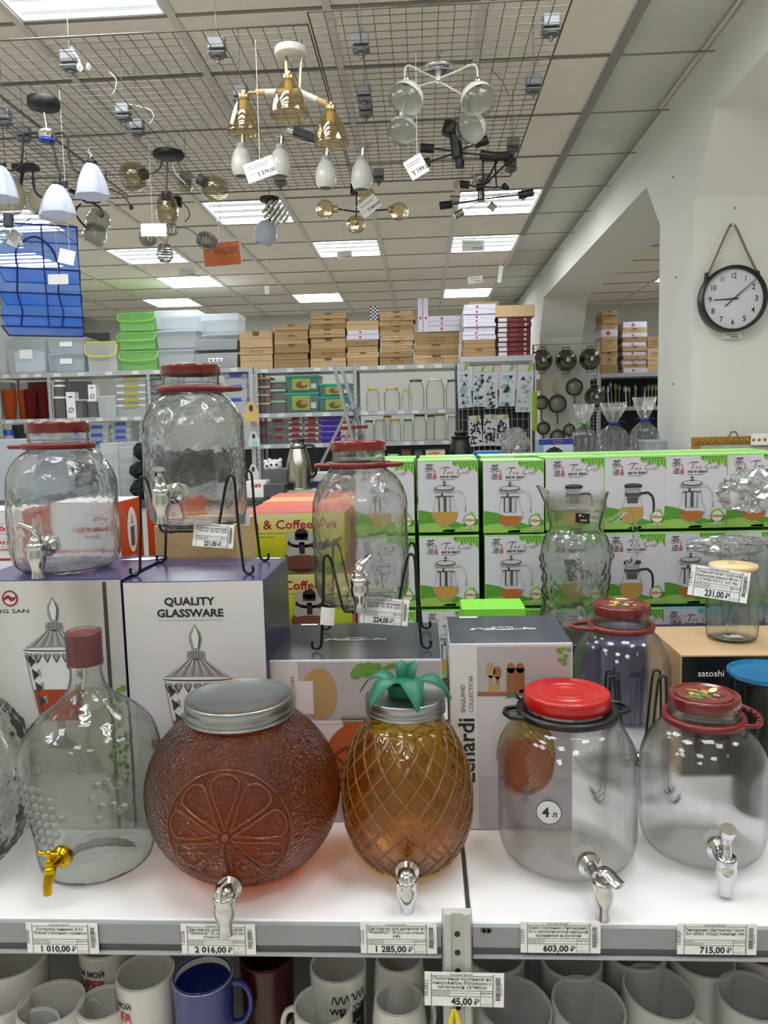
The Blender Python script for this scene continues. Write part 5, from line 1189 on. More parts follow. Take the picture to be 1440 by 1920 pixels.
# ---- carton stacks on the high rack
CARDS = [M_CARD, mat('cardboard_pale', '#bfa27a', .8, var=.05, vscale=12), M_CARD2]
M_WB = mat('lilac_white_card', '#cfcbd8', .45); M_WR = mat('wine_red_card', '#5e1a1d', .4)
M_SC = mat('carton_seam', '#6d5638', .9); M_PENCIL = mat('felt_pen', '#5b4b36', .8)
SN = ['leftmost', 'second', 'third', 'fourth', 'fifth', 'sixth', 'seventh', 'eighth']
def stack(si, x0, x1, ys, mats_, Y=RY+.02, D=.33, base=ZT-.02, wh='carton stack on the high rack', seed=0, jit=1.5, marks=None):
    rd = random.Random(seed+si); z1s = [rect(x0, y, x1, ys[-1], Y)[3] for y in ys[:-1]]+[base]
    n = len(ys)-1
    for k in range(n):
        a = PY(x0+rd.uniform(-jit, jit), (ys[k]+ys[k+1])/2, Y).x; b = PY(x1+rd.uniform(-jit, jit), (ys[k]+ys[k+1])/2, Y).x
        zt, zb = z1s[k]-.0012, z1s[k+1]; mk = mats_[k] if isinstance(mats_, list) else mats_
        m = {'b': rd.choice(CARDS), 'w': M_WB, 'r': M_WR}[mk]
        kind = {'b': 'flat brown carton', 'w': 'flat white carton', 'r': 'dark red flat box'}[mk]
        lab = '%s, %s from top in the %s %s' % (kind, ORD[k] if k else 'first', SN[si], wh)
        dy = rd.uniform(-.015, .01)
        th = thing('flat_carton', lab, 'box', (a, Y+dy, zb), rd.uniform(-.02, .02), 'cartons stacked on the racks'); w, h = b-a, zt-zb
        MB().bbox(0, w, 0, D, 0, h, .003).build('carton', m, th)
        p = MB()
        if mk == 'b':
            p.quad(w*.0+.004, h*.55, w-.004, h*.55+.0035, 1, 0)
            if rd.random() < .5: p.poly([(w*.38, h*.99), (w*.62, h*.99), (w*.58, h*.7), (w*.42, h*.7)], 1.5, 0)
            if marks: p.text(marks, w*.45, h*.2, min(.045, h*.5), 2, 1, shear=.25)
            elif rd.random() < .35 and h > .04: p.text('РАЗ50', w*.5, h*.25, h*.4, 2, 1, shear=.2, w=w*.4)
        elif mk == 'w':
            p.ell(w*.42, h*.5, h*.28, h*.28, 2, 2, 14); p.quad(w*.5, h*.35, w*.72, h*.45, 2, 3); p.quad(.004, h*.1, w-.004, h*.14, 1, 3)
        else:
            p.quad(.003, h*.12, w*.27, h*.9, 2, 4); p.ell(w*.83, h*.5, h*.28, h*.28, 2, 4, 14); p.quad(w*.38, h*.42, w*.6, h*.55, 2, 5); p.ell(w*.83, h*.5, h*.15, h*.15, 3, 5, 10)
        p.build('front_print', [M_SC, M_PENCIL, C_('rose_red', '#b5464c'), C_('soft_grey', '#b3aeb9'), C_('label_white2', '#c9c6c8'), C_('dull_rose', '#9a5557')], th)
stack(0, 449, 510, [621, 652, 665, 685], 'b')
stack(1, 514, 578, [608.5, 619, 628, 637, 645, 662, 674, 685], 'b')
stack(2, 581, 648, [587, 598, 607, 616, 625, 633, 654, 671, 684], 'b')
stack(3, 650, 710, [601, 618.5, 627.5, 637, 649, 660.5, 671, 682], ['b', 'w', 'w', 'b', 'b', 'b', 'b'])
stack(4, 713, 776, [584, 592, 601, 610, 619.5, 629, 639, 649, 660, 670, 681], 'b', jit=2.5)
stack(5, 778, 860, [622, 645, 654, 665, 680], 'b', marks='122672')
b_ = rect(778, 622, 860, 680, RY+.02)
zS6 = rect(778, 622, 860, 680, RY+.02)[3]
stack(5, 803, 864, [592, 602, 611, 620.5], 'w', base=zS6, wh='white pile on the numbered cartons', seed=4)
for k, (xa, xb) in enumerate(((783.5, 792.5), (793.5, 803))):
    o = solid('upright_carton', ['left upright narrow white carton on the numbered cartons', 'right upright narrow white carton on the numbered cartons'][k], 'box', xa, 559, xb, 622, RY+.02, .3, M_WB, base=zS6)
    a, c, z0, z1 = rect(xa, 559, xb, 622, RY+.02); p = MB(); p.ell(0, (z1-z0)*.42, .012, .016, 1, 0, 12); p.build('front_print', C_('rose_red', '#b5464c'), o)
o = solid('checked_carton', 'narrow checkered box standing upright on the fourth stack', 'box', 694, 574, 709, 601, RY+.02, .25, M_WB, base=rect(650, 601, 710, 682, RY+.02)[3])
p = MB(); a, c, z0, z1 = rect(694, 574, 709, 601, RY+.02)
for i in range(4):
    for j in range(8):
        if (i+j) % 2: p.quad(-(c-a)/2+(c-a)*i/4, (z1-z0)*j/8, -(c-a)/2+(c-a)*(i+1)/4, (z1-z0)*(j+1)/8, 1, 0)
p.build('check_print', M_INK, o)
# seventh stack stands on the hook fixture shelf, eighth beside it
stack(6, 869, 929, [570, 580, 589, 598, 606, 613, 620, 628, 637, 653, 670], ['w']*8+['b', 'b'], Y=7.6, base=PY(900, 670, 7.6).z, wh='stack of the high rack')
z8 = PY(960, 668, 7.6).z
stack(7, 934, 996, [595, 604, 614, 623, 632, 641, 650, 659, 668], 'r', Y=7.6, base=z8, wh='stack of the high rack')
solid('long_carton', 'long tan carton lying on top of the dark red boxes', 'box', 929, 572, 1003, 594, 7.58, .35, CARDS[1], base=PY(960, 595, 7.6).z+.002)
solid('long_carton', 'brown carton lying on top of the white seventh stack', 'box', 878, 565, 936, 571, 7.8, .1, CARDS[0], base=PY(900, 570, 7.6).z)
a0, a1 = PY(862, 675, 7.6).x, PY(1000, 675, 7.6).x
rk = thing('hook_fixture', 'grey end rack carrying the white and dark red stacks, hooks below', 'shelf', (a0, 7.5, 0))
zz = min(PY(900, 670, 7.6).z, z8)
MB().box(0, a1-a0, 0, .5, zz-.05, zz-.0005).build('shelf_board', M_SHELFG, rk)
if z8 > zz: MB().box((a1-a0)*.5, a1-a0, .09, .44, zz, z8-.0005).build('shelf_riser', M_SHELFG, rk)
else: MB().box(0, (a1-a0)*.48, .09, .44, zz, PY(900, 670, 7.6).z-.0005).build('shelf_riser', M_SHELFG, rk)
for x in (.01, a1-a0-.01): MB().box(x-.015, x+.015, 0, .03, 0, zz-.05).build('post', M_SHELFG, rk); MB().box(x-.015, x+.015, .47, .5, 0, zz-.05).build('post', M_SHELFG, rk)
# ---- plastic bins on the left rack top
M_CLR = film('translucent_plastic', '#e3ebf0', .5, .06, .2); M_CLR2 = film('milky_plastic2', '#e6eaec', .72, .06, .25); M_GRN = film('green_plastic', '#a6e08e', .75, .06, .25); M_GRND = mat('green_plastic_rim', '#78c850', .4)
M_YEL = mat('yellow_plastic', '#e0cf2e', .4); M_GREYP = mat('grey_basket', '#a3a6aa', .6); M_LILAC = mat('lilac_lid', '#b3b6c9', .5)
def bin_(name, label, x0, y0, x1, y1, base=None, body=None, rim=None, Y=RY+.02, D=.36, taper=.06, handle_m=None, group=None, content=None, sticker=False, cat='container', lidh=.012, ribs=False):
    a, c, z0, z1 = rect(x0, y0, x1, y1, Y)
    if base is not None: z0 = base
    if Y >= RY: z1 = capz(base, z1)
    th = thing(name, label, cat, ((a+c)/2, Y, z0), 0, group); w, h = (c-a)/2, z1-z0; t = taper*w; body = body or M_CLR; rim = rim or M_CLR2
    def ring(k, z): q = w-t*(1-k)-.004; d0 = t*(1-k); return [(-q, d0, z), (q, d0, z), (q, D-d0, z), (-q, D-d0, z)]
    b = MB(); b.add(ring(0, .001)+ring(1, h-lidh), [(3, 2, 1, 0), (0, 1, 5, 4), (1, 2, 6, 5), (2, 3, 7, 6), (3, 0, 4, 7)])
    if ribs:
        for i in range(9):
            for j in range(4): b.box(-w*.85+w*1.7*i/9, -w*.85+w*1.7*i/9+w*.1, .0+t*.5-.006, .0+t*.5-.002, h*.1+h*.2*j, h*.1+h*.2*j+h*.1)
    b.build('body', body, th)
    MB().bbox(-w, w, -.004, D+.004, h-lidh, h-.0005, .003).build('rim', rim, th)
    if content: MB().bbox(-w*.75, w*.75, .05, D-.05, .01, h*.7, .01).build('contents', content, th)
    if handle_m: MB().tube(smooth_prof([(-w*1.02, -.006, h*.9), (-w*.99, -.02, h*.66), (-w*.8, -.03, h*.52), (0, -.035, h*.48), (w*.8, -.03, h*.52), (w*.99, -.02, h*.66), (w*1.02, -.006, h*.9)], 3), .008, 6).build('handle', handle_m, th)
    if sticker: MB().box(-w*.35, w*.3, t*.5-.006, t*.5-.004, h*.45, h*.72).build('sticker', M_PAPER, th)
    return th
def zt(y, x=200, Y=RY+.02): return PY(x, y, Y).z
T0 = ZT+.001
bin_('plastic_tub', 'round white tub cut off by the left edge, on the rack', -4, 612, 10, 692, T0, M_CLR2)
bin_('storage_bin', 'large clear bin with moulded grip under the blue net', 12, 638, 87, 692, T0, content=mat('pale_blue_stuff', '#dbe3ec', .7), sticker=True)
bin_('storage_bin', 'clear bin with white sticker, lower of the pair under the net', 89, 662, 160, 692, T0, content=mat('blue_grey_stuff', '#a3aec6', .7), sticker=True)
bin_('storage_bin', 'clear bin with white sticker, upper of the pair under the net', 88, 632, 160, 661, zt(661.5), content=mat('blue_grey_stuff', '#a3aec6', .7), sticker=True)
bin_('bucket', 'clear bucket with yellow rim and handle', 162, 640, 220, 692, T0, M_CLR2, M_YEL, handle_m=M_YEL, cat='bucket')
GB = 'stacked green buckets'
bin_('bucket', 'green-rimmed bucket, topmost of the green stack', 222, 586, 290, 624, zt(622), M_GRN, M_GRND, handle_m=M_GRND, cat='bucket', group=GB)
bin_('bucket', 'green-rimmed bucket, middle of the green stack', 222, 623, 292, 659, zt(657), M_GRN, M_GRND, handle_m=M_GRND, cat='bucket', group=GB)
bin_('bucket', 'green-rimmed bucket, lowest of the green stack', 225, 658, 296, 693, T0, M_GRN, M_GRND, handle_m=M_GRND, cat='bucket', group=GB)
for k, (a, c, t, u, nm) in enumerate([(290, 372, 582, 618, 'topmost'), (293, 370, 620, 655, 'middle'), (296, 366, 656, 693, 'lowest')]):
    bin_('storage_bin', 'clear box, %s of the stack right of the green buckets' % nm, a, t, c, u, T0 if k == 2 else zt(u+1), M_CLR, M_LILAC if k else M_CLR2, group='clear boxes stacked beside the buckets')
bin_('storage_bin', 'clear box on top of the two grey baskets', 376, 588, 447, 625, zt(628), M_CLR, M_CLR2)
bin_('storage_bin', 'shallow clear lid tray above the grey baskets', 378, 626, 446, 636, zt(636.5), M_CLR, M_CLR2)
bin_('basket', 'grey woven-look basket, upper of two beside the cartons', 364, 637, 446, 662, zt(662), M_GREYP, M_GREYP, cat='basket', ribs=True)
bin_('basket', 'grey woven-look basket with tag, lower of two beside the cartons', 365, 663, 446, 692, T0, M_GREYP, M_GREYP, cat='basket', ribs=True, sticker=True)
solid('flat_box', 'dark flat box lying behind the bins left of the green stack', 'box', 140, 624, 204, 640, RY+.39, .055, M_DARK, base=T0)
solid('box', 'frosted crate behind the large clear bin, under the blue net', 'box', 20, 618, 92, 640, RY+.39, .055, M_CLR2, base=T0)
# ---- second level
def canister(name, label, xc, y0, y1, rpx, base, Y=RY+.1, body=None, lidm=None, group=None, cat='jar', lh=.02, neck=0.0, twotone=None):
    p = PY(xc, (y0+y1)/2, Y); r = PY(xc+rpx, y0, Y).x-PY(xc, y0, Y).x; z1 = capz(base, PY(xc, y0, Y).z); h = z1-base
    th = thing(name, label, cat, (p.x, Y, base), 0, group)
    if neck: pf = smooth_prof([(0, .004), (r*.9, .002), (r, .015), (r, h*.66), (r*.95, h*.76), (r*neck, h-lh*1.4), (r*neck, h-.004)], 3)
    else: pf = [(0, .003), (r*.95, .002), (r, .012), (r, h-lh)]
    MB().lathe(pf, 24).build('body', body or M_THIN, th)
    q = r*(neck or 1)*1.08; MB().lathe([(q, h-lh), (q, h-.003), (q*.93, h), (0, h)], 24).build('lid', lidm or M_WHITE, th)
    return th
M_YLID = mat('yellow_lid', '#c9a820', .35); M_GLID = mat('dark_green_lid', '#1f5a42', .35); M_WLID = mat('white_lid', '#d6d8d6', .35); M_RLID = mat('brick_red_lid', '#8f2f2a', .35); M_TEAL = mat('teal_lid', '#2ba08d', .4)
J2 = 'glass jars on the second level of the middle rack'
for k, (x, y0, r, m, lb) in enumerate([(699, 728, 12, M_YLID, 'yellow-lidded glass jar, leftmost on the second level'), (735, 727, 15, M_YLID, 'wide yellow-lidded glass jar beside the first one'), (763, 730, 9, M_YLID, 'narrow yellow-lidded jar partly hidden by tall jars'),
        (780, 712, 15, M_GLID, 'tall green-lidded glass jar on the second level, left'), (816, 710, 17, M_WLID, 'tall white-lidded glass jar on the second level'), (850, 712, 14, M_GLID, 'tall green-lidded glass jar at the right end of second level')]):
    canister('glass_jar', lb, x, y0, 765, r, Z2-.004, neck=.72, lidm=m, group=J2, Y=RY+.12+.04*(k % 2))
J3 = 'glass jars on the third level of the middle rack'
for k, (x, y0, r, m, lb) in enumerate([(692, 788, 9, M_GLID, 'green-lidded jar, leftmost on the third level'), (713, 787, 11, M_WLID, 'white-lidded jar on the third level'), (741, 786, 11, M_YLID, 'yellow-lidded short jar on the third level'),
        (765, 786, 9, M_TEAL, 'teal-lidded jar on the third level'), (787, 776, 12, M_RLID, 'tall red-lidded jar, left on the third level'), (808, 778, 8, M_RLID, 'narrow red-lidded jar behind its taller neighbour'), (825, 776, 12, M_YLID, 'tall yellow-lidded jar on the third level'), (847, 780, 8, M_WLID, 'pale jar at the right end of the third level'),
        (727, 779, 9, M_YLID, 'yellow-lidded jar in the rear of the third level')]):
    canister('glass_jar', lb, x, y0, 830, r, Z3+.001, neck=.78, lidm=m, group=J3, Y=RY+.1+(.2 if k in (5, 8) else .04*(k % 2)))
J4 = 'jars on the fourth level of the middle rack'
for k, (x, y0, r, m, lb) in enumerate([(762, 842, 11, M_RLID, 'red-lidded jar low behind the tea boxes'), (785, 842, 9, M_GLID, 'green-lidded jar low behind the tea boxes'), (738, 851, 12, M_WLID, 'white-lidded low jar behind the middle jar lid')]):
    canister('glass_jar', lb, x, y0, 900, r, Z4+.001, neck=.85, lidm=m, group=J4, Y=RY+.12)
def box_stack(name, label, x0, x1, ys, base, body, lidm, Y=RY+.06, D=.25, group=None, clip=None, sticker=None, cat='food container', tapr=.08):
    n = len(ys)-1
    for k in range(n):
        zb = base if k == n-1 else PY(x0, ys[k+1], Y).z
        th = bin_(name, (label % ('single' if n == 1 else (ORD[k] if k < n-1 else 'lowest'))), x0, ys[k], x1, ys[k+1], zb, body, lidm, Y=Y, D=D, taper=tapr, group=group, cat=cat, lidh=.022)
        a, c, z0, z1 = rect(x0, ys[k], x1, ys[k+1], Y); w, h = (c-a)/2, z1-zb
        if clip: MB().bbox(-w*.5, w*.5, -.012, -.004, h-.04, h-.003, .003).build('clip', clip, th)
        if sticker:
            s = MB(); s.quad(-w*.6, h*.12, w*.45, h-.03, 1, 0, -.001); s.ell(-w*.05, h*.42, w*.35, h*.22, 2, 1, 14, -.001); s.ell(w*.1, h*.5, w*.2, h*.12, 3, 2, 10, -.001); s.quad(w*.5, h*.2, w*.8, h*.5, 2, 3, -.001); s.build('label', sticker, th)
M_SMK = film('smoky_plastic', '#77787c', .6, .2, .2); M_TEALB = film('teal_plastic', '#6e9a92', .75, .2, .2); M_PEACH = mat('peach_lid', '#d49a80', .5); M_PGRN = mat('pale_green_lid', '#96b592', .5); M_PURP2 = mat('purple_plastic', '#3f1f8a', .4); M_CLIP = mat('dark_red_clip', '#7c2026', .4); M_PINK = mat('pale_pink_lid', '#c9a6a6', .5); M_BLUEC = mat('blue_clip', '#2e4fb5', .4)
ST1 = [C_('sticker_green', '#8aa04a'), C_('sticker_brown', '#6b4a32'), C_('sticker_tan', '#a98458'), C_('sticker_white', '#b9c4bf')]
FC = 'food containers stacked on the middle rack'
box_stack('food_container', 'peach-lidded container, %s of its stack on the second level', 478, 507, [707, 723.5, 739, 755, 768], Z2-.004, M_SMK, M_PEACH, group=FC)
box_stack('food_container', 'pale green-lidded container, %s of its stack on the second level', 508, 536, [713, 730, 751, 768], Z2-.004, M_SMK, M_PGRN, group=FC)
box_stack('food_container', 'large teal-lidded container with food label, %s of two, left', 535, 599, [704, 736, 768], Z2-.004, M_TEALB, M_TEAL, group=FC, sticker=ST1, D=.3)
box_stack('food_container', 'teal-lidded container with food label, %s of two, behind the ladder', 598, 660, [719, 743, 768], Z2-.004, M_TEALB, M_TEAL, group=FC, sticker=ST1, D=.3)
box_stack('food_container', 'red-clipped container in the first column, %s of them', 481, 506, [790, 812, 830], Z3+.001, M_SMK, M_SMK, clip=M_CLIP, group=FC)
box_stack('food_container', 'red-clipped container in the second column, %s of them', 509, 537, [785, 801, 816, 830], Z3+.001, M_SMK, M_SMK, clip=M_CLIP, group=FC)
box_stack('food_container', 'red-clipped container in the third column, %s of them', 541, 568, [780, 790, 801, 812, 822, 832], Z3+.001, M_SMK, M_PINK, clip=M_CLIP, group=FC)
box_stack('food_container', 'pink-lidded container in the fourth column, %s of them', 571, 598, [780, 790, 801, 811, 821, 832], Z3+.001, M_SMK, M_PINK, clip=M_CLIP, group=FC)
box_stack('food_container', 'purple food container, %s of the purple stack', 600, 636, [776, 787, 798, 809, 820, 832], Z3+.001, M_PURP2, mat('violet_lid', '#5637a8', .4), group=FC)
box_stack('food_container', 'pinkish container, %s of the stack behind the ladder', 640, 662, [778, 790, 802, 816, 832], Z3+.001, M_PINK, M_CLIP, group=FC)
# left rack, second level
VA = 'coloured glass vases on the left rack'
M_VOR = film('orange_vase', '#c8622c', .6, .06); M_VRD = film('plum_vase', '#7c2f30', .65, .06)
for k, (x, y0, r, m, lb) in enumerate([(16, 731, 13, M_VOR, 'orange ombre glass vase at the far left of the rack'), (38, 731, 10, M_VOR, 'orange and brown glass vase beside the first one'), (56, 730, 11, M_VRD, 'plum coloured glass vase left of the post'), (76, 731, 11, M_VRD, 'dark red glass vase touching the post')]):
    p = PY(x, 750, RY+.1); rr = PY(x+r, 750, RY+.1).x-p.x; h = PY(x, y0, RY+.1).z-Z2
    tag(MB().lathe(shell(smooth_prof([(0, .004), (rr*.7, .002), (rr*.75, .02), (rr*.85, h*.3), (rr, h*.7), (rr*.96, h)], 3), .005, .015), 24).build('glass_vase', m, None, (p.x, RY+.12+.05*(k % 2), Z2+.001)), lb, 'vase', VA)
solid('box', 'red printed box standing behind the plum vase', 'box', 55, 704, 86, 731, RY+.26, .12, mat('brick_red_card', '#7b2a20', .5), base=Z2)
solid('box', 'grey appliance box at the far left of the rack', 'box', 0, 712, 20, 735, RY+.26, .12, M_GREYP, base=Z2)
solid('box', 'white box behind the vases left of the post', 'box', 36, 712, 52, 733, RY+.26, .12, M_WHITE, base=Z2)
FC2 = 'kitchen canisters on the left rack'
canister('canister', 'white-lidded glass canister, lower of the double stack by the post', 113, 744, 778, 11, Z2+.001, group=FC2, cat='canister', body=M_SMK)
canister('canister', 'white-lidded glass canister, upper of the double stack by the post', 112, 722, 744, 10, PY(112, 744, RY+.1).z, group=FC2, cat='canister', body=M_SMK)
canister('canister', 'white-lidded small canister at the very top of the stack', 112, 709, 722, 10, PY(112, 722, RY+.1).z, group=FC2, cat='canister', body=M_SMK)
bin_('container', 'tall smoky container behind the labelled white box', 124, 707, 166, 777, Z2+.001, M_SMK, M_WLID, Y=RY+.3, D=.12)
def panel_box(label, x0, y0, x1, y1, base, Y=RY+.05):
    o = solid('boxed_container', label, 'box', x0, y0, x1, y1, Y, .1, M_WHITE, base=base); a, c, z0, z1 = rect(x0, y0, x1, y1, Y); w, h = (c-a)/2, z1-base
    p = MB(); p.ell(0, h*.3, w*.6, w*.6, 1, 0, 16); p.ell(0, h*.3, w*.42, w*.42, 2, 1, 16); p.line([(-w*.4, h*.2), (w*.4, h*.4)], w*.12, 3, 0); p.quad(-w*.4, h*.78, w*.4, h*.84, 1, 0); p.build('front_print', [M_DARK, M_WHITE], o)
panel_box('white box with round dark picture beside the canisters', 124, 735, 141, 778, Z2+.001)
panel_box('smaller white box with round dark picture, standing higher', 165, 721, 180, 750, Z2+.17)
bin_('container', 'white-lidded small clear container with green print', 143, 749, 163, 778, Z2+.001, M_SMK, M_WLID, Y=RY+.05, D=.14)
bin_('container', 'white-lidded small clear container under the higher white box', 164, 751, 182, 778, Z2+.001, M_SMK, M_WLID, Y=RY+.04, D=.16)
bin_('container', 'white-lidded milky container left of the flat box stack', 183, 742, 218, 778, Z2+.001, M_CLR2, M_WLID, Y=RY+.05, D=.2)
box_stack('flat_container', 'flat clear container with yellow clip, %s of the stack', 219, 274, [707, 721, 734, 746, 758, 778], Z2+.001, M_CLR, M_WLID, clip=mat('yellow_clip', '#a8a049', .4), group='flat clipped containers', cat='food container')
box_stack('flat_container', 'clear container with blue mark behind the tallest jar, %s one', 420, 464, [700, 722, 746, 770], Z2+.001, M_CLR, M_LILAC, clip=M_BLUEC, group='containers with blue marks', cat='food container')
box_stack('flat_container', 'clear container left behind the tallest jar, %s one', 284, 330, [708, 722, 736, 750, 770], Z2+.001, M_CLR, M_TEALB, group='containers behind the tallest jar', cat='food container')
box_stack('flat_container', 'clear blue-clipped container, %s of the left pile on the third level', 160, 204, [797, 812, 826, 842], Z3+.001, M_CLR, M_CLR2, clip=M_BLUEC, group='blue clipped containers on the left rack', cat='food container')
box_stack('flat_container', 'clear blue-clipped container, %s of the right pile on the third level', 207, 246, [791, 804, 816, 828, 842], Z3+.001, M_CLR, M_CLR2, clip=M_BLUEC, group='blue clipped containers on the left rack', cat='food container')
canister('bottle', 'white bottle with blue cap low at the left', 17, 806, 840, 9, Z3+.001, body=M_CLR2, lidm=M_BLUEC, cat='bottle', lh=.06)
solid('box', 'dark grey box on the third level at the far left', 'box', 22, 790, 42, 806, RY+.2, .15, M_DARK, base=Z3+.001)
# ---- mesh board with colanders, far column
yb = 8.30
a, c, z0, z1 = rect(1000, 645, 1121, 880, yb)
bd = thing('mesh_board', 'wire mesh board with colanders in front of the far column', 'rack', (a, yb, .3))
b = MB(); W = c-a; H = z1-.3
for i in range(int(W/.035)+1): b.tube([(i*.035, 0, 0), (i*.035, 0, H)], .0018, 4)
for j in range(int(H/.035)+1): b.tube([(0, .003, j*.035), (W, .003, j*.035)], .0018, 4)
o = b.build('wire_grid', mat('mesh_white', '#c9cbc9', .4), bd); o['kind'] = 'stuff'
MB().tube([(0, 0, -.3), (0, 0, H), (W, 0, H), (W, 0, -.3)], .012, 6).build('frame', M_SHELFG, bd)
M_COL = mat('polished_steel', '#6f6c64', .22, 1.0)
def colander(label, px, py, r_px, kind='bowl'):
    p = PY(px, py, yb-.07); r = PY(px+r_px, py, yb-.07).x-p.x
    th = thing('colander' if kind == 'bowl' else 'sieve', label, 'colander' if kind == 'bowl' else 'sieve', (p.x, yb-.02, p.z)); th.rotation_euler.x = PI/2
    if kind == 'bowl':
        MB().lathe(smooth_prof([(r*1.08, 0), (r, .008), (r*.93, .03), (r*.7, .07), (r*.45, .088), (r*.42, .098), (r*.3, .098), (0, .092)], 3), 32).build('bowl', M_COL, th)
        b = MB()
        for q in (-1, 1): b.tube([(-.04, q*r, .004), (-.035, q*(r+.03), .004), (.035, q*(r+.03), .004), (.04, q*r, .004)], .005, 6)
        b.build('handle', M_COL, th)
        MB().box(-r*.12, r*.12, -r*.2, r*.2, .0985, .1).build('sticker', M_PAPER, th)
    else:
        MB().lathe(smooth_prof([(r, .03), (r*.98, .02), (r*.95, .012), (r*.8, .03), (r*.5, .055), (0, .065)], 3), 28).build('mesh_bowl', mat('sieve_mesh', '#8b8c86', .45, .7, bump=.6, bscale=400), th)
        b = MB(); b.tube([(r*math.cos(2*PI*i/28), r*math.sin(2*PI*i/28), .02) for i in range(28)], .006, 6, closed=True); b.tube([(0, -r, .02), (0, -r-.12, .02)], .009, 6); b.tube([(0, r, .02), (0, r+.02, .01)], .006, 5); b.build('rim_and_handle', M_COL, th)
for a_ in [('left one of three steel colanders in the top row', 1017, 675, 19), ('middle one of three steel colanders in the top row', 1063, 675, 19), ('right one of three steel colanders in the top row', 1108, 673, 19), ('steel colander hanging lower right on the mesh board', 1117, 744, 18)]: colander(*a_)
for a_ in [('round sieve in the second row of the mesh board', 1078, 726, 16), ('large round sieve, lower middle of the mesh board', 1046, 757, 17), ('sieve at the lower left of the mesh board', 1016, 755, 13), ('dark sieve in the third row left', 1020, 803, 12), ('sieve low in the third row middle', 1046, 820, 14), ('dark sieve in the third row right', 1068, 806, 11)]: colander(*a_, kind='sieve')
for k, (x, y) in enumerate(((1011, 722), (1040, 722))):
    p = PY(x, y, yb-.03); tag(MB().bbox(-.03, .03, 0, .012, -.06, .06, .004).build('blister_pack', mat('cream_pack', '#b8ab7c', .5), None, (p.x, yb-.03, p.z)), ['left small yellowish pack on the mesh board', 'right small yellowish pack on the mesh board'][k], 'pack')
# ---- right room rack
RY2 = 9.3
a = PY(1122, 700, RY2).x; c = PY(1262, 700, RY2).x; zr = PY(1180, 699, RY2).z; zr2 = PY(1180, 762, RY2).z; zr3 = PY(1180, 840, RY2).z
r2 = thing('utensil_rack', 'grey rack behind the column with cartons and kitchen utensils', 'shelf', (a, RY2, 0))
for z in (zr, zr2, zr3, .4): MB().box(0, c-a, 0, .45, z-.045, z).build('shelf_board', M_SHELFG, r2)
for x in (.015, c-a-.015): MB().box(x-.015, x+.015, -.004, .03, 0, zr-.045).build('post', M_SHELFG, r2)
MB().box(0, c-a, .44, .45, .1, zr).build('back_panel', M_BLACK, r2)
stack(0, 1128, 1158, [583, 591, 599, 607, 617, 632, 648, 660, 672, 684, 697], ['b', 'b', 'b', 'b', 'w', 'b', 'b', 'b', 'b', 'b'], Y=RY2+.02, base=zr, wh='pile behind the big column', seed=9)
stack(1, 1168, 1213, [603, 615, 624, 632, 641, 649, 658, 666, 674, 682, 690, 698], ['w', 'b', 'w', 'b', 'w', 'b', 'w', 'b', 'w', 'b', 'w'], Y=RY2+.02, base=zr, wh='pile behind the big column', seed=10)
stack(2, 1215, 1240, [631, 652, 675, 697], 'b', Y=RY2+.02, base=zr, wh='pile behind the big column', seed=12)
for k in range(2): solid('upright_carton', ['tall white carton standing at the left of the carton piles', 'shorter white carton standing in front of the tall one'][k], 'box', (1120, 1116)[k], (577, 594)[k], (1129, 1124)[k], 697, RY2-.0+.1-.08*k, .3, M_WB, base=zr)
ru = random.Random(8)
for k in range(16):
    x = 1128+6.7*k; p = PY(x, 720, RY2+.12); L = PY(x, 712, RY2+.12).z-zr2
    tall = L*ru.uniform(.75, .95); m = [M_STEEL, M_BLACK, M_WHITE, M_STEEL, mat('olive_handle', '#8a9a3a', .5)][k % 5]
    th = thing('kitchen_utensil', '%s utensil, %s from left on the rack behind the column' % (['steel', 'black', 'white', 'steel', 'olive'][k % 5], (NTH+['fifteenth', 'sixteenth'])[k]), 'utensil', (p.x, RY2+.12, zr2), 0, 'utensils behind the column')
    th.rotation_euler.y = ru.uniform(-.12, .12)
    MB().tube([(0, 0, .002), (0, 0, tall*.72)], .007, 6).build('handle', m, th)
    MB().sphere((0, 0, tall*.85), .022, 8, 6, sz=1.8).build('head', M_STEEL if k % 3 == 0 else m, th)
# ---- towels and cutlery towels on hooks
TY = 6.3
a, c, z0, z1 = rect(858, 682, 1004, 860, TY)
hf = thing('hook_rack', 'black wire hook rack carrying the patterned towels', 'rack', (a, TY+.12, .2))
b = MB(); W = c-a; H = z1-.2
for i in range(int(W/.045)+1): b.tube([(i*.045, 0, 0), (i*.045, 0, H)], .003, 4)
for j in range(int(H/.09)+1): b.tube([(0, 0, j*.09), (W, 0, j*.09)], .003, 4)
o = b.build('wire_grid', M_SHELFG, hf); o['kind'] = 'stuff'
MB().tube([(0, 0, -.2), (0, 0, H), (W, 0, H), (W, 0, -.2)], .012, 6).build('frame', M_DARK, hf)
MB().box(.02, W-.02, .05, .06, 0, H-.2).build('dark_panel', M_BLACK, hf)
TRI = [C_('towel_white', '#ccced3'), C_('towel_black', '#2a2a2e'), C_('towel_grey', '#9c9ea4'), C_('towel_teal', '#8cc3c3')]
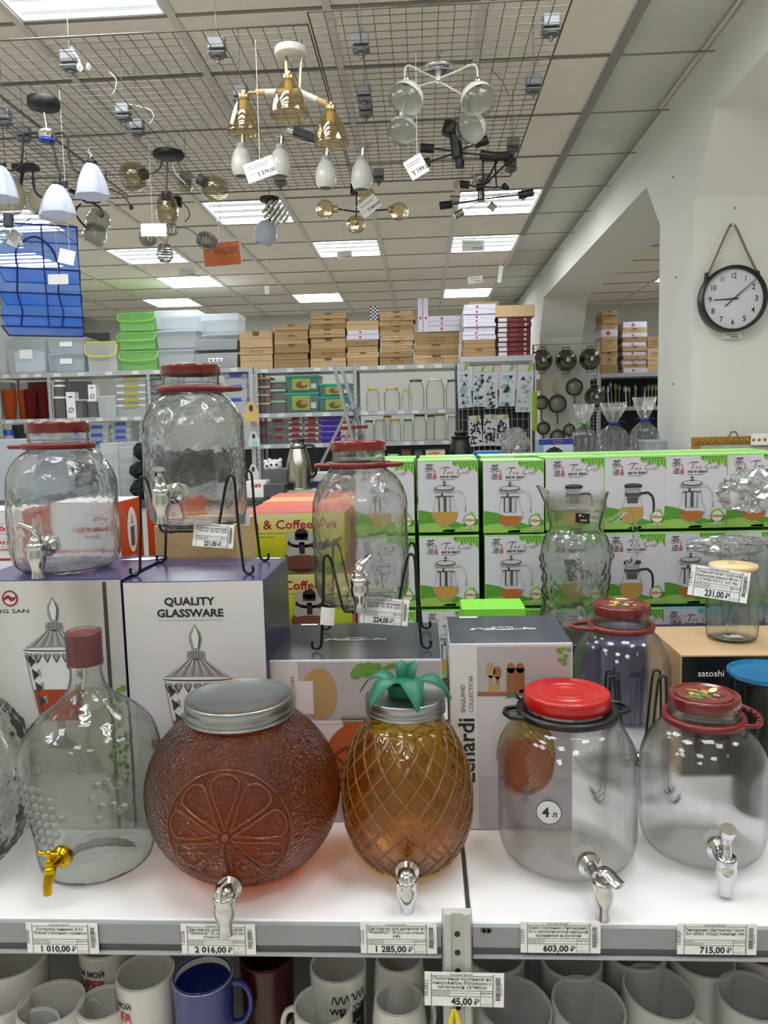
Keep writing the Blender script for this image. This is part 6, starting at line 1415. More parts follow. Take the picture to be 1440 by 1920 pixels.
def towel(label, x0, y0, x1, y1, kind, k, group):
    a, c, z0, z1 = rect(x0, y0, x1, y1, TY); w, h = (c-a), z1-z0
    th = thing('packed_towel', label, 'towel', ((a+c)/2, TY+.01*k, z0), 0, group); th.rotation_euler.y = [-.04, .03, -.02, .05, .06][k % 5]
    b = MB(); pts = [(-w/2, 0), (w/2, .01*h), (w/2*.96, h*.5), (w/2*.92, h*.86), (-w/2*.9, h*.86), (-w/2*.98, h*.4)]
    b.prism(pts, 0, .035, 'y', 0); b.build('towel', TRI[0], th)
    p = MB(); rd = random.Random(k*7+3)
    if kind == 'tri':
        s = w/3.2; r_ = 0; z = .004
        while z < h*.84-s:
            x = -w/2*.9+(s/2 if r_ % 2 else 0); j = 0
            while x < w/2*.85-s:
                m = rd.choice([0, 0, 1, 2, 2, 3, 1])
                p.poly([(x, z), (x+s, z), (x+s/2, z+s*.85)], 2, m); m = rd.choice([0, 0, 1, 2, 3]); p.poly([(x+s/2, z+s*.85), (x+s, z), (x+s*1.5, z+s*.85)] if x+s*1.5 < w/2*.9 else [(x+s/2, z+s*.85), (x+s, z), (x+s, z+s*.5)], 2, m)
                x += s
            z += s*.85; r_ += 1
    else:
        for j in range(26):
            x = rd.uniform(-w*.4, w*.4); z = rd.uniform(.02, h*.75); q = rd.choice([0, PI/2, .3]); l = h*.14
            p.line([(x-.5*l*math.cos(q)*(1 if abs(x) < w*.25 else .3), z), (x+.5*l*math.cos(q)*(1 if abs(x) < w*.25 else .3), z+l*math.sin(q))], w*.07, 2+.05*j, 1); p.ell(x, z+.004, w*.07, w*.09, 2+.05*j, 1, 8)
    p.build('pattern', TRI, th)
    MB().box(-w*.42, w*.42, -.002, .04, h*.84, h*.98).build('paper_band', mat('band_white', '#c3c6c6', .5), th)
    MB().prism([(w*.05, h*.845), (w*.25, h*.845), (w*.38, h*.975), (w*.15, h*.975)], -.003, -.0022, 'y').build('band_leaf', mat('band_green', '#8cab3a', .5), th)
for k, (x0, y0, x1, y1, lb) in enumerate([(859, 680, 885, 765, 'leftmost triangle patterned towel on the hook rack'), (886, 685, 911, 763, 'second triangle patterned towel from the left'), (911, 684, 934, 766, 'narrow triangle patterned towel in the middle of the rack'), (935, 682, 966, 762, 'fourth triangle patterned towel from the left'), (967, 681, 999, 773, 'rightmost triangle patterned towel, largest of them')]): towel(lb, x0, y0, x1, y1, 'tri', k, 'triangle patterned towels on hooks')
for k, (x0, y0, x1, y1, lb) in enumerate([(880, 778, 905, 837, 'left cutlery patterned towel in the lower row'), (905, 776, 930, 836, 'middle cutlery patterned towel in the lower row'), (930, 776, 957, 836, 'right cutlery patterned towel in the lower row')]): towel(lb, x0, y0, x1, y1, 'cut', k, 'cutlery patterned towels on hooks')
tag(MB().bbox(0, PY(1000, 740, TY+.05).x-PY(992, 740, TY+.05).x, 0, .03, 0, .36, .008).build('folded_towel', mat('teal_cloth', '#5f8f95', .9), None, (PY(993, 740, TY+.05).x, TY+.045, PY(995, 772, TY).z)), 'plain teal towel behind the rightmost patterned towel', 'towel')
tag(MB().bbox(-.02, .02, 0, .02, 0, .32, .006).build('green_towel', mat('lime_cloth', '#8fae3d', .9), None, (PY(1003, 800, TY).x, TY, PY(1003, 808, TY).z)), 'lime green towel hanging at the right side of the hook rack', 'towel')
# ---- ladder
LY = 6.9
ld = thing('step_ladder', 'aluminium step ladder leaning open before the middle rack', 'ladder', (0, LY, 0))
M_ALR = mat('ladder_aluminium', '#a9acb3', .35, .6)
def seg(p0, p1, w_, d_, nm='rail', m=M_ALR): return MB().tube([p0, p1], 0, 4, 0, flat=(w_, d_)).build(nm, m, ld)
def LP(x, y, Y=LY): p = PY(x, y, Y); return Vector((p.x, Y-LY, p.z))
t0 = LP(625, 682); b0 = LP(668, 850); d0 = (b0-t0)/(t0.z-b0.z); f0 = t0+d0*t0.z
t1 = LP(640, 690, LY+.3); b1 = LP(690, 850, LY+.3); d1 = (b1-t1)/(t1.z-b1.z); f1 = t1+d1*t1.z
seg(t0, f0, .035, .02); seg(t1, f1, .035, .02)
t2 = LP(655, 762); b2 = LP(602, 870); d2 = (b2-t2)/(t2.z-b2.z); f2 = t2+d2*t2.z; seg(t2, f2, .028, .016); seg(t2+Vector((.08, .28, 0)), f2+Vector((.1, .28, 0)), .028, .016)
for k in range(7):
    z = .25+.24*k; p = t0+d0*(t0.z-z); q = t1+d1*(t1.z-z); MB().tube([p, q], 0, 4, 0, flat=(.04, .012)).build('step', M_ALR, ld)
p = LP(640, 803); q = LP(690, 800); MB().tube([p, q], 0, 4, 0, flat=(.03, .02)).build('spreader', mat('ladder_red', '#8a2a2c', .4), ld)
p = LP(664, 790); MB().tube([p+Vector((-.01, -.03, .09)), p+Vector((.075, -.03, -.12))], 0, 4, 0, flat=(.02, .002)).build('blue_label', mat('ladder_blue', '#27307a', .4), ld)
b = MB(); b.cyl(LP(663, 762)+Vector((0, -.05, 0)), LP(663, 762)+Vector((0, .05, 0)), .03, n=12); b.build('hinge', M_ALR, ld)
# bibs hanging on the rack post
for k, (x, y, w_, m, lb) in enumerate([(471, 776, 13, 'bib_yellow', 'yellow baby bib hanging on the rack post'), (476, 826, 10, 'bib_white', 'white and mint baby bib hanging in the middle'), (475, 888, 10, 'bib_white', 'white baby bib hanging lowest')]):
    p = PY(x, y, 7.4); r = PY(x+w_, y, 7.4).x-p.x; b = MB()
    out = [(-r, -r*1.1), (r, -r*1.1), (r*1.05, 0), (r*.6, r*1.1), (r*.35, r*1.7), (-r*.35, r*1.7), (-r*.6, r*1.1), (-r*1.05, 0)]
    b.prism(out, 0, .015, 'y', 0); th = thing('baby_bib', lb, 'bib', (p.x, 7.4, p.z)); b.build('bib', mat(m, '#d0b269' if k == 0 else '#cfd3d8', .8), th)
    MB().ell(0, r*.8, r*.32, r*.5, 2, 0, 16).build('neck_opening', M_DARK, th)
    if k == 1: MB().quad(-r*.3, -r*.9, r*.6, -r*.1, 2, 0).build('mint_patch', mat('mint', '#8fc9c6', .8), th)
pl = MB().box(-.02, .02, 0, .03, 0, 2.1); tag(pl.build('hanging_strip', M_SHELFG, None, (PY(476, 850, 7.45).x, 7.45, 0)), 'grey upright strip the baby bibs hang on', 'rack')
# ---- middle counter with thermos, bins and gift bags
GY = 4.0; zl = PY(300, 933, GY).z; zrr = 1.335
ct = thing('display_counter', 'grey counter behind the boxes carrying bins, thermos and gift bags', 'counter', (-3.2, GY-.2, 0))
def cpart(nm, mb, m): return mb.build(nm, m, ct, (3.2, -(GY-.2), 0))
cpart('counter_body', MB().bbox(-3.2, .3, GY-.2, GY+.9, 0, zl-.03, .005), M_SHELFG); cpart('counter_top', MB().bbox(-3.2, .3, GY-.22, GY+.9, zl-.03, zl-.001, .004), M_DARK)
cpart('raised_end', MB().bbox(.3, 1.25, GY-.2, GY+.9, 0, zrr-.001, .005), M_DARK)
TH = thing('thermos', 'large brushed steel thermos jug with black lid', 'thermos', (PY(560, 870, GY).x, GY, zl+.03))
tag(MB().bbox(-.15, .15, -.08, .1, 0, .029, .003).build('low_box', mat('cream_card', '#b9b6a4', .6), None, (TH.location.x, GY, zl)), 'cream flat box under the thermos', 'box')
r = PY(583, 870, GY).x-PY(560, 870, GY).x; h = PY(560, 822, GY).z-zl-.03
MB().lathe(smooth_prof([(0, .0), (r*.95, .0), (r, .012), (r*1.0, h*.35), (r*.93, h*.55), (r*.70, h*.76), (r*.60, h*.82)], 4), 48, disp=lambda rr, z, t, i: rr*(1+.012*abs(math.sin(11*t)))).build('body', mat('thermos_steel', '#b0ada4', .25, 1.0), TH)
MB().lathe([(r*.62, h*.80), (r*.66, h*.84), (r*.6, h*.93), (0, h*.93)], 32).build('collar', M_STEEL, TH)
MB().lathe([(r*.63, h*.80), (r*.65, h*.80), (r*.65, h*.825), (r*.63, h*.825)], 32).build('black_band', M_BLACK, TH)
b = MB(); b.lathe([(r*.55, h*.93), (r*.55, h*.975), (r*.3, h), (0, h)], 24); b.box(-r*.2, r*1.0, -.012, .012, h*.965, h*.985); b.build('lid', M_BLACK, TH)
MB().tube(smooth_prof([(r*.6, 0, h*.86), (r*1.25, 0, h*.84), (r*1.55, 0, h*.6), (r*1.35, 0, h*.3), (r*.95, 0, h*.22)], 4), 0, 8, flat=(.012, .007)).build('handle', M_BLACK, TH)
solid('grey_box', 'grey gift box left of the thermos', 'box', 497, 880, 540, 935, GY+.02, .18, mat('slate_card', '#5c5d61', .5), base=zl)
solid('grey_box', 'small dark grey box in front of the grey gift box', 'box', 494, 908, 534, 938, GY-.15, .14, mat('dark_slate_card', '#4b4c50', .5), base=zl)
o = solid('white_box', 'white box with red letters beside the dark grey box', 'box', 461, 902, 499, 936, GY-.14, .12, M_WHITE, base=zl); p = MB(); p.text('ниа', -.0, .055, .022, 1, 0, bold=.03); p.build('lettering', M_REDINK, o)
solid('white_box', 'white box right of the thermos', 'box', 586, 886, 628, 908, GY+.1, .12, M_WHITE, base=zl+.06); solid('blue_box', 'blue box under the white one right of the thermos', 'box', 582, 900, 628, 930, GY+.09, .16, mat('royal_blue_card', '#2c3f8a', .4), base=zl).scale = (1, 1, .059/(rect(582, 900, 628, 930, GY+.09)[3]-zl))
for k, x in enumerate((505, 516)):
    p = PY(x, 876, GY+.06+.0); th = thing('panda_figure', ['white panda face plate, left and behind', 'white panda face plate, right and in front'][k], 'toy', (p.x, GY+.10-.04*k, PY(x, 889-3*k, GY).z+.003))
    r = .038; MB().sphere((0, 0, r*.85), r, 20, 12, sz=.85).build('head', M_WHITE, th); b = MB(); b.sphere((-r*.75, 0, r*1.55), r*.3, 10, 6); b.build('ear', M_WHITE, th); MB().sphere((r*.75, 0, r*1.55), r*.3, 10, 6).build('ear', M_WHITE, th)
    MB().sphere((-r*.35, -r*.85, r*.95), r*.2, 8, 6).build('eye', M_BLACK, th); MB().sphere((r*.35, -r*.85, r*.95), r*.2, 8, 6).build('eye', M_BLACK, th)
M_BIGC = film('big_bin_plastic', '#e0e6ee', .7, .06, .25)
bin_('storage_tub', 'big translucent tub behind the left jar', -40, 823, 66, 942, zl, M_BIGC, M_BIGC, Y=GY, D=.5, cat='container')
for k, (x0, x1, y0) in enumerate(((190, 224, 830), (224, 252, 838))):
    bin_('basket', ['tall pile of white baskets right of the left jar', 'second pile of white baskets with slotted sides'][k], x0, y0, x1, 936, zl, M_CLR2, M_CLR2, Y=GY+.05, D=.3, cat='basket', ribs=True)
for k, (x, y, rx_, rz__) in enumerate(((268, 850, .055, .05), (262, 888, .06, .045), (264, 920, .062, .05))):
    p = PY(x, y, GY-.05); crumple('black_bag', ['black fabric bag, topmost behind the wire stand', 'black fabric bag in the middle behind the wire stand', 'black fabric bag, lowest behind the wire stand'][k], p.x, GY-.02, zl+.05+.098*(2-k), rx_, .07, rz__, k*3.3, mat('black_fabric', '#121214', .8), amp=.18)
crumple('white_bag', 'white fabric bundle beside the tallest jar', PY(270, 815, GY).x, GY+.12, PY(270, 820, GY).z-.02, .06, .05, .06, 5.5, mat('white_fabric', '#c9cdd6', .8), amp=.2)
sp = MB().bbox(-.08, .08, -.05, .09, 0, PY(270, 820, GY).z-.02-.05-zl, .004); tag(sp.build('dark_box', M_DARK, None, (PY(276, 815, GY).x, GY+.14, zl)), 'dark box under the white bundle, mostly hidden', 'box')
# gift bags with drinking glasses on the raised end
def gift_bag(label, x, ytop, yb_, hw, ribbon, Y, seed, sticker=False):
    p = PY(x, yb_, Y); s = PY(x+hw, yb_, Y).x-p.x; H = PY(x, ytop, Y).z-zrr
    th = thing('gift_bag', label, 'bag', (p.x, Y, zrr+.001), 0, 'cellophane gift bags of glasses')
    def dz(r, z, t, i): return r*(1+.10*math.sin(9*t+seed+z*30)+.07*math.sin(17*t+z*70+seed))
    MB().lathe(smooth_prof([(0, .002), (s*.9, .002), (s, .02), (s*1.02, H*.30), (s*.85, H*.45), (s*.35, H*.56), (s*.2, H*.60), (s*.38, H*.68), (s*.7, H*.85), (s*.85, H)], 3), 72, disp=dz, smooth=False).build('cellophane', film('cellophane', '#eef1f4', .16, .3, .05), th)
    MB().lathe([(s*.2, H*.575), (s*.27, H*.58), (s*.27, H*.62), (s*.2, H*.625)], 16).build('ribbon', ribbon, th)
    b = MB()
    for q in (-1, 1): b.tube([(q*s*.1, -s*.25, H*.6), (q*s*.55, -s*.35, H*.64), (q*s*.75, -s*.3, H*.61)], 0, 6, flat=(.006, .002)); b.tube([(q*s*.1, -s*.25, H*.6), (q*s*.5, -s*.35, H*.56)], 0, 6, flat=(.006, .002))
    b.build('ribbon_bow', ribbon, th)
    for k in range(5):
        a = 2*PI*k/5+seed; g = MB(); g.lathe([(0, .006), (.012, .005), (.017, .008), (.019, H*.40), (.0175, H*.40), (.0155, .014), (0, .012)], 14, c=(s*.58*math.cos(a), s*.58*math.sin(a), .003)); g.build('drinking_glass', M_CLEARG, th)
    if sticker: MB().box(-s*.3, s*.5, -s*.6, -s*.58, H*.78, H*.93).build('paper_label', M_PAPER, th)
gift_bag('cellophane bag of glasses with green ribbon', 1095, 758, 855, 22, mat('green_ribbon', '#2f8a4a', .4), GY-.02, 1)
gift_bag('cellophane bag of glasses with blue ribbon, largest one', 1149, 755, 855, 27, mat('blue_ribbon', '#2a2f9a', .4), GY, 2)
gift_bag('cellophane bag of glasses with blue ribbon and white label by the column', 1207, 745, 852, 24, mat('blue_ribbon', '#2a2f9a', .4), GY-.05, 3, True)
bb = solid('kettle_box', 'blue and white box with dark kettle picture', 'box', 1010, 823, 1075, 860, GY-.05, .12, mat('kettle_box_white', '#c3ccd8', .4), base=zrr)
a, c, z0, z1 = rect(1010, 823, 1075, 860, GY-.05); w, h = (c-a)/2, z1-zrr
p = MB(); p.quad(-w, h*.68, w, h, 1, 0); p.quad(-w, 0, -w*.72, h*.68, 1, 3); p.ell(w*.1, h*.84, w*.3, h*.10, 2, 1, 16); p.ell(w*.1, h*.84, w*.26, h*.06, 3, 0, 16); p.ell(-w*.1, h*.25, w*.5, h*.24, 2, 2, 20); p.ell(-w*.1, h*.46, w*.3, h*.08, 3, 2, 16); p.ell(-w*.1, h*.56, w*.06, h*.05, 3, 2, 8)
p.build('front_print', [mat('kettle_blue', '#26388f', .4), C_('logo_pink', '#b5607a'), C_('kettle_dark', '#17252a'), C_('pale_blue', '#7f9cc0')], bb)
bin_('plastic_box', 'clear plastic box in front of the column foot', 1208, 824, 1253, 860, zrr, M_CLR, M_CLR2, Y=GY-.22, D=.12)
crumple('cellophane_wrap', 'crumpled cellophane wrap beside the blue kettle box', PY(965, 835, GY).x, GY, zrr+.075, .07, .05, .075, 2.2, M_FILM)
solid('blue_box', 'bright blue flat box behind the tea boxes', 'box', 893, 846, 942, 862, GY-.1, .15, mat('bright_blue', '#2f7fc4', .4), base=zrr)
dz_ = thing('black_jug', 'black coffee jug silhouette behind the tea boxes', 'jug', (PY(864, 850, GY).x, GY, zrr)); MB().lathe(smooth_prof([(0, 0), (.055, 0), (.06, .02), (.05, .07), (.044, .1), (.05, .115), (0, .12)], 3), 24).build('body', M_BLACK, dz_); MB().lathe([(0, .12), (.03, .122), (.035, .14), (0, .145)][::-1], 16).build('lid', M_BLACK, dz_)
nb = solid('noodle_box', 'small box with yellow-green label behind the tea boxes', 'box', 797, 843, 836, 862, GY-.1, .1, mat('dark_frame', '#3b4630', .5), base=zrr); a, c, z0, z1 = rect(797, 843, 836, 862, GY-.1); w, h = (c-a)/2, z1-zrr
p = MB(); p.quad(-w*.9, h*.1, w*.9, h*.92, 1, 0); p.quad(-w*.2, h*.1, w*.9, h*.5, 2, 1); p.text('KOMEX', -w*.1, h*.55, h*.24, 3, 2, bold=.04); p.build('front_print', [C_('cream_label', '#c9c69a'), C_('lime_label', '#9fbf4a'), M_REDINK], nb)
# ---- gold picture frame leaning on the clock wall
fy = 3.60; a, c, z0, z1 = rect(1296, 818, 1470, 905, fy)
pf = thing('framed_picture', 'ornate gold picture frame leaning on the wall under the clock', 'picture', ((a+c)/2, fy, zrr-.1)); W = (c-a)/2; H = z1-(zrr-.1); t = .035
M_FR = mat('gilt_frame', '#a8803a', .4, .4, bump=.8, bscale=60)
b = MB()
for (p0, p1) in (((-W, H-t), (W, H-t)), ((-W, 0), (W, 0))): b.prism([(0, 0), (.012, -.005), (.03, -.012), (.035, 0), (.035, .02), (0, .02)][::-1], -W, W, 'x') if 0 else b.bbox(-W, W, -.012, .012, p0[1], p0[1]+t, .005)
b.bbox(-W, -W+t, -.0115, .0115, t, H-t, .005).bbox(W-t, W, -.0115, .0115, t, H-t, .005)
for k in range(16): b.sphere((-W+.02+(2*W-.04)*k/15, -.012, H-t*.5), .009, 8, 5)
b.build('frame', M_FR, pf); MB().box(-W+t, W-t, -.003, .003, t, H-t).build('canvas', mat('canvas_print', '#a9ad96', .7, var=.5, vscale=14), pf)
MB().box(W*.25, W*.72, -.016, -.014, H-t*1.2, H+.01).build('price_card', M_PAPER, pf)
fs_ = MB().bbox(a-.05, c+.1, fy-.12, fy+.10, 0, zrr-.101, .004); tag(fs_.build('side_table', M_SHELFG), 'grey stand under the gold frame beside the column', 'table')
b = MB(); b.tube([(-.02, 0, 0), (-.01, 0, .02), (.01, 0, .02), (.02, 0, 0)], .003, 6); o = b.build('hanger', M_DARK, pf, (-W*.1, .0, H))
# film wrapped dishes by the right edge in front of the tea boxes
crumple('film_wrap', 'crinkled clear film bundle above the tan carton, right edge', PY(1425, 930, 1.55).x, 1.60, PY(1425, 925, 1.55).z, .062, .045, .042, 7.7, M_FILM)
crumple('film_wrap', 'crinkled film over a tumbler behind the tagged tumbler', PY(1405, 1045, 1.48).x, 1.59, PY(1405, 1040, 1.48).z, .075, .04, .02, 9.1, M_FILM)
for k in range(2):
    p = PY((1396, 1450)[k], 1100, 1.58); th = tag(MB().lathe(shell(smooth_prof([(0, .003), (.03, .001), (.04, .01), (.045, .1), (.048, p.z+.06-1.062 if False else .19)], 4), .002, .005), 32).build('drinking_glass', M_CLEARG, None, (p.x, 1.585, 1.0615 if k == 0 else 1.0615)), ['tall film-topped glass behind the tagged tumbler', 'tall film-topped glass cut off by the right edge'][k], 'glass')
ex = MB().bbox(.622, .80, 1.515, 1.668, .888, 1.061, .002); tag(ex.build('gift_box', mat('navy_carton', '#2b2a55', .45)), 'dark blue carton at the right edge under the film-topped glasses', 'box')
# ================================================================== wire grid under the ceiling and the chandeliers on it
GZ = 2.80
M_WIRE = mat('grid_wire', '#57524b', .4, .35)
def grid_panel(label, x0, x1, y0, y1):
    th = thing('wire_grid_panel', label, 'grid panel', (x0, y0, GZ)); W, D = x1-x0, y1-y0
    b = MB(); n = round(W/.05); m = round(D/.05)
    for i in range(1, n): b.tube([(W*i/n, 0, 0), (W*i/n, D, 0)], .0017, 4, caps=False)
    for j in range(1, m): b.tube([(0, D*j/m, .0034), (W, D*j/m, .0034)], .0017, 4, caps=False)
    o = b.build('grid_wires', M_WIRE, th); o['kind'] = 'stuff'
    MB().tube([(0, 0, 0), (W, 0, 0), (W, D, 0), (0, D, 0)], .0034, 6, closed=True).build('frame', M_WIRE, th)
grid_panel('rightmost wire grid panel under the ceiling, nearest the beam', -.335, .485, 2.545, 4.235)
grid_panel('middle wire grid panel under the ceiling, left of the divider', -1.585, -.345, 2.62, 4.31)
grid_panel('left wire grid panel under the ceiling, above the black chandelier', -2.84, -1.595, 2.64, 4.33)
M_ZINC = mat('zinc_clamp', '#75777a', .45, .3)
cl = None
for k, (x, y, w_) in enumerate([(408, 103, 'above the striped lamp reflections'), (677, 95, 'upper middle between gold and chrome chandeliers'), (1033, 62, 'top one on the right edge of the grid'), (1000, 170, 'second on the right edge of the grid'), (132, 128, 'behind the white hook ornament'),
        (232, 222, 'left one of the pair left of centre'), (258, 250, 'right one of the pair left of centre'), (683, 188, 'upper one of two right of the gold chandelier'), (686, 215, 'lower one of two right of the gold chandelier'), (962, 282, 'third on the right edge of the grid'), (958, 318, 'lowest on the right edge of the grid'),
        (710, 338, 'by the back edge beside the opal lamps'), (526, 345, 'by the back edge behind the paper tag'), (350, 345, 'by the back edge behind the smoked glass lamp'), (8, 232, 'at the left picture edge'), (452, 190, 'beside the left amber shade'), (45, 262, 'left of the black chandelier hub')]):
    p = PZ(x, y, GZ-.01)
    lab = 'zinc grid clamp, '+w_
    if cl is None:
        cl = thing('grid_clamp', lab, 'clamp', (p.x, p.y, GZ), 0, 'clamps holding the wire grid')
        MB().bbox(-.028, .028, -.02, .02, .005, .045, .003).bbox(-.030, .030, -.022, .022, -.012, -.003, .003).build('bracket', M_ZINC, cl)
        MB().cyl((0, 0, -.012), (0, 0, -.017), .026, .024, 14).cyl((0, 0, -.017), (0, 0, -.036), .0055, n=8).cyl((0, 0, -.02), (0, 0, -.027), .010, n=6, smooth=False).build('washer_and_bolt', M_ZINC, cl)
        MB().cyl((0, 0, .045), (0, 0, CZ-GZ), .0016, n=6).build('hanger_rod', M_ZINC, cl)
    else: dup(cl, (p.x, p.y, GZ), label=lab)
class Lamp:
    def __init__(s, label, Y, x, y, top=None):
        s.Y = Y; p = PY(x, y, Y); s.o = p; s.th = thing('chandelier', label, 'chandelier', p); s.top = top
    def V(s, x, y, dy=0): return PY(x, y, s.Y+dy)-s.o
    def S(s, px): return px*(s.Y*1.02)/F*1.03
    def part(s, n, mb, m): return mb.build(n, m, s.th)
    def hook(s, x, y, m=None):
        p = s.V(x, y); q = Vector((p.x, p.y, GZ-s.o.z)); b = MB()
        b.tube([p, p+Vector((.006, 0, .012)), p+(q-p)*.5, q+Vector((0, 0, .006)), q+Vector((.01, 0, .01)), q+Vector((.016, 0, 0))], .0016, 5); s.part('hook', b, m or M_WIRE)
    def arm(s, pts, r, m, n='arm', flat=None): return s.part(n, MB().tube(smooth_prof([tuple(s.V(*p)) for p in pts], 3), r, 8), m)
    def disc(s, x, y, rp, h, m, n='canopy', tilt=0, dy=0):
        b = MB(); p = s.V(x, y, dy); r = s.S(rp); b.M = Matrix.Translation(p) @ Matrix.Rotation(tilt, 4, 'Y'); b.lathe([(0, -h/2), (r*.97, -h/2), (r, -h/2+.003), (r, h/2-.003), (r*.97, h/2), (0, h/2)], 28); return s.part(n, b, m)
    def socket(s, x0, y0, x1, y1, rp, m, n='socket', dy=0): return s.part(n, MB().cyl(s.V(x0, y0, dy), s.V(x1, y1, dy), s.S(rp), n=14), m)
    def shade(s, x, ytop, ybot, rp, m, kind='bell', tilt=(0, 0), dy=0, n='shade', lobes=0):
        a = s.V(x, ytop, dy); b_ = s.V(x, ybot, dy); h = a.z-b_.z; r = s.S(rp)
        P = {'bell': [(.22, 1), (.30, .97), (.52, .82), (.78, .52), (.95, .2), (1, 0), (.975, 0), (.92, .2), (.75, .52), (.5, .8), (.25, .95)],
             'egg': [(.3, 1), (.5, .95), (.8, .78), (1, .48), (.93, .2), (.7, .03), (.66, .04), (.89, .22), (.95, .48), (.77, .76), (.3, .93)],
             'globe': [(.0, 1), (.2, .98), (.5, .93), (.8, .8), (.97, .6), (1, .48), (.95, .3), (.75, .12), (.45, .03), (0, 0)]}[kind]
        d = None
        if lobes: d = lambda rr, z, t, i: rr*(1+.13*abs(math.cos(lobes*t/2))-.08)
        mb = MB(); mb.M = Matrix.Translation((a+b_)/2) @ Matrix.Rotation(tilt[0], 4, 'Y') @ Matrix.Rotation(tilt[1], 4, 'X') @ Matrix.Translation((0, 0, -h/2))
        mb.lathe(smooth_prof([(u*r, v*h) for u, v in P], 3), 36, disp=d)
        if lobes: 
            mb.v = [(x_, y_, z_) for x_, y_, z_ in mb.v]
        return s.part(n, mb, m)
M_BRONZE = mat('dark_bronze', '#5c5140', .35, .8); M_OPAL = mat('opal_glass', '#d4d3cd', .25, coat=.3); M_FROST = film('frosted_glass', '#dfe4ee', .8, .04, .3); M_AMBER = clearglass('amber_lamp_glass', '#f5eedb', .1, gain=1.8); M_SMOKE = clearglass('smoked_lamp_glass', '#ebe7da', .1, gain=1.6)
M_CREAM = film('cream_shade', '#cfc8b6', .85, .04, .3); M_LG = clearglass('lamp_clear_glass', '#eceeec', .1); M_BLK = mat('satin_black', '#121214', .4); M_WARM = mat('light_wood', '#b79a72', .5); M_WPAINT = mat('white_lacquer', '#d9d6cf', .3)
# black five-arm chandelier with tulip shades
L = Lamp('black chandelier with chrome rod and white tulip shades, far left', 2.98, 82, 192)
L.hook(80, 178); L.disc(82, 194, 27, .030, M_BLK); L.part('chrome_rod', MB().cyl(L.V(83, 203), L.V(88, 242), .0055, n=10), M_CHROME)
b = MB(); p = L.V(88, 252); b.lathe(smooth_prof([(0, -.022), (.02, -.020), (.032, -.004), (.034, .008), (.028, .014), (0, .016)], 3), 24, c=tuple(p)); L.part('hub', b, M_CHROME)
L.disc(88, 264, 14, .006, mat('blue_reflector', '#1f3f9a', .3), 'blue_disc')
for pts in ([(76, 250), (55, 250), (44, 254), (42, 285), (38, 310), (20, 320), (2, 312)], [(100, 252), (118, 249), (126, 258), (129, 290), (136, 312), (150, 323), (168, 318)], [(96, 262), (103, 290), (108, 315), (114, 330), (108, 345)]): L.arm(pts, .0048, M_BLK)
for (x, yt, yb2, r, dy, nm) in ((172, 306, 368, 29, 0, 1), (108, 346, 402, 29, -.05, 1), (2, 310, 372, 28, 0, 1), (98, 356, 408, 26, .25, 1)):
    L.shade(x, yt, yb2, r, M_FROST, 'bell', dy=dy, lobes=6); L.disc(x, yt-1, 9, .012, M_BLK, 'shade_cap', dy=dy)
for x, y in ((170, 290), (122, 335), (0, 298)): L.socket(x, y+16, x, y+6, 5, M_BLK)
b = MB(); p = L.V(170, 293); b.tube([p+Vector((0, -.01, -.01)), p+Vector((.01, -.01, .0)), p+Vector((-.006, -.01, .012)), p+Vector((.004, -.01, .03))], .003, 6); L.part('chrome_curl', b, M_CHROME)
# cream shade chandelier behind
L = Lamp('chandelier with cream globe shade and brass cup at the left edge', 3.65, 48, 314)
L.hook(50, 306); L.part('canopy', MB().bbox(-.055, .055, -.03, .03, -.012, .012, .004), M_BLK)
for pts in ([(40, 322), (38, 350), (33, 370), (30, 378)], [(62, 322), (62, 345), (68, 362), (78, 370)], [(44, 322), (40, 345), (30, 355)]): L.arm(pts, .005, M_BLK)
L.shade(14, 328, 402, 30, M_CREAM, 'globe'); L.socket(32, 388, 32, 372, 6, M_BRASS, 'brass_cup'); L.shade(78, 352, 400, 24, M_CREAM, 'globe', dy=.1)
# dark disc lamp with two clear flower globes
L = Lamp('small dark blue canopy lamp with two clear glass flower shades', 4.05, 155, 363)
L.hook(152, 352); L.disc(147, 365, 17, .02, mat('navy_metal', '#141a2c', .3), tilt=.4); L.part('plate', MB().bbox(-.0, .085, -.03, .03, -.045, -.02, .008), mat('navy_metal', '#141a2c', .3))
L.arm([(152, 382), (143, 392), (144, 405), (155, 420), (162, 427)], .005, M_BLK); L.arm([(172, 380), (186, 388), (193, 400), (190, 408)], .005, M_BLK)
L.shade(185, 390, 432, 21, M_LG, 'egg', (.4, 0), lobes=6); L.shade(179, 418, 458, 21, M_LG, 'egg', (.5, 0), lobes=6); L.socket(192, 404, 186, 398, 6, M_GREYP); L.socket(162, 430, 168, 422, 5, M_STEEL)
# smoked glass lamp
L = Lamp('black disc chandelier with smoked oval glass shades', 3.57, 316, 290)
L.hook(316, 280); L.disc(316, 290, 27, .018, M_BLK)
L.arm([(304, 298), (300, 315), (285, 325), (270, 330)], .0042, M_BRONZE); L.arm([(314, 298), (313, 330), (312, 362)], .0042, M_BRONZE); L.arm([(332, 298), (340, 318), (360, 330), (378, 338)], .0042, M_BRONZE); L.arm([(300, 300), (282, 306), (268, 310)], .003, M_STEEL); L.arm([(322, 300), (330, 325), (348, 345)], .003, M_STEEL)
L.shade(253, 305, 356, 24, M_SMOKE, 'egg', (PI/2*.9, 0)); L.shade(400, 326, 378, 22, M_SMOKE, 'egg', (-PI/2*.75, 0)); L.shade(313, 362, 418, 19, M_SMOKE, 'egg'); L.shade(347, 325, 362, 14, M_SMOKE, 'globe', dy=.3)
L.socket(262, 329, 276, 325, 9, M_DARK); L.socket(372, 335, 388, 344, 9, M_DARK); L.socket(312, 360, 312, 374, 9, M_DARK)
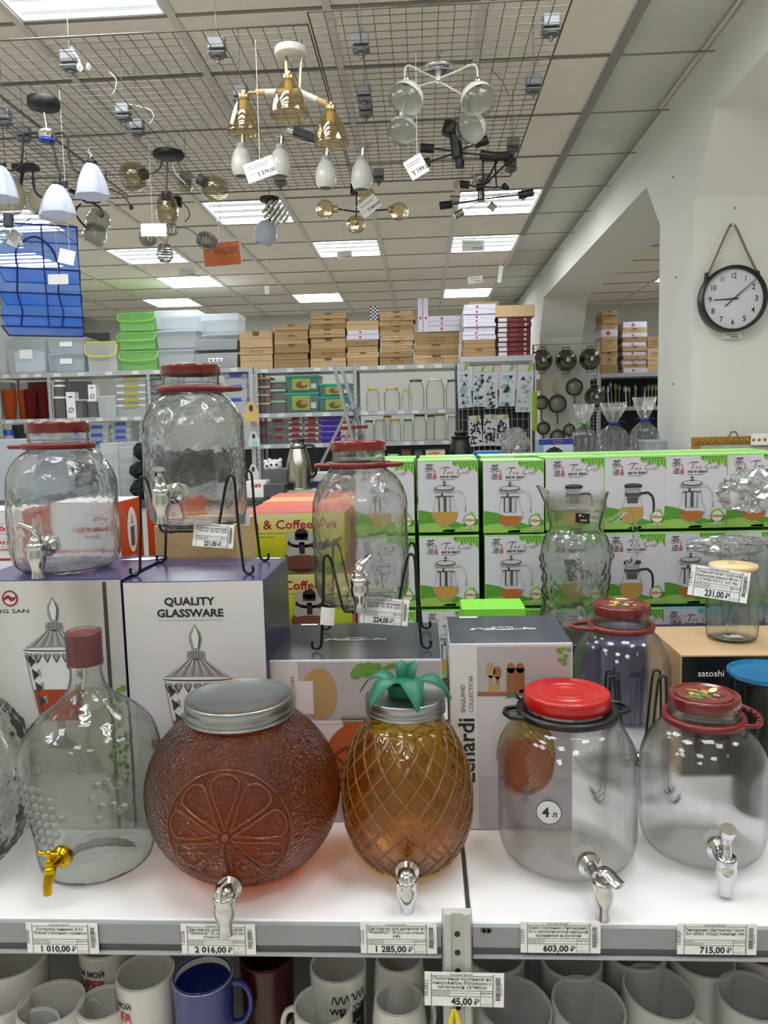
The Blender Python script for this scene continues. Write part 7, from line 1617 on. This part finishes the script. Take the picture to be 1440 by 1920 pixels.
# chrome spring shade lamp
L = Lamp('small chrome lamp with striped spring shades below the smoked one', 4.35, 331, 378)
L.hook(331, 370); L.disc(331, 379, 10, .05, M_BLK); L.arm([(331, 386), (328, 405), (322, 425)], .005, M_STEEL)
b = MB(); p = L.V(322, 430)
for k in range(5): b.tube([(p.x+.033*math.cos(2*PI*i/20)*math.cos(k*.6), p.y+.033*math.cos(2*PI*i/20)*math.sin(k*.6), p.z+.033*math.sin(2*PI*i/20)) for i in range(20)], .0028, 5, closed=True)
L.part('wire_hub', b, M_STEEL)
L.arm([(330, 428), (350, 428), (368, 440), (374, 452)], .0045, M_STEEL); L.arm([(318, 438), (312, 455), (310, 465)], .0045, M_STEEL); L.arm([(314, 432), (295, 434), (280, 440)], .0045, M_STEEL); L.arm([(335, 375), (352, 390), (355, 405), (347, 416)], .003, M_DARK)
def spring(L, x, y, rp, axis, m=M_STEEL, n=7, dy=0):
    b = MB(); p = L.V(x, y, dy); r = L.S(rp); ax = Vector(axis).normalized(); u = ax.orthogonal().normalized(); v = ax.cross(u)
    for k in range(n):
        t = (k-(n-1)/2)/(n/2); rr = r*math.sqrt(max(.15, 1-t*t*.8)); c = p+ax*(t*r*1.1)
        b.tube([c+(u*math.cos(2*PI*i/20)+v*math.sin(2*PI*i/20))*rr for i in range(20)], r*.10, 5, closed=True)
    b.sphere(tuple(p), r*.72, 14, 8, m=1); L.part('spring_shade', b, [m, M_LG])
spring(L, 388, 452, 15, (1, 0, -.4)); spring(L, 309, 475, 14, (0, 0, 1)); spring(L, 277, 446, 14, (0, 1, .3))
# gold chandelier with amber bells
L = Lamp('white and gold chandelier with three amber bell shades', 2.72, 545, 100)
L.hook(540, 84); L.hook(566, 92); L.disc(545, 98, 27, .024, M_WPAINT); L.part('screw', MB().sphere(tuple(L.V(546, 112, -.06)), .004, 8, 6), M_BRASS)
L.part('brass_rod', MB().cyl(L.V(537, 104), L.V(537, 140), .0055, n=10), M_BRASS); L.part('brass_rod', MB().cyl(L.V(565, 108), L.V(562, 168), .0048, n=10), M_BRASS)
def barseg(a, c, r, m, n): L.part(n, MB().cyl(L.V(*a), L.V(*c), r, n=12), m)
barseg((496, 173), (560, 172), .0105, M_WPAINT, 'bar'); barseg((480, 173), (498, 173), .0108, M_WARM, 'wooden_sleeve'); barseg((560, 172), (596, 188), .0105, M_WPAINT, 'bar'); barseg((594, 187), (612, 195), .0108, M_WARM, 'wooden_sleeve')
barseg((466, 174), (482, 173), .005, M_BRASS, 'brass_elbow'); barseg((610, 194), (622, 198), .005, M_BRASS, 'brass_elbow')
for (x, yt, yb2, r, dy, tl) in ((541, 148, 216, 32, -.06, .0), (457, 184, 250, 28, 0, .05), (620, 206, 272, 30, 0, -.03)):
    L.shade(x, yt, yb2, r, M_AMBER, 'bell', (tl, 0), dy); L.disc(x, yt-2, 10, .016, M_BRASS, 'brass_cap', dy=dy); L.socket(x, yt+2, x, yt+24, 7, mat('socket_cream', '#c9b27a', .5), dy=dy); L.socket(x, yt-4, x, yt-14, 4, M_BRASS, dy=dy)
# opal row lamp
L = Lamp('chrome wave lamp with four white opal shades and black canopy', 3.40, 570, 256)
L.hook(560, 246); L.part('canopy', MB().tube([L.V(552, 246), L.V(594, 262)], 0, 4, flat=(.03, .022)), M_BLK); L.part('chrome_end', MB().cyl(L.V(540, 243), L.V(552, 247), .017, n=12), M_CHROME)
L.arm([(437, 252), (470, 250), (510, 254), (550, 262), (600, 272), (640, 279), (680, 275), (698, 268)], .005, M_STEEL); L.arm([(455, 262), (500, 248), (545, 250), (590, 268), (645, 270), (700, 280)], .003, M_STEEL)
for (x, yt, yb2, r) in ((453, 276, 332, 18), (526, 278, 332, 18), (611, 300, 354, 18), (678, 300, 357, 18)):
    L.shade(x, yt, yb2, r, M_OPAL, 'egg', (.02, 0)); L.socket(x+3, yt-22, x+1, yt+4, 4, M_STEEL); L.disc(x, yt+1, 9, .03, M_GREYP, 'socket_cup')
# half frosted globe chandelier
L = Lamp('chrome and white chandelier with four half frosted globes', 2.86, 822, 130)
L.hook(822, 112); b = MB(); b.lathe(smooth_prof([(0, -.008), (.03, -.008), (.052, -.004), (.055, .004), (.045, .012), (0, .014)], 3), 32); L.part('canopy', b, M_CHROME)
L.part('stem', MB().cyl(L.V(822, 134), L.V(821, 152), .009, n=12), M_WPAINT); L.part('finial', MB().sphere(tuple(L.V(821, 156)), .008, 10, 8), M_CHROME)
for pts, r in (([(821, 148), (790, 134), (768, 123), (760, 128), (759, 144)], .0042), ([(821, 148), (860, 132), (885, 121), (894, 128), (895, 145)], .0042), ([(821, 152), (790, 160), (768, 172), (757, 200), (755, 220)], .003), ([(821, 152), (850, 168), (878, 186), (882, 210)], .003)): L.arm(pts, r, M_WPAINT)
for (x, y, r, dy, an) in ((762, 186, 29, -.05, .5), (896, 188, 29, -.05, -.35), (755, 246, 26, .12, .3), (883, 240, 27, .12, .9)):
    p = L.V(x, y, dy); rr = L.S(r)
    for (nm, k0, k1, mm) in (('frosted_half', 5, 10, M_OPAL), ('clear_half', 0, 5, M_LG)):
        b = MB(); b.M = Matrix.Translation(p) @ Matrix.Rotation(an, 4, 'Y') @ Matrix.Rotation(-.5, 4, 'X')
        b.lathe([(rr*math.sin(PI*(i/2)/10), -rr*math.cos(PI*(i/2)/10)) for i in range(k0*2, k1*2+1)], 32); L.part(nm, b, mm)
    L.socket(x, y-r+1, x, y-r-8, 7, M_STEEL, dy=dy)
# black stick lamp one
L = Lamp('black spot chandelier with thick body, left of the stick lamp', 3.36, 852, 240)
L.hook(854, 226); L.disc(845, 242, 14, .05, M_BLK, tilt=.3); L.part('body', MB().cyl(L.V(852, 245), L.V(858, 296), .024, n=14), M_BLK)
for (x0, y0, x1, y1, sx, sy) in ((852, 283, 814, 279, 788, 277), (852, 288, 806, 303, 790, 308), (862, 283, 890, 270, 914, 262), (862, 286, 900, 290, 925, 293), (860, 292, 862, 300, 862, 314)):
    L.arm([(x0, y0), (x1, y1)], .004, M_BLK); L.socket(x1, y1, sx, sy, 7.5, M_BLK)
# black stick lamp two
L = Lamp('black stick chandelier in front of the bright ceiling light', 3.75, 928, 294)
L.hook(935, 276); L.part('canopy', MB().bbox(-.062, .07, -.02, .02, -.018, .018, .006), M_BLK)
for pts in ([(905, 298), (906, 372)], [(928, 300), (931, 352)], [(934, 300), (905, 350)]): L.arm(pts, .004, M_BLK)
for (x0, y0, x1, y1, sx, sy, m) in ((906, 373, 848, 383, 824, 386, M_BLK), (906, 373, 972, 366, 1000, 361, M_BLK), (900, 352, 880, 347, 862, 345, M_BLK), (931, 352, 905, 350, 893, 352, M_BLK), (931, 350, 945, 353, 950, 348, M_BLK), (905, 350, 948, 308, 962, 296, M_BLK)):
    L.arm([(x0, y0), (x1, y1)], .004, m); L.socket(x1, y1, sx, sy, 6.5, m)
L.shade(858, 338, 353, 8, M_SMOKE, 'globe')
L = Lamp('small chrome spot lamp hanging behind the black stick chandelier', 4.05, 902, 334)
L.hook(900, 322); L.disc(902, 336, 17, .03, M_STEEL); L.part('body', MB().cyl(L.V(902, 345), L.V(902, 378), .018, n=12), M_STEEL)
for (x0, y0, x1, y1, sx, sy) in ((902, 372, 862, 374, 844, 373), (902, 376, 868, 397, 852, 405), (902, 376, 918, 383, 928, 392), (902, 370, 975, 360, 985, 372)): L.arm([(x0, y0), (x1, y1)], .0028, M_CHROME); L.socket(x1, y1, sx, sy, 6, M_STEEL)
# amber cracked globes
L = Lamp('black cross lamp with four small amber cracked globes', 4.12, 667, 352)
L.hook(668, 344); L.socket(664, 346, 664, 364, 7, M_BLK, 'canopy'); L.arm([(669, 362), (668, 398)], .0045, M_BLK); L.arm([(668, 397), (640, 393), (634, 392)], .0045, M_BLK); L.arm([(668, 397), (725, 393), (730, 392)], .0045, M_BLK); L.arm([(668, 397), (668, 408)], .0045, M_BLK)
M_CRK = clearglass('cracked_amber', '#f3ebd4', .3, bump=1, bscale=60, refr_ior=1.2)
for (x, y, dy) in ((610, 391, 0), (748, 396, 0), (667, 420, -.05), (688, 368, .1)): L.shade(x, y-16, y+17, 16, M_CRK, 'globe', dy=dy, n='cracked_globe')
L.socket(634, 392, 624, 392, 6, M_BRASS); L.socket(728, 392, 738, 393, 6, M_BRASS); L.part('bulb', MB().sphere(tuple(L.V(667, 415, -.1)), .02, 12, 8), M_BRASS)
# spiral glass pendant
L = Lamp('small pendant with two spiral striped glass shades', 4.30, 505, 374)
L.hook(504, 364); L.disc(505, 374, 17, .018, M_BLK); L.arm([(500, 378), (500, 388)], .005, M_BLK); L.arm([(512, 380), (506, 405), (504, 420)], .005, M_BLK)
spring(L, 517, 401, 20, (.7, .2, -.6), M_WPAINT, 6); L.shade(498, 414, 458, 20, M_FROST, 'egg', (.25, 0)); L.socket(500, 390, 510, 396, 6, M_STEEL); L.socket(500, 412, 508, 424, 6, M_BLK)
b = MB(); p = L.V(498, 456); b.tube([p, p+Vector((0, 0, -.07)), p+Vector((.008, 0, -.14)), p+Vector((-.004, 0, -.2)), L.V(501, 540)], .0022, 5); L.part('pull_cord', b, M_WPAINT); L.part('cord_tag', MB().bbox(-.006, .006, -.002, .002, -.02, .02, .002), M_PAPER).location = L.V(501, 545)
# clear faceted chandelier at the left edge
L = Lamp('clear faceted leaf chandelier cut off by the left edge below the shades', 3.3, 16, 398)
L.hook(16, 388, M_WIRE); L.socket(16, 402, 16, 425, 9, M_DARK, 'canopy')
for k in range(5):
    b = MB(); a = 2*PI*k/5; b.M = Matrix.Translation(L.V(16, 425)) @ Matrix.Rotation(a, 4, 'Z') @ Matrix.Rotation(.9, 4, 'X'); b.prism([(0, 0), (.03, -.04), (.02, -.10), (0, -.13), (-.02, -.10), (-.03, -.04)][::-1], -.003, .003, 'y'); L.part('glass_leaf', b, M_LG)
# white hook ornaments
o = thing('wire_hook', 'white S hooks with round plugs on the front edge of the grid', 'hook', PY(150, 105, 2.78)); b = MB()
def ov(x, y): return PY(x, y, 2.78)-o.location
SC.view_layers[0].update()
o_loc = PY(150, 105, 2.78)
def ov(x, y): return PY(x, y, 2.78)-o_loc
b.tube(smooth_prof([tuple(ov(*q)) for q in ((138, 98), (134, 89), (136, 96), (146, 108), (150, 120), (154, 128), (150, 134))], 4), .0032, 6); b.build('hook', M_PAPER, o)
b = MB(); b.cyl(ov(146, 125), ov(150, 126), .011, n=12).cyl(ov(164, 125), ov(168, 126), .011, n=12); b.build('round_plug', M_PAPER, o)
# dangling cable
c0 = PY(200, 350, 3.9); b = MB(); b.tube(smooth_prof([(0, 0, GZ-c0.z)]+[tuple(PY(x, y, 3.9)-c0) for x, y in ((200, 350), (210, 356), (230, 366), (240, 378), (245, 386))], 4), .0035, 6); 
cb = thing('cable', 'dark loose cable with plug hanging from the grid, left of centre', 'cable', c0); b.build('cord', M_WIRE, cb); MB().sphere(tuple(PY(246, 389, 3.9)-c0), .012, 8, 6).build('plug', M_DARK, cb)
for k, (pts, Y, lb) in enumerate([(((205, 135), (218, 150), (215, 170), (210, 176)), 2.9, 'thin white loose wire above the left clamps'), (((240, 195), (280, 205), (288, 220), (280, 232)), 3.2, 'thin pale wire beside the pair of clamps'), (((920, 130), (940, 150), (950, 170), (955, 182)), 3.0, 'thin wire with small plug near the right edge of the grid'), (((700, 315), (735, 312), (745, 325), (735, 338)), 3.9, 'thin white wire loop near the back edge of the grid')]):
    c0 = PY(*pts[0], Y); tag(MB().tube(smooth_prof([tuple(PY(x, y, Y)-c0) for x, y in pts], 4), .0018, 5).build('loose_wire', M_WPAINT if k != 2 else M_WIRE, None, c0), lb, 'wire')
# ---- tags on strings
def hang_tag(label, x0, y0, x1, y1, Y, tilt, string=None, text=None, m=M_PAPER):
    th, w_, h_ = plain_tag('price_tag', label, x0, y0, x1, y1, Y, tilt, m=m, bend=False)
    if text:
        p = MB(); p.text(text, w_*.18, -h_*.32, h_*.2, 2, 0, bold=.02); p.quad(-w_*.4, h_*.25, w_*.35, h_*.29, 1, 1); p.quad(-w_*.35, h_*.14, w_*.3, h_*.18, 1, 1); p.quad(-w_*.42, -h_*.12, w_*.1, -h_*.09, 1, 1); p.build('printing', [M_INK, M_GREYINK], th)
    if True:
        c = PY((x0+x1)/2, y0, Y) if not string else PY(*string[1], Y); a = Vector((c.x+.002, c.y, CZ if Y > 4.3 else GZ)); b = MB(); b.tube([a, c], .0011 if string else .0006, 4); o = b.build('string', M_WPAINT, None); o.parent = th; SC.view_layers[0].update(); o.matrix_parent_inverse = th.matrix_world.inverted()
    return th
hang_tag('tilted paper tag reading 3 379,00 before the opal lamps', 459, 299, 516, 336, 2.70, -.30, ((486, 178), (487, 302)), '3 379,00')
hang_tag('tilted paper tag reading 3 199,00 beside the black spot lamp', 762, 293, 799, 332, 2.84, -.50, ((782, 235), (782, 296)), '3 199,00')
hang_tag('tilted paper tag reading 3 449,00 on the amber globe lamp', 672, 372, 712, 400, 4.0, -.62, ((700, 350), (700, 372)), '3 449,00')
hang_tag('curled white tag before the chrome spring lamp', 264, 419, 312, 443, 3.5, .03, ((286, 345), (286, 421)))
hang_tag('small grey tag hanging left below the spring lamp', 336, 503, 366, 519, 4.4, .02, ((350, 400), (350, 503)), '1 999,00', mat('tag_backlit', '#c9c9c4', .6))  # backlit tags: shade against the lamps is put into the paper colour
hang_tag('small grey tag hanging before the middle ceiling light', 632, 471, 660, 486, 4.1, -.05, ((646, 412), (646, 471)), '2 499,00', mat('tag_backlit', '#c9c9c4', .6))
hang_tag('grey tag reading 3 299,00 before the right ceiling light', 866, 450, 908, 471, 3.75, .02, ((889, 390), (889, 451)), '3 299,00', mat('tag_backlit', '#c9c9c4', .6))
hang_tag('small white tag hanging lowest below the stick chandelier', 877, 518, 905, 531, 4.0, -.1, ((891, 470), (891, 518)), '2 199,00')
hang_tag('thin white tag seen edge on near the far lights', 934, 498, 942, 530, 3.9, .15, ((938, 385), (938, 500)))
hang_tag('white tag hanging before the blue net, upper', 110, 468, 140, 495, 3.0, .25, ((127, 405), (130, 470)))
hang_tag('white tag stitched on the side of the blue net', 90, 514, 128, 533, 3.72, .02)
hang_tag('grey folded tag at the left edge over the blue net', 16, 432, 38, 462, 3.5, .5, m=mat('tag_backlit', '#c9c9c4', .6))
hang_tag('long white cord tag hanging below the spiral pendant', 496, 536, 505, 552, 4.28, 0)
# orange sale sign seen from behind
sg = PY(416, 476, 4.6); W = PY(452, 476, 4.6).x-PY(380, 476, 4.6).x; H = PY(416, 452, 4.6).z-PY(416, 500, 4.6).z
th = thing('sale_sign', 'orange sale sign hanging from the ceiling, lettering seen reversed', 'sign', sg); th.rotation_euler.y = -.05
MB().box(-W/2, W/2, 0, .003, -H/2, H/2).build('white_border', M_PAPER, th)
p = MB(); p.quad(-W*.48, -H*.46, W*.48, H*.46, 1, 0); p.text('АКЦИЯ', W*.12, H*.0, H*.24, 2, 1, bold=.02, mirror=True, w=W*.62); p.build('printed_face', [mat('sale_orange', '#d8702a', .35), mat('sale_dark_orange', '#8f4421', .5)], th)
b = MB(); b.tube([(0, 0, H/2), (-.05, 0, CZ-sg.z)], .0015, 4).tube([(0, 0, H/2), (.03, 0, CZ-sg.z)], .0015, 4); b.build('string', M_WPAINT, th)
# ---- blue hanging drying net
NX, NY = PY(79, 540, 3.95).x, 3.95; s = .185; NR = .42
nt_ = thing('drying_net', 'blue hanging mesh drying net with three shelves, upper left', 'drying net', (NX, NY, 0), NR)
zz_ = [PY(79, y, NY).z for y in (438, 518, 562, 603, 622)]
M_NET = film('blue_net', '#4a9cff', .38, .005, .6); M_NETD = film('blue_net_dense', '#3a8cff', .45, .005, .6); M_NAVYT = mat('navy_tape', '#16337a', .8)
b = MB()
for i in range(4):
    a, c = [(-s, -s), (s, -s), (s, s), (-s, s)][i], [(-s, -s), (s, -s), (s, s), (-s, s)][(i+1) % 4]
    for j in range(4):
        zt_, zb_ = zz_[j], zz_[j+1]; k = 5; vs = []
        for u in range(k+1):
            t = u/k; q = .012*math.sin(PI*t)
            for v in range(k+1):
                w2 = v/k; x = a[0]+(c[0]-a[0])*w2; y = a[1]+(c[1]-a[1])*w2; vs.append((x*(1-q*3), y*(1-q*3), zt_+(zb_-zt_)*t))
        b.add(vs, [(u*(k+1)+v, u*(k+1)+v+1, (u+1)*(k+1)+v+1, (u+1)*(k+1)+v) for u in range(k) for v in range(k)], 0, True)
b.build('net_wall', M_NET, nt_)
for j, z in enumerate(zz_):
    b = MB()
    for q in (z,): b.add([(-s, -s, q), (s, -s, q), (s, s, q), (-s, s, q)], [(0, 1, 2, 3)])
    b.build('net_shelf' if j else 'net_top', M_NETD if j else M_NET, nt_)
    MB().tube([(-s, -s, z), (s, -s, z), (s, s, z), (-s, s, z)], .0045, 6, closed=True).build('hoop', M_NAVYT, nt_)
b = MB()
for x in (-.10, .085): b.tube([(x, -s-.004, zz_[4]), (x+.012, -s-.008, zz_[3]+.02), (x-.006, -s-.006, zz_[2]), (x+.004, -s-.006, zz_[1]+.02)], 0, 4, flat=(.012, .0015))
b.tube(smooth_prof([(-.10, -s-.006, zz_[1]+.02), (-.09, -s-.01, zz_[1]+.10), (-.01, -s-.012, zz_[1]+.15), (.06, -s-.01, zz_[1]+.10), (.089, -s-.006, zz_[1]+.02)], 4), 0, 4, flat=(.009, .0018)); b.build('carry_strap', M_NAVYT, nt_)
b = MB(); b.tube([(s*.98, -s*.98, zz_[0]), (s*.98, -s*.98, zz_[4])], .003, 5); b.tube([(.02, -s-.002, zz_[0]), (.025, -s-.002, zz_[4])], .004, 5); b.build('zip', M_NAVYT, nt_)
b = MB()
for q in ((-s, -s), (s, -s), (s, s), (-s, s)): b.tube([(q[0], q[1], zz_[0]), (0, 0, zz_[0]+.10)], .002, 4)
b.tube([(0, 0, zz_[0]+.10), (0, 0, GZ-.0)], .002, 4); b.build('hanging_cord', M_NAVYT, nt_)
# ---- wall clock
ck = thing('wall_clock', 'round black rimmed wall clock hanging on a rope loop', 'clock', PY(1373, 561, 3.70)); cr0 = .1485
b = MB(); b.M = Matrix.Rotation(PI/2, 4, 'X'); b.lathe(smooth_prof([(cr0*.90, -.030), (cr0*1.0, -.030), (cr0*1.0, .025), (cr0*.985, .034), (cr0*.955, .036), (cr0*.925, .030), (cr0*.90, .012)], 2)); b.build('rim', M_BLK, ck)
b = MB(); b.M = Matrix.Rotation(PI/2, 4, 'X'); b.lathe([(cr0*.92, .010), (0, .010)][::-1], 48); b.build('dial', mat('dial_white', '#d3d4da', .5), ck)
for k in range(1, 13):
    a = PI/2-2*PI*k/12; r = cr0*.70; p = MB()
    p.text(str(k), r*math.cos(a), r*math.sin(a)-.0115, .024, 1, 0, bold=.018, w=(.0155 if k < 10 else .027) if k not in (1, 11) else (.008 if k == 1 else .018), y=-.0105); p.build('numeral', M_INK, ck)
p = MB()
for k in range(1, 13):
    a = PI/2-2*PI*k/12; p.ell(cr0*.875*math.cos(a), cr0*.875*math.sin(a), .0018, .0018, 1, 0, 8, y=-.0105)
o = p.build('minute_dots', M_INK, ck); o['kind'] = 'stuff'
def hand(a, l, tail, wd, nm, yy):
    p = MB(); a = PI/2-a; c, s_ = math.cos(a), math.sin(a); p.prism([(-tail*c-wd*s_, -tail*s_+wd*c), (-tail*c+wd*s_, -tail*s_-wd*c), (l*c+wd*.5*s_, l*s_-wd*.5*c), (l*c-wd*.5*s_, l*s_+wd*.5*c)], yy, yy-.0012, 'y'); p.build(nm, M_INK, ck)
hand(2*PI*8.93/12, cr0*.60, cr0*.14, .0035, 'hour_hand', -.014); hand(2*PI*8.2/60, cr0*.86, cr0*.34, .0024, 'minute_hand', -.017); hand(2*PI*9.2/60, cr0*.80, 0, .0007, 'second_hand', -.020)
M_ROPE = mat('jute_rope', '#8a7a5c', .9, var=.25, vscale=150, bump=.8, bscale=200)
rp = lambda x, y: tuple(PY(x, y, 3.70)-ck.location) if 0 else tuple(PY(x, y, 3.70)-PY(1373, 561, 3.70))
MB().tube(smooth_prof([rp(1325, 520), rp(1345, 475), rp(1366, 428), rp(1373, 421), rp(1381, 428), rp(1400, 470), rp(1422, 515)], 5), .0055, 8).build('rope', M_ROPE, ck)
b = MB(); b.cyl(rp(1325, 512), rp(1323, 530), .009, n=8).cyl(rp(1420, 508), rp(1424, 526), .009, n=8); b.build('rope_clamp', M_BLK, ck)
MB().cyl((rp(1373, 422)[0], .035, rp(1373, 422)[2]), (rp(1373, 422)[0], -.01, rp(1373, 422)[2]), .004, n=8).build('wall_screw', M_STEEL, ck)
th, w_, h_ = plain_tag('price_tag', 'small paper tag under the wall clock', 1356, 622, 1390, 635, 3.72, .03, bend=False)
p = MB(); p.quad(-w_*.4, 0, w_*.3, h_*.12, 1, 0); p.quad(-w_*.1, -h_*.35, w_*.35, -h_*.15, 1, 0); p.build('printing', M_GREYINK, th)
nl = MB()
for k, (x, y) in enumerate(((1378, 390), (1268, 520), (1262, 720), (1262, 332))):
    q = PY(x, y, 3.738) if x > 1300 else PX(x, y, 1.268)
    tag(MB().sphere((0, 0, 0), .004, 8, 5).build('wall_nail', M_DARK, None, q), ['nail in the wall above the clock rope', 'nail in the column side at clock height', 'nail in the column side below clock height', 'nail high on the column side'][k], 'nail')
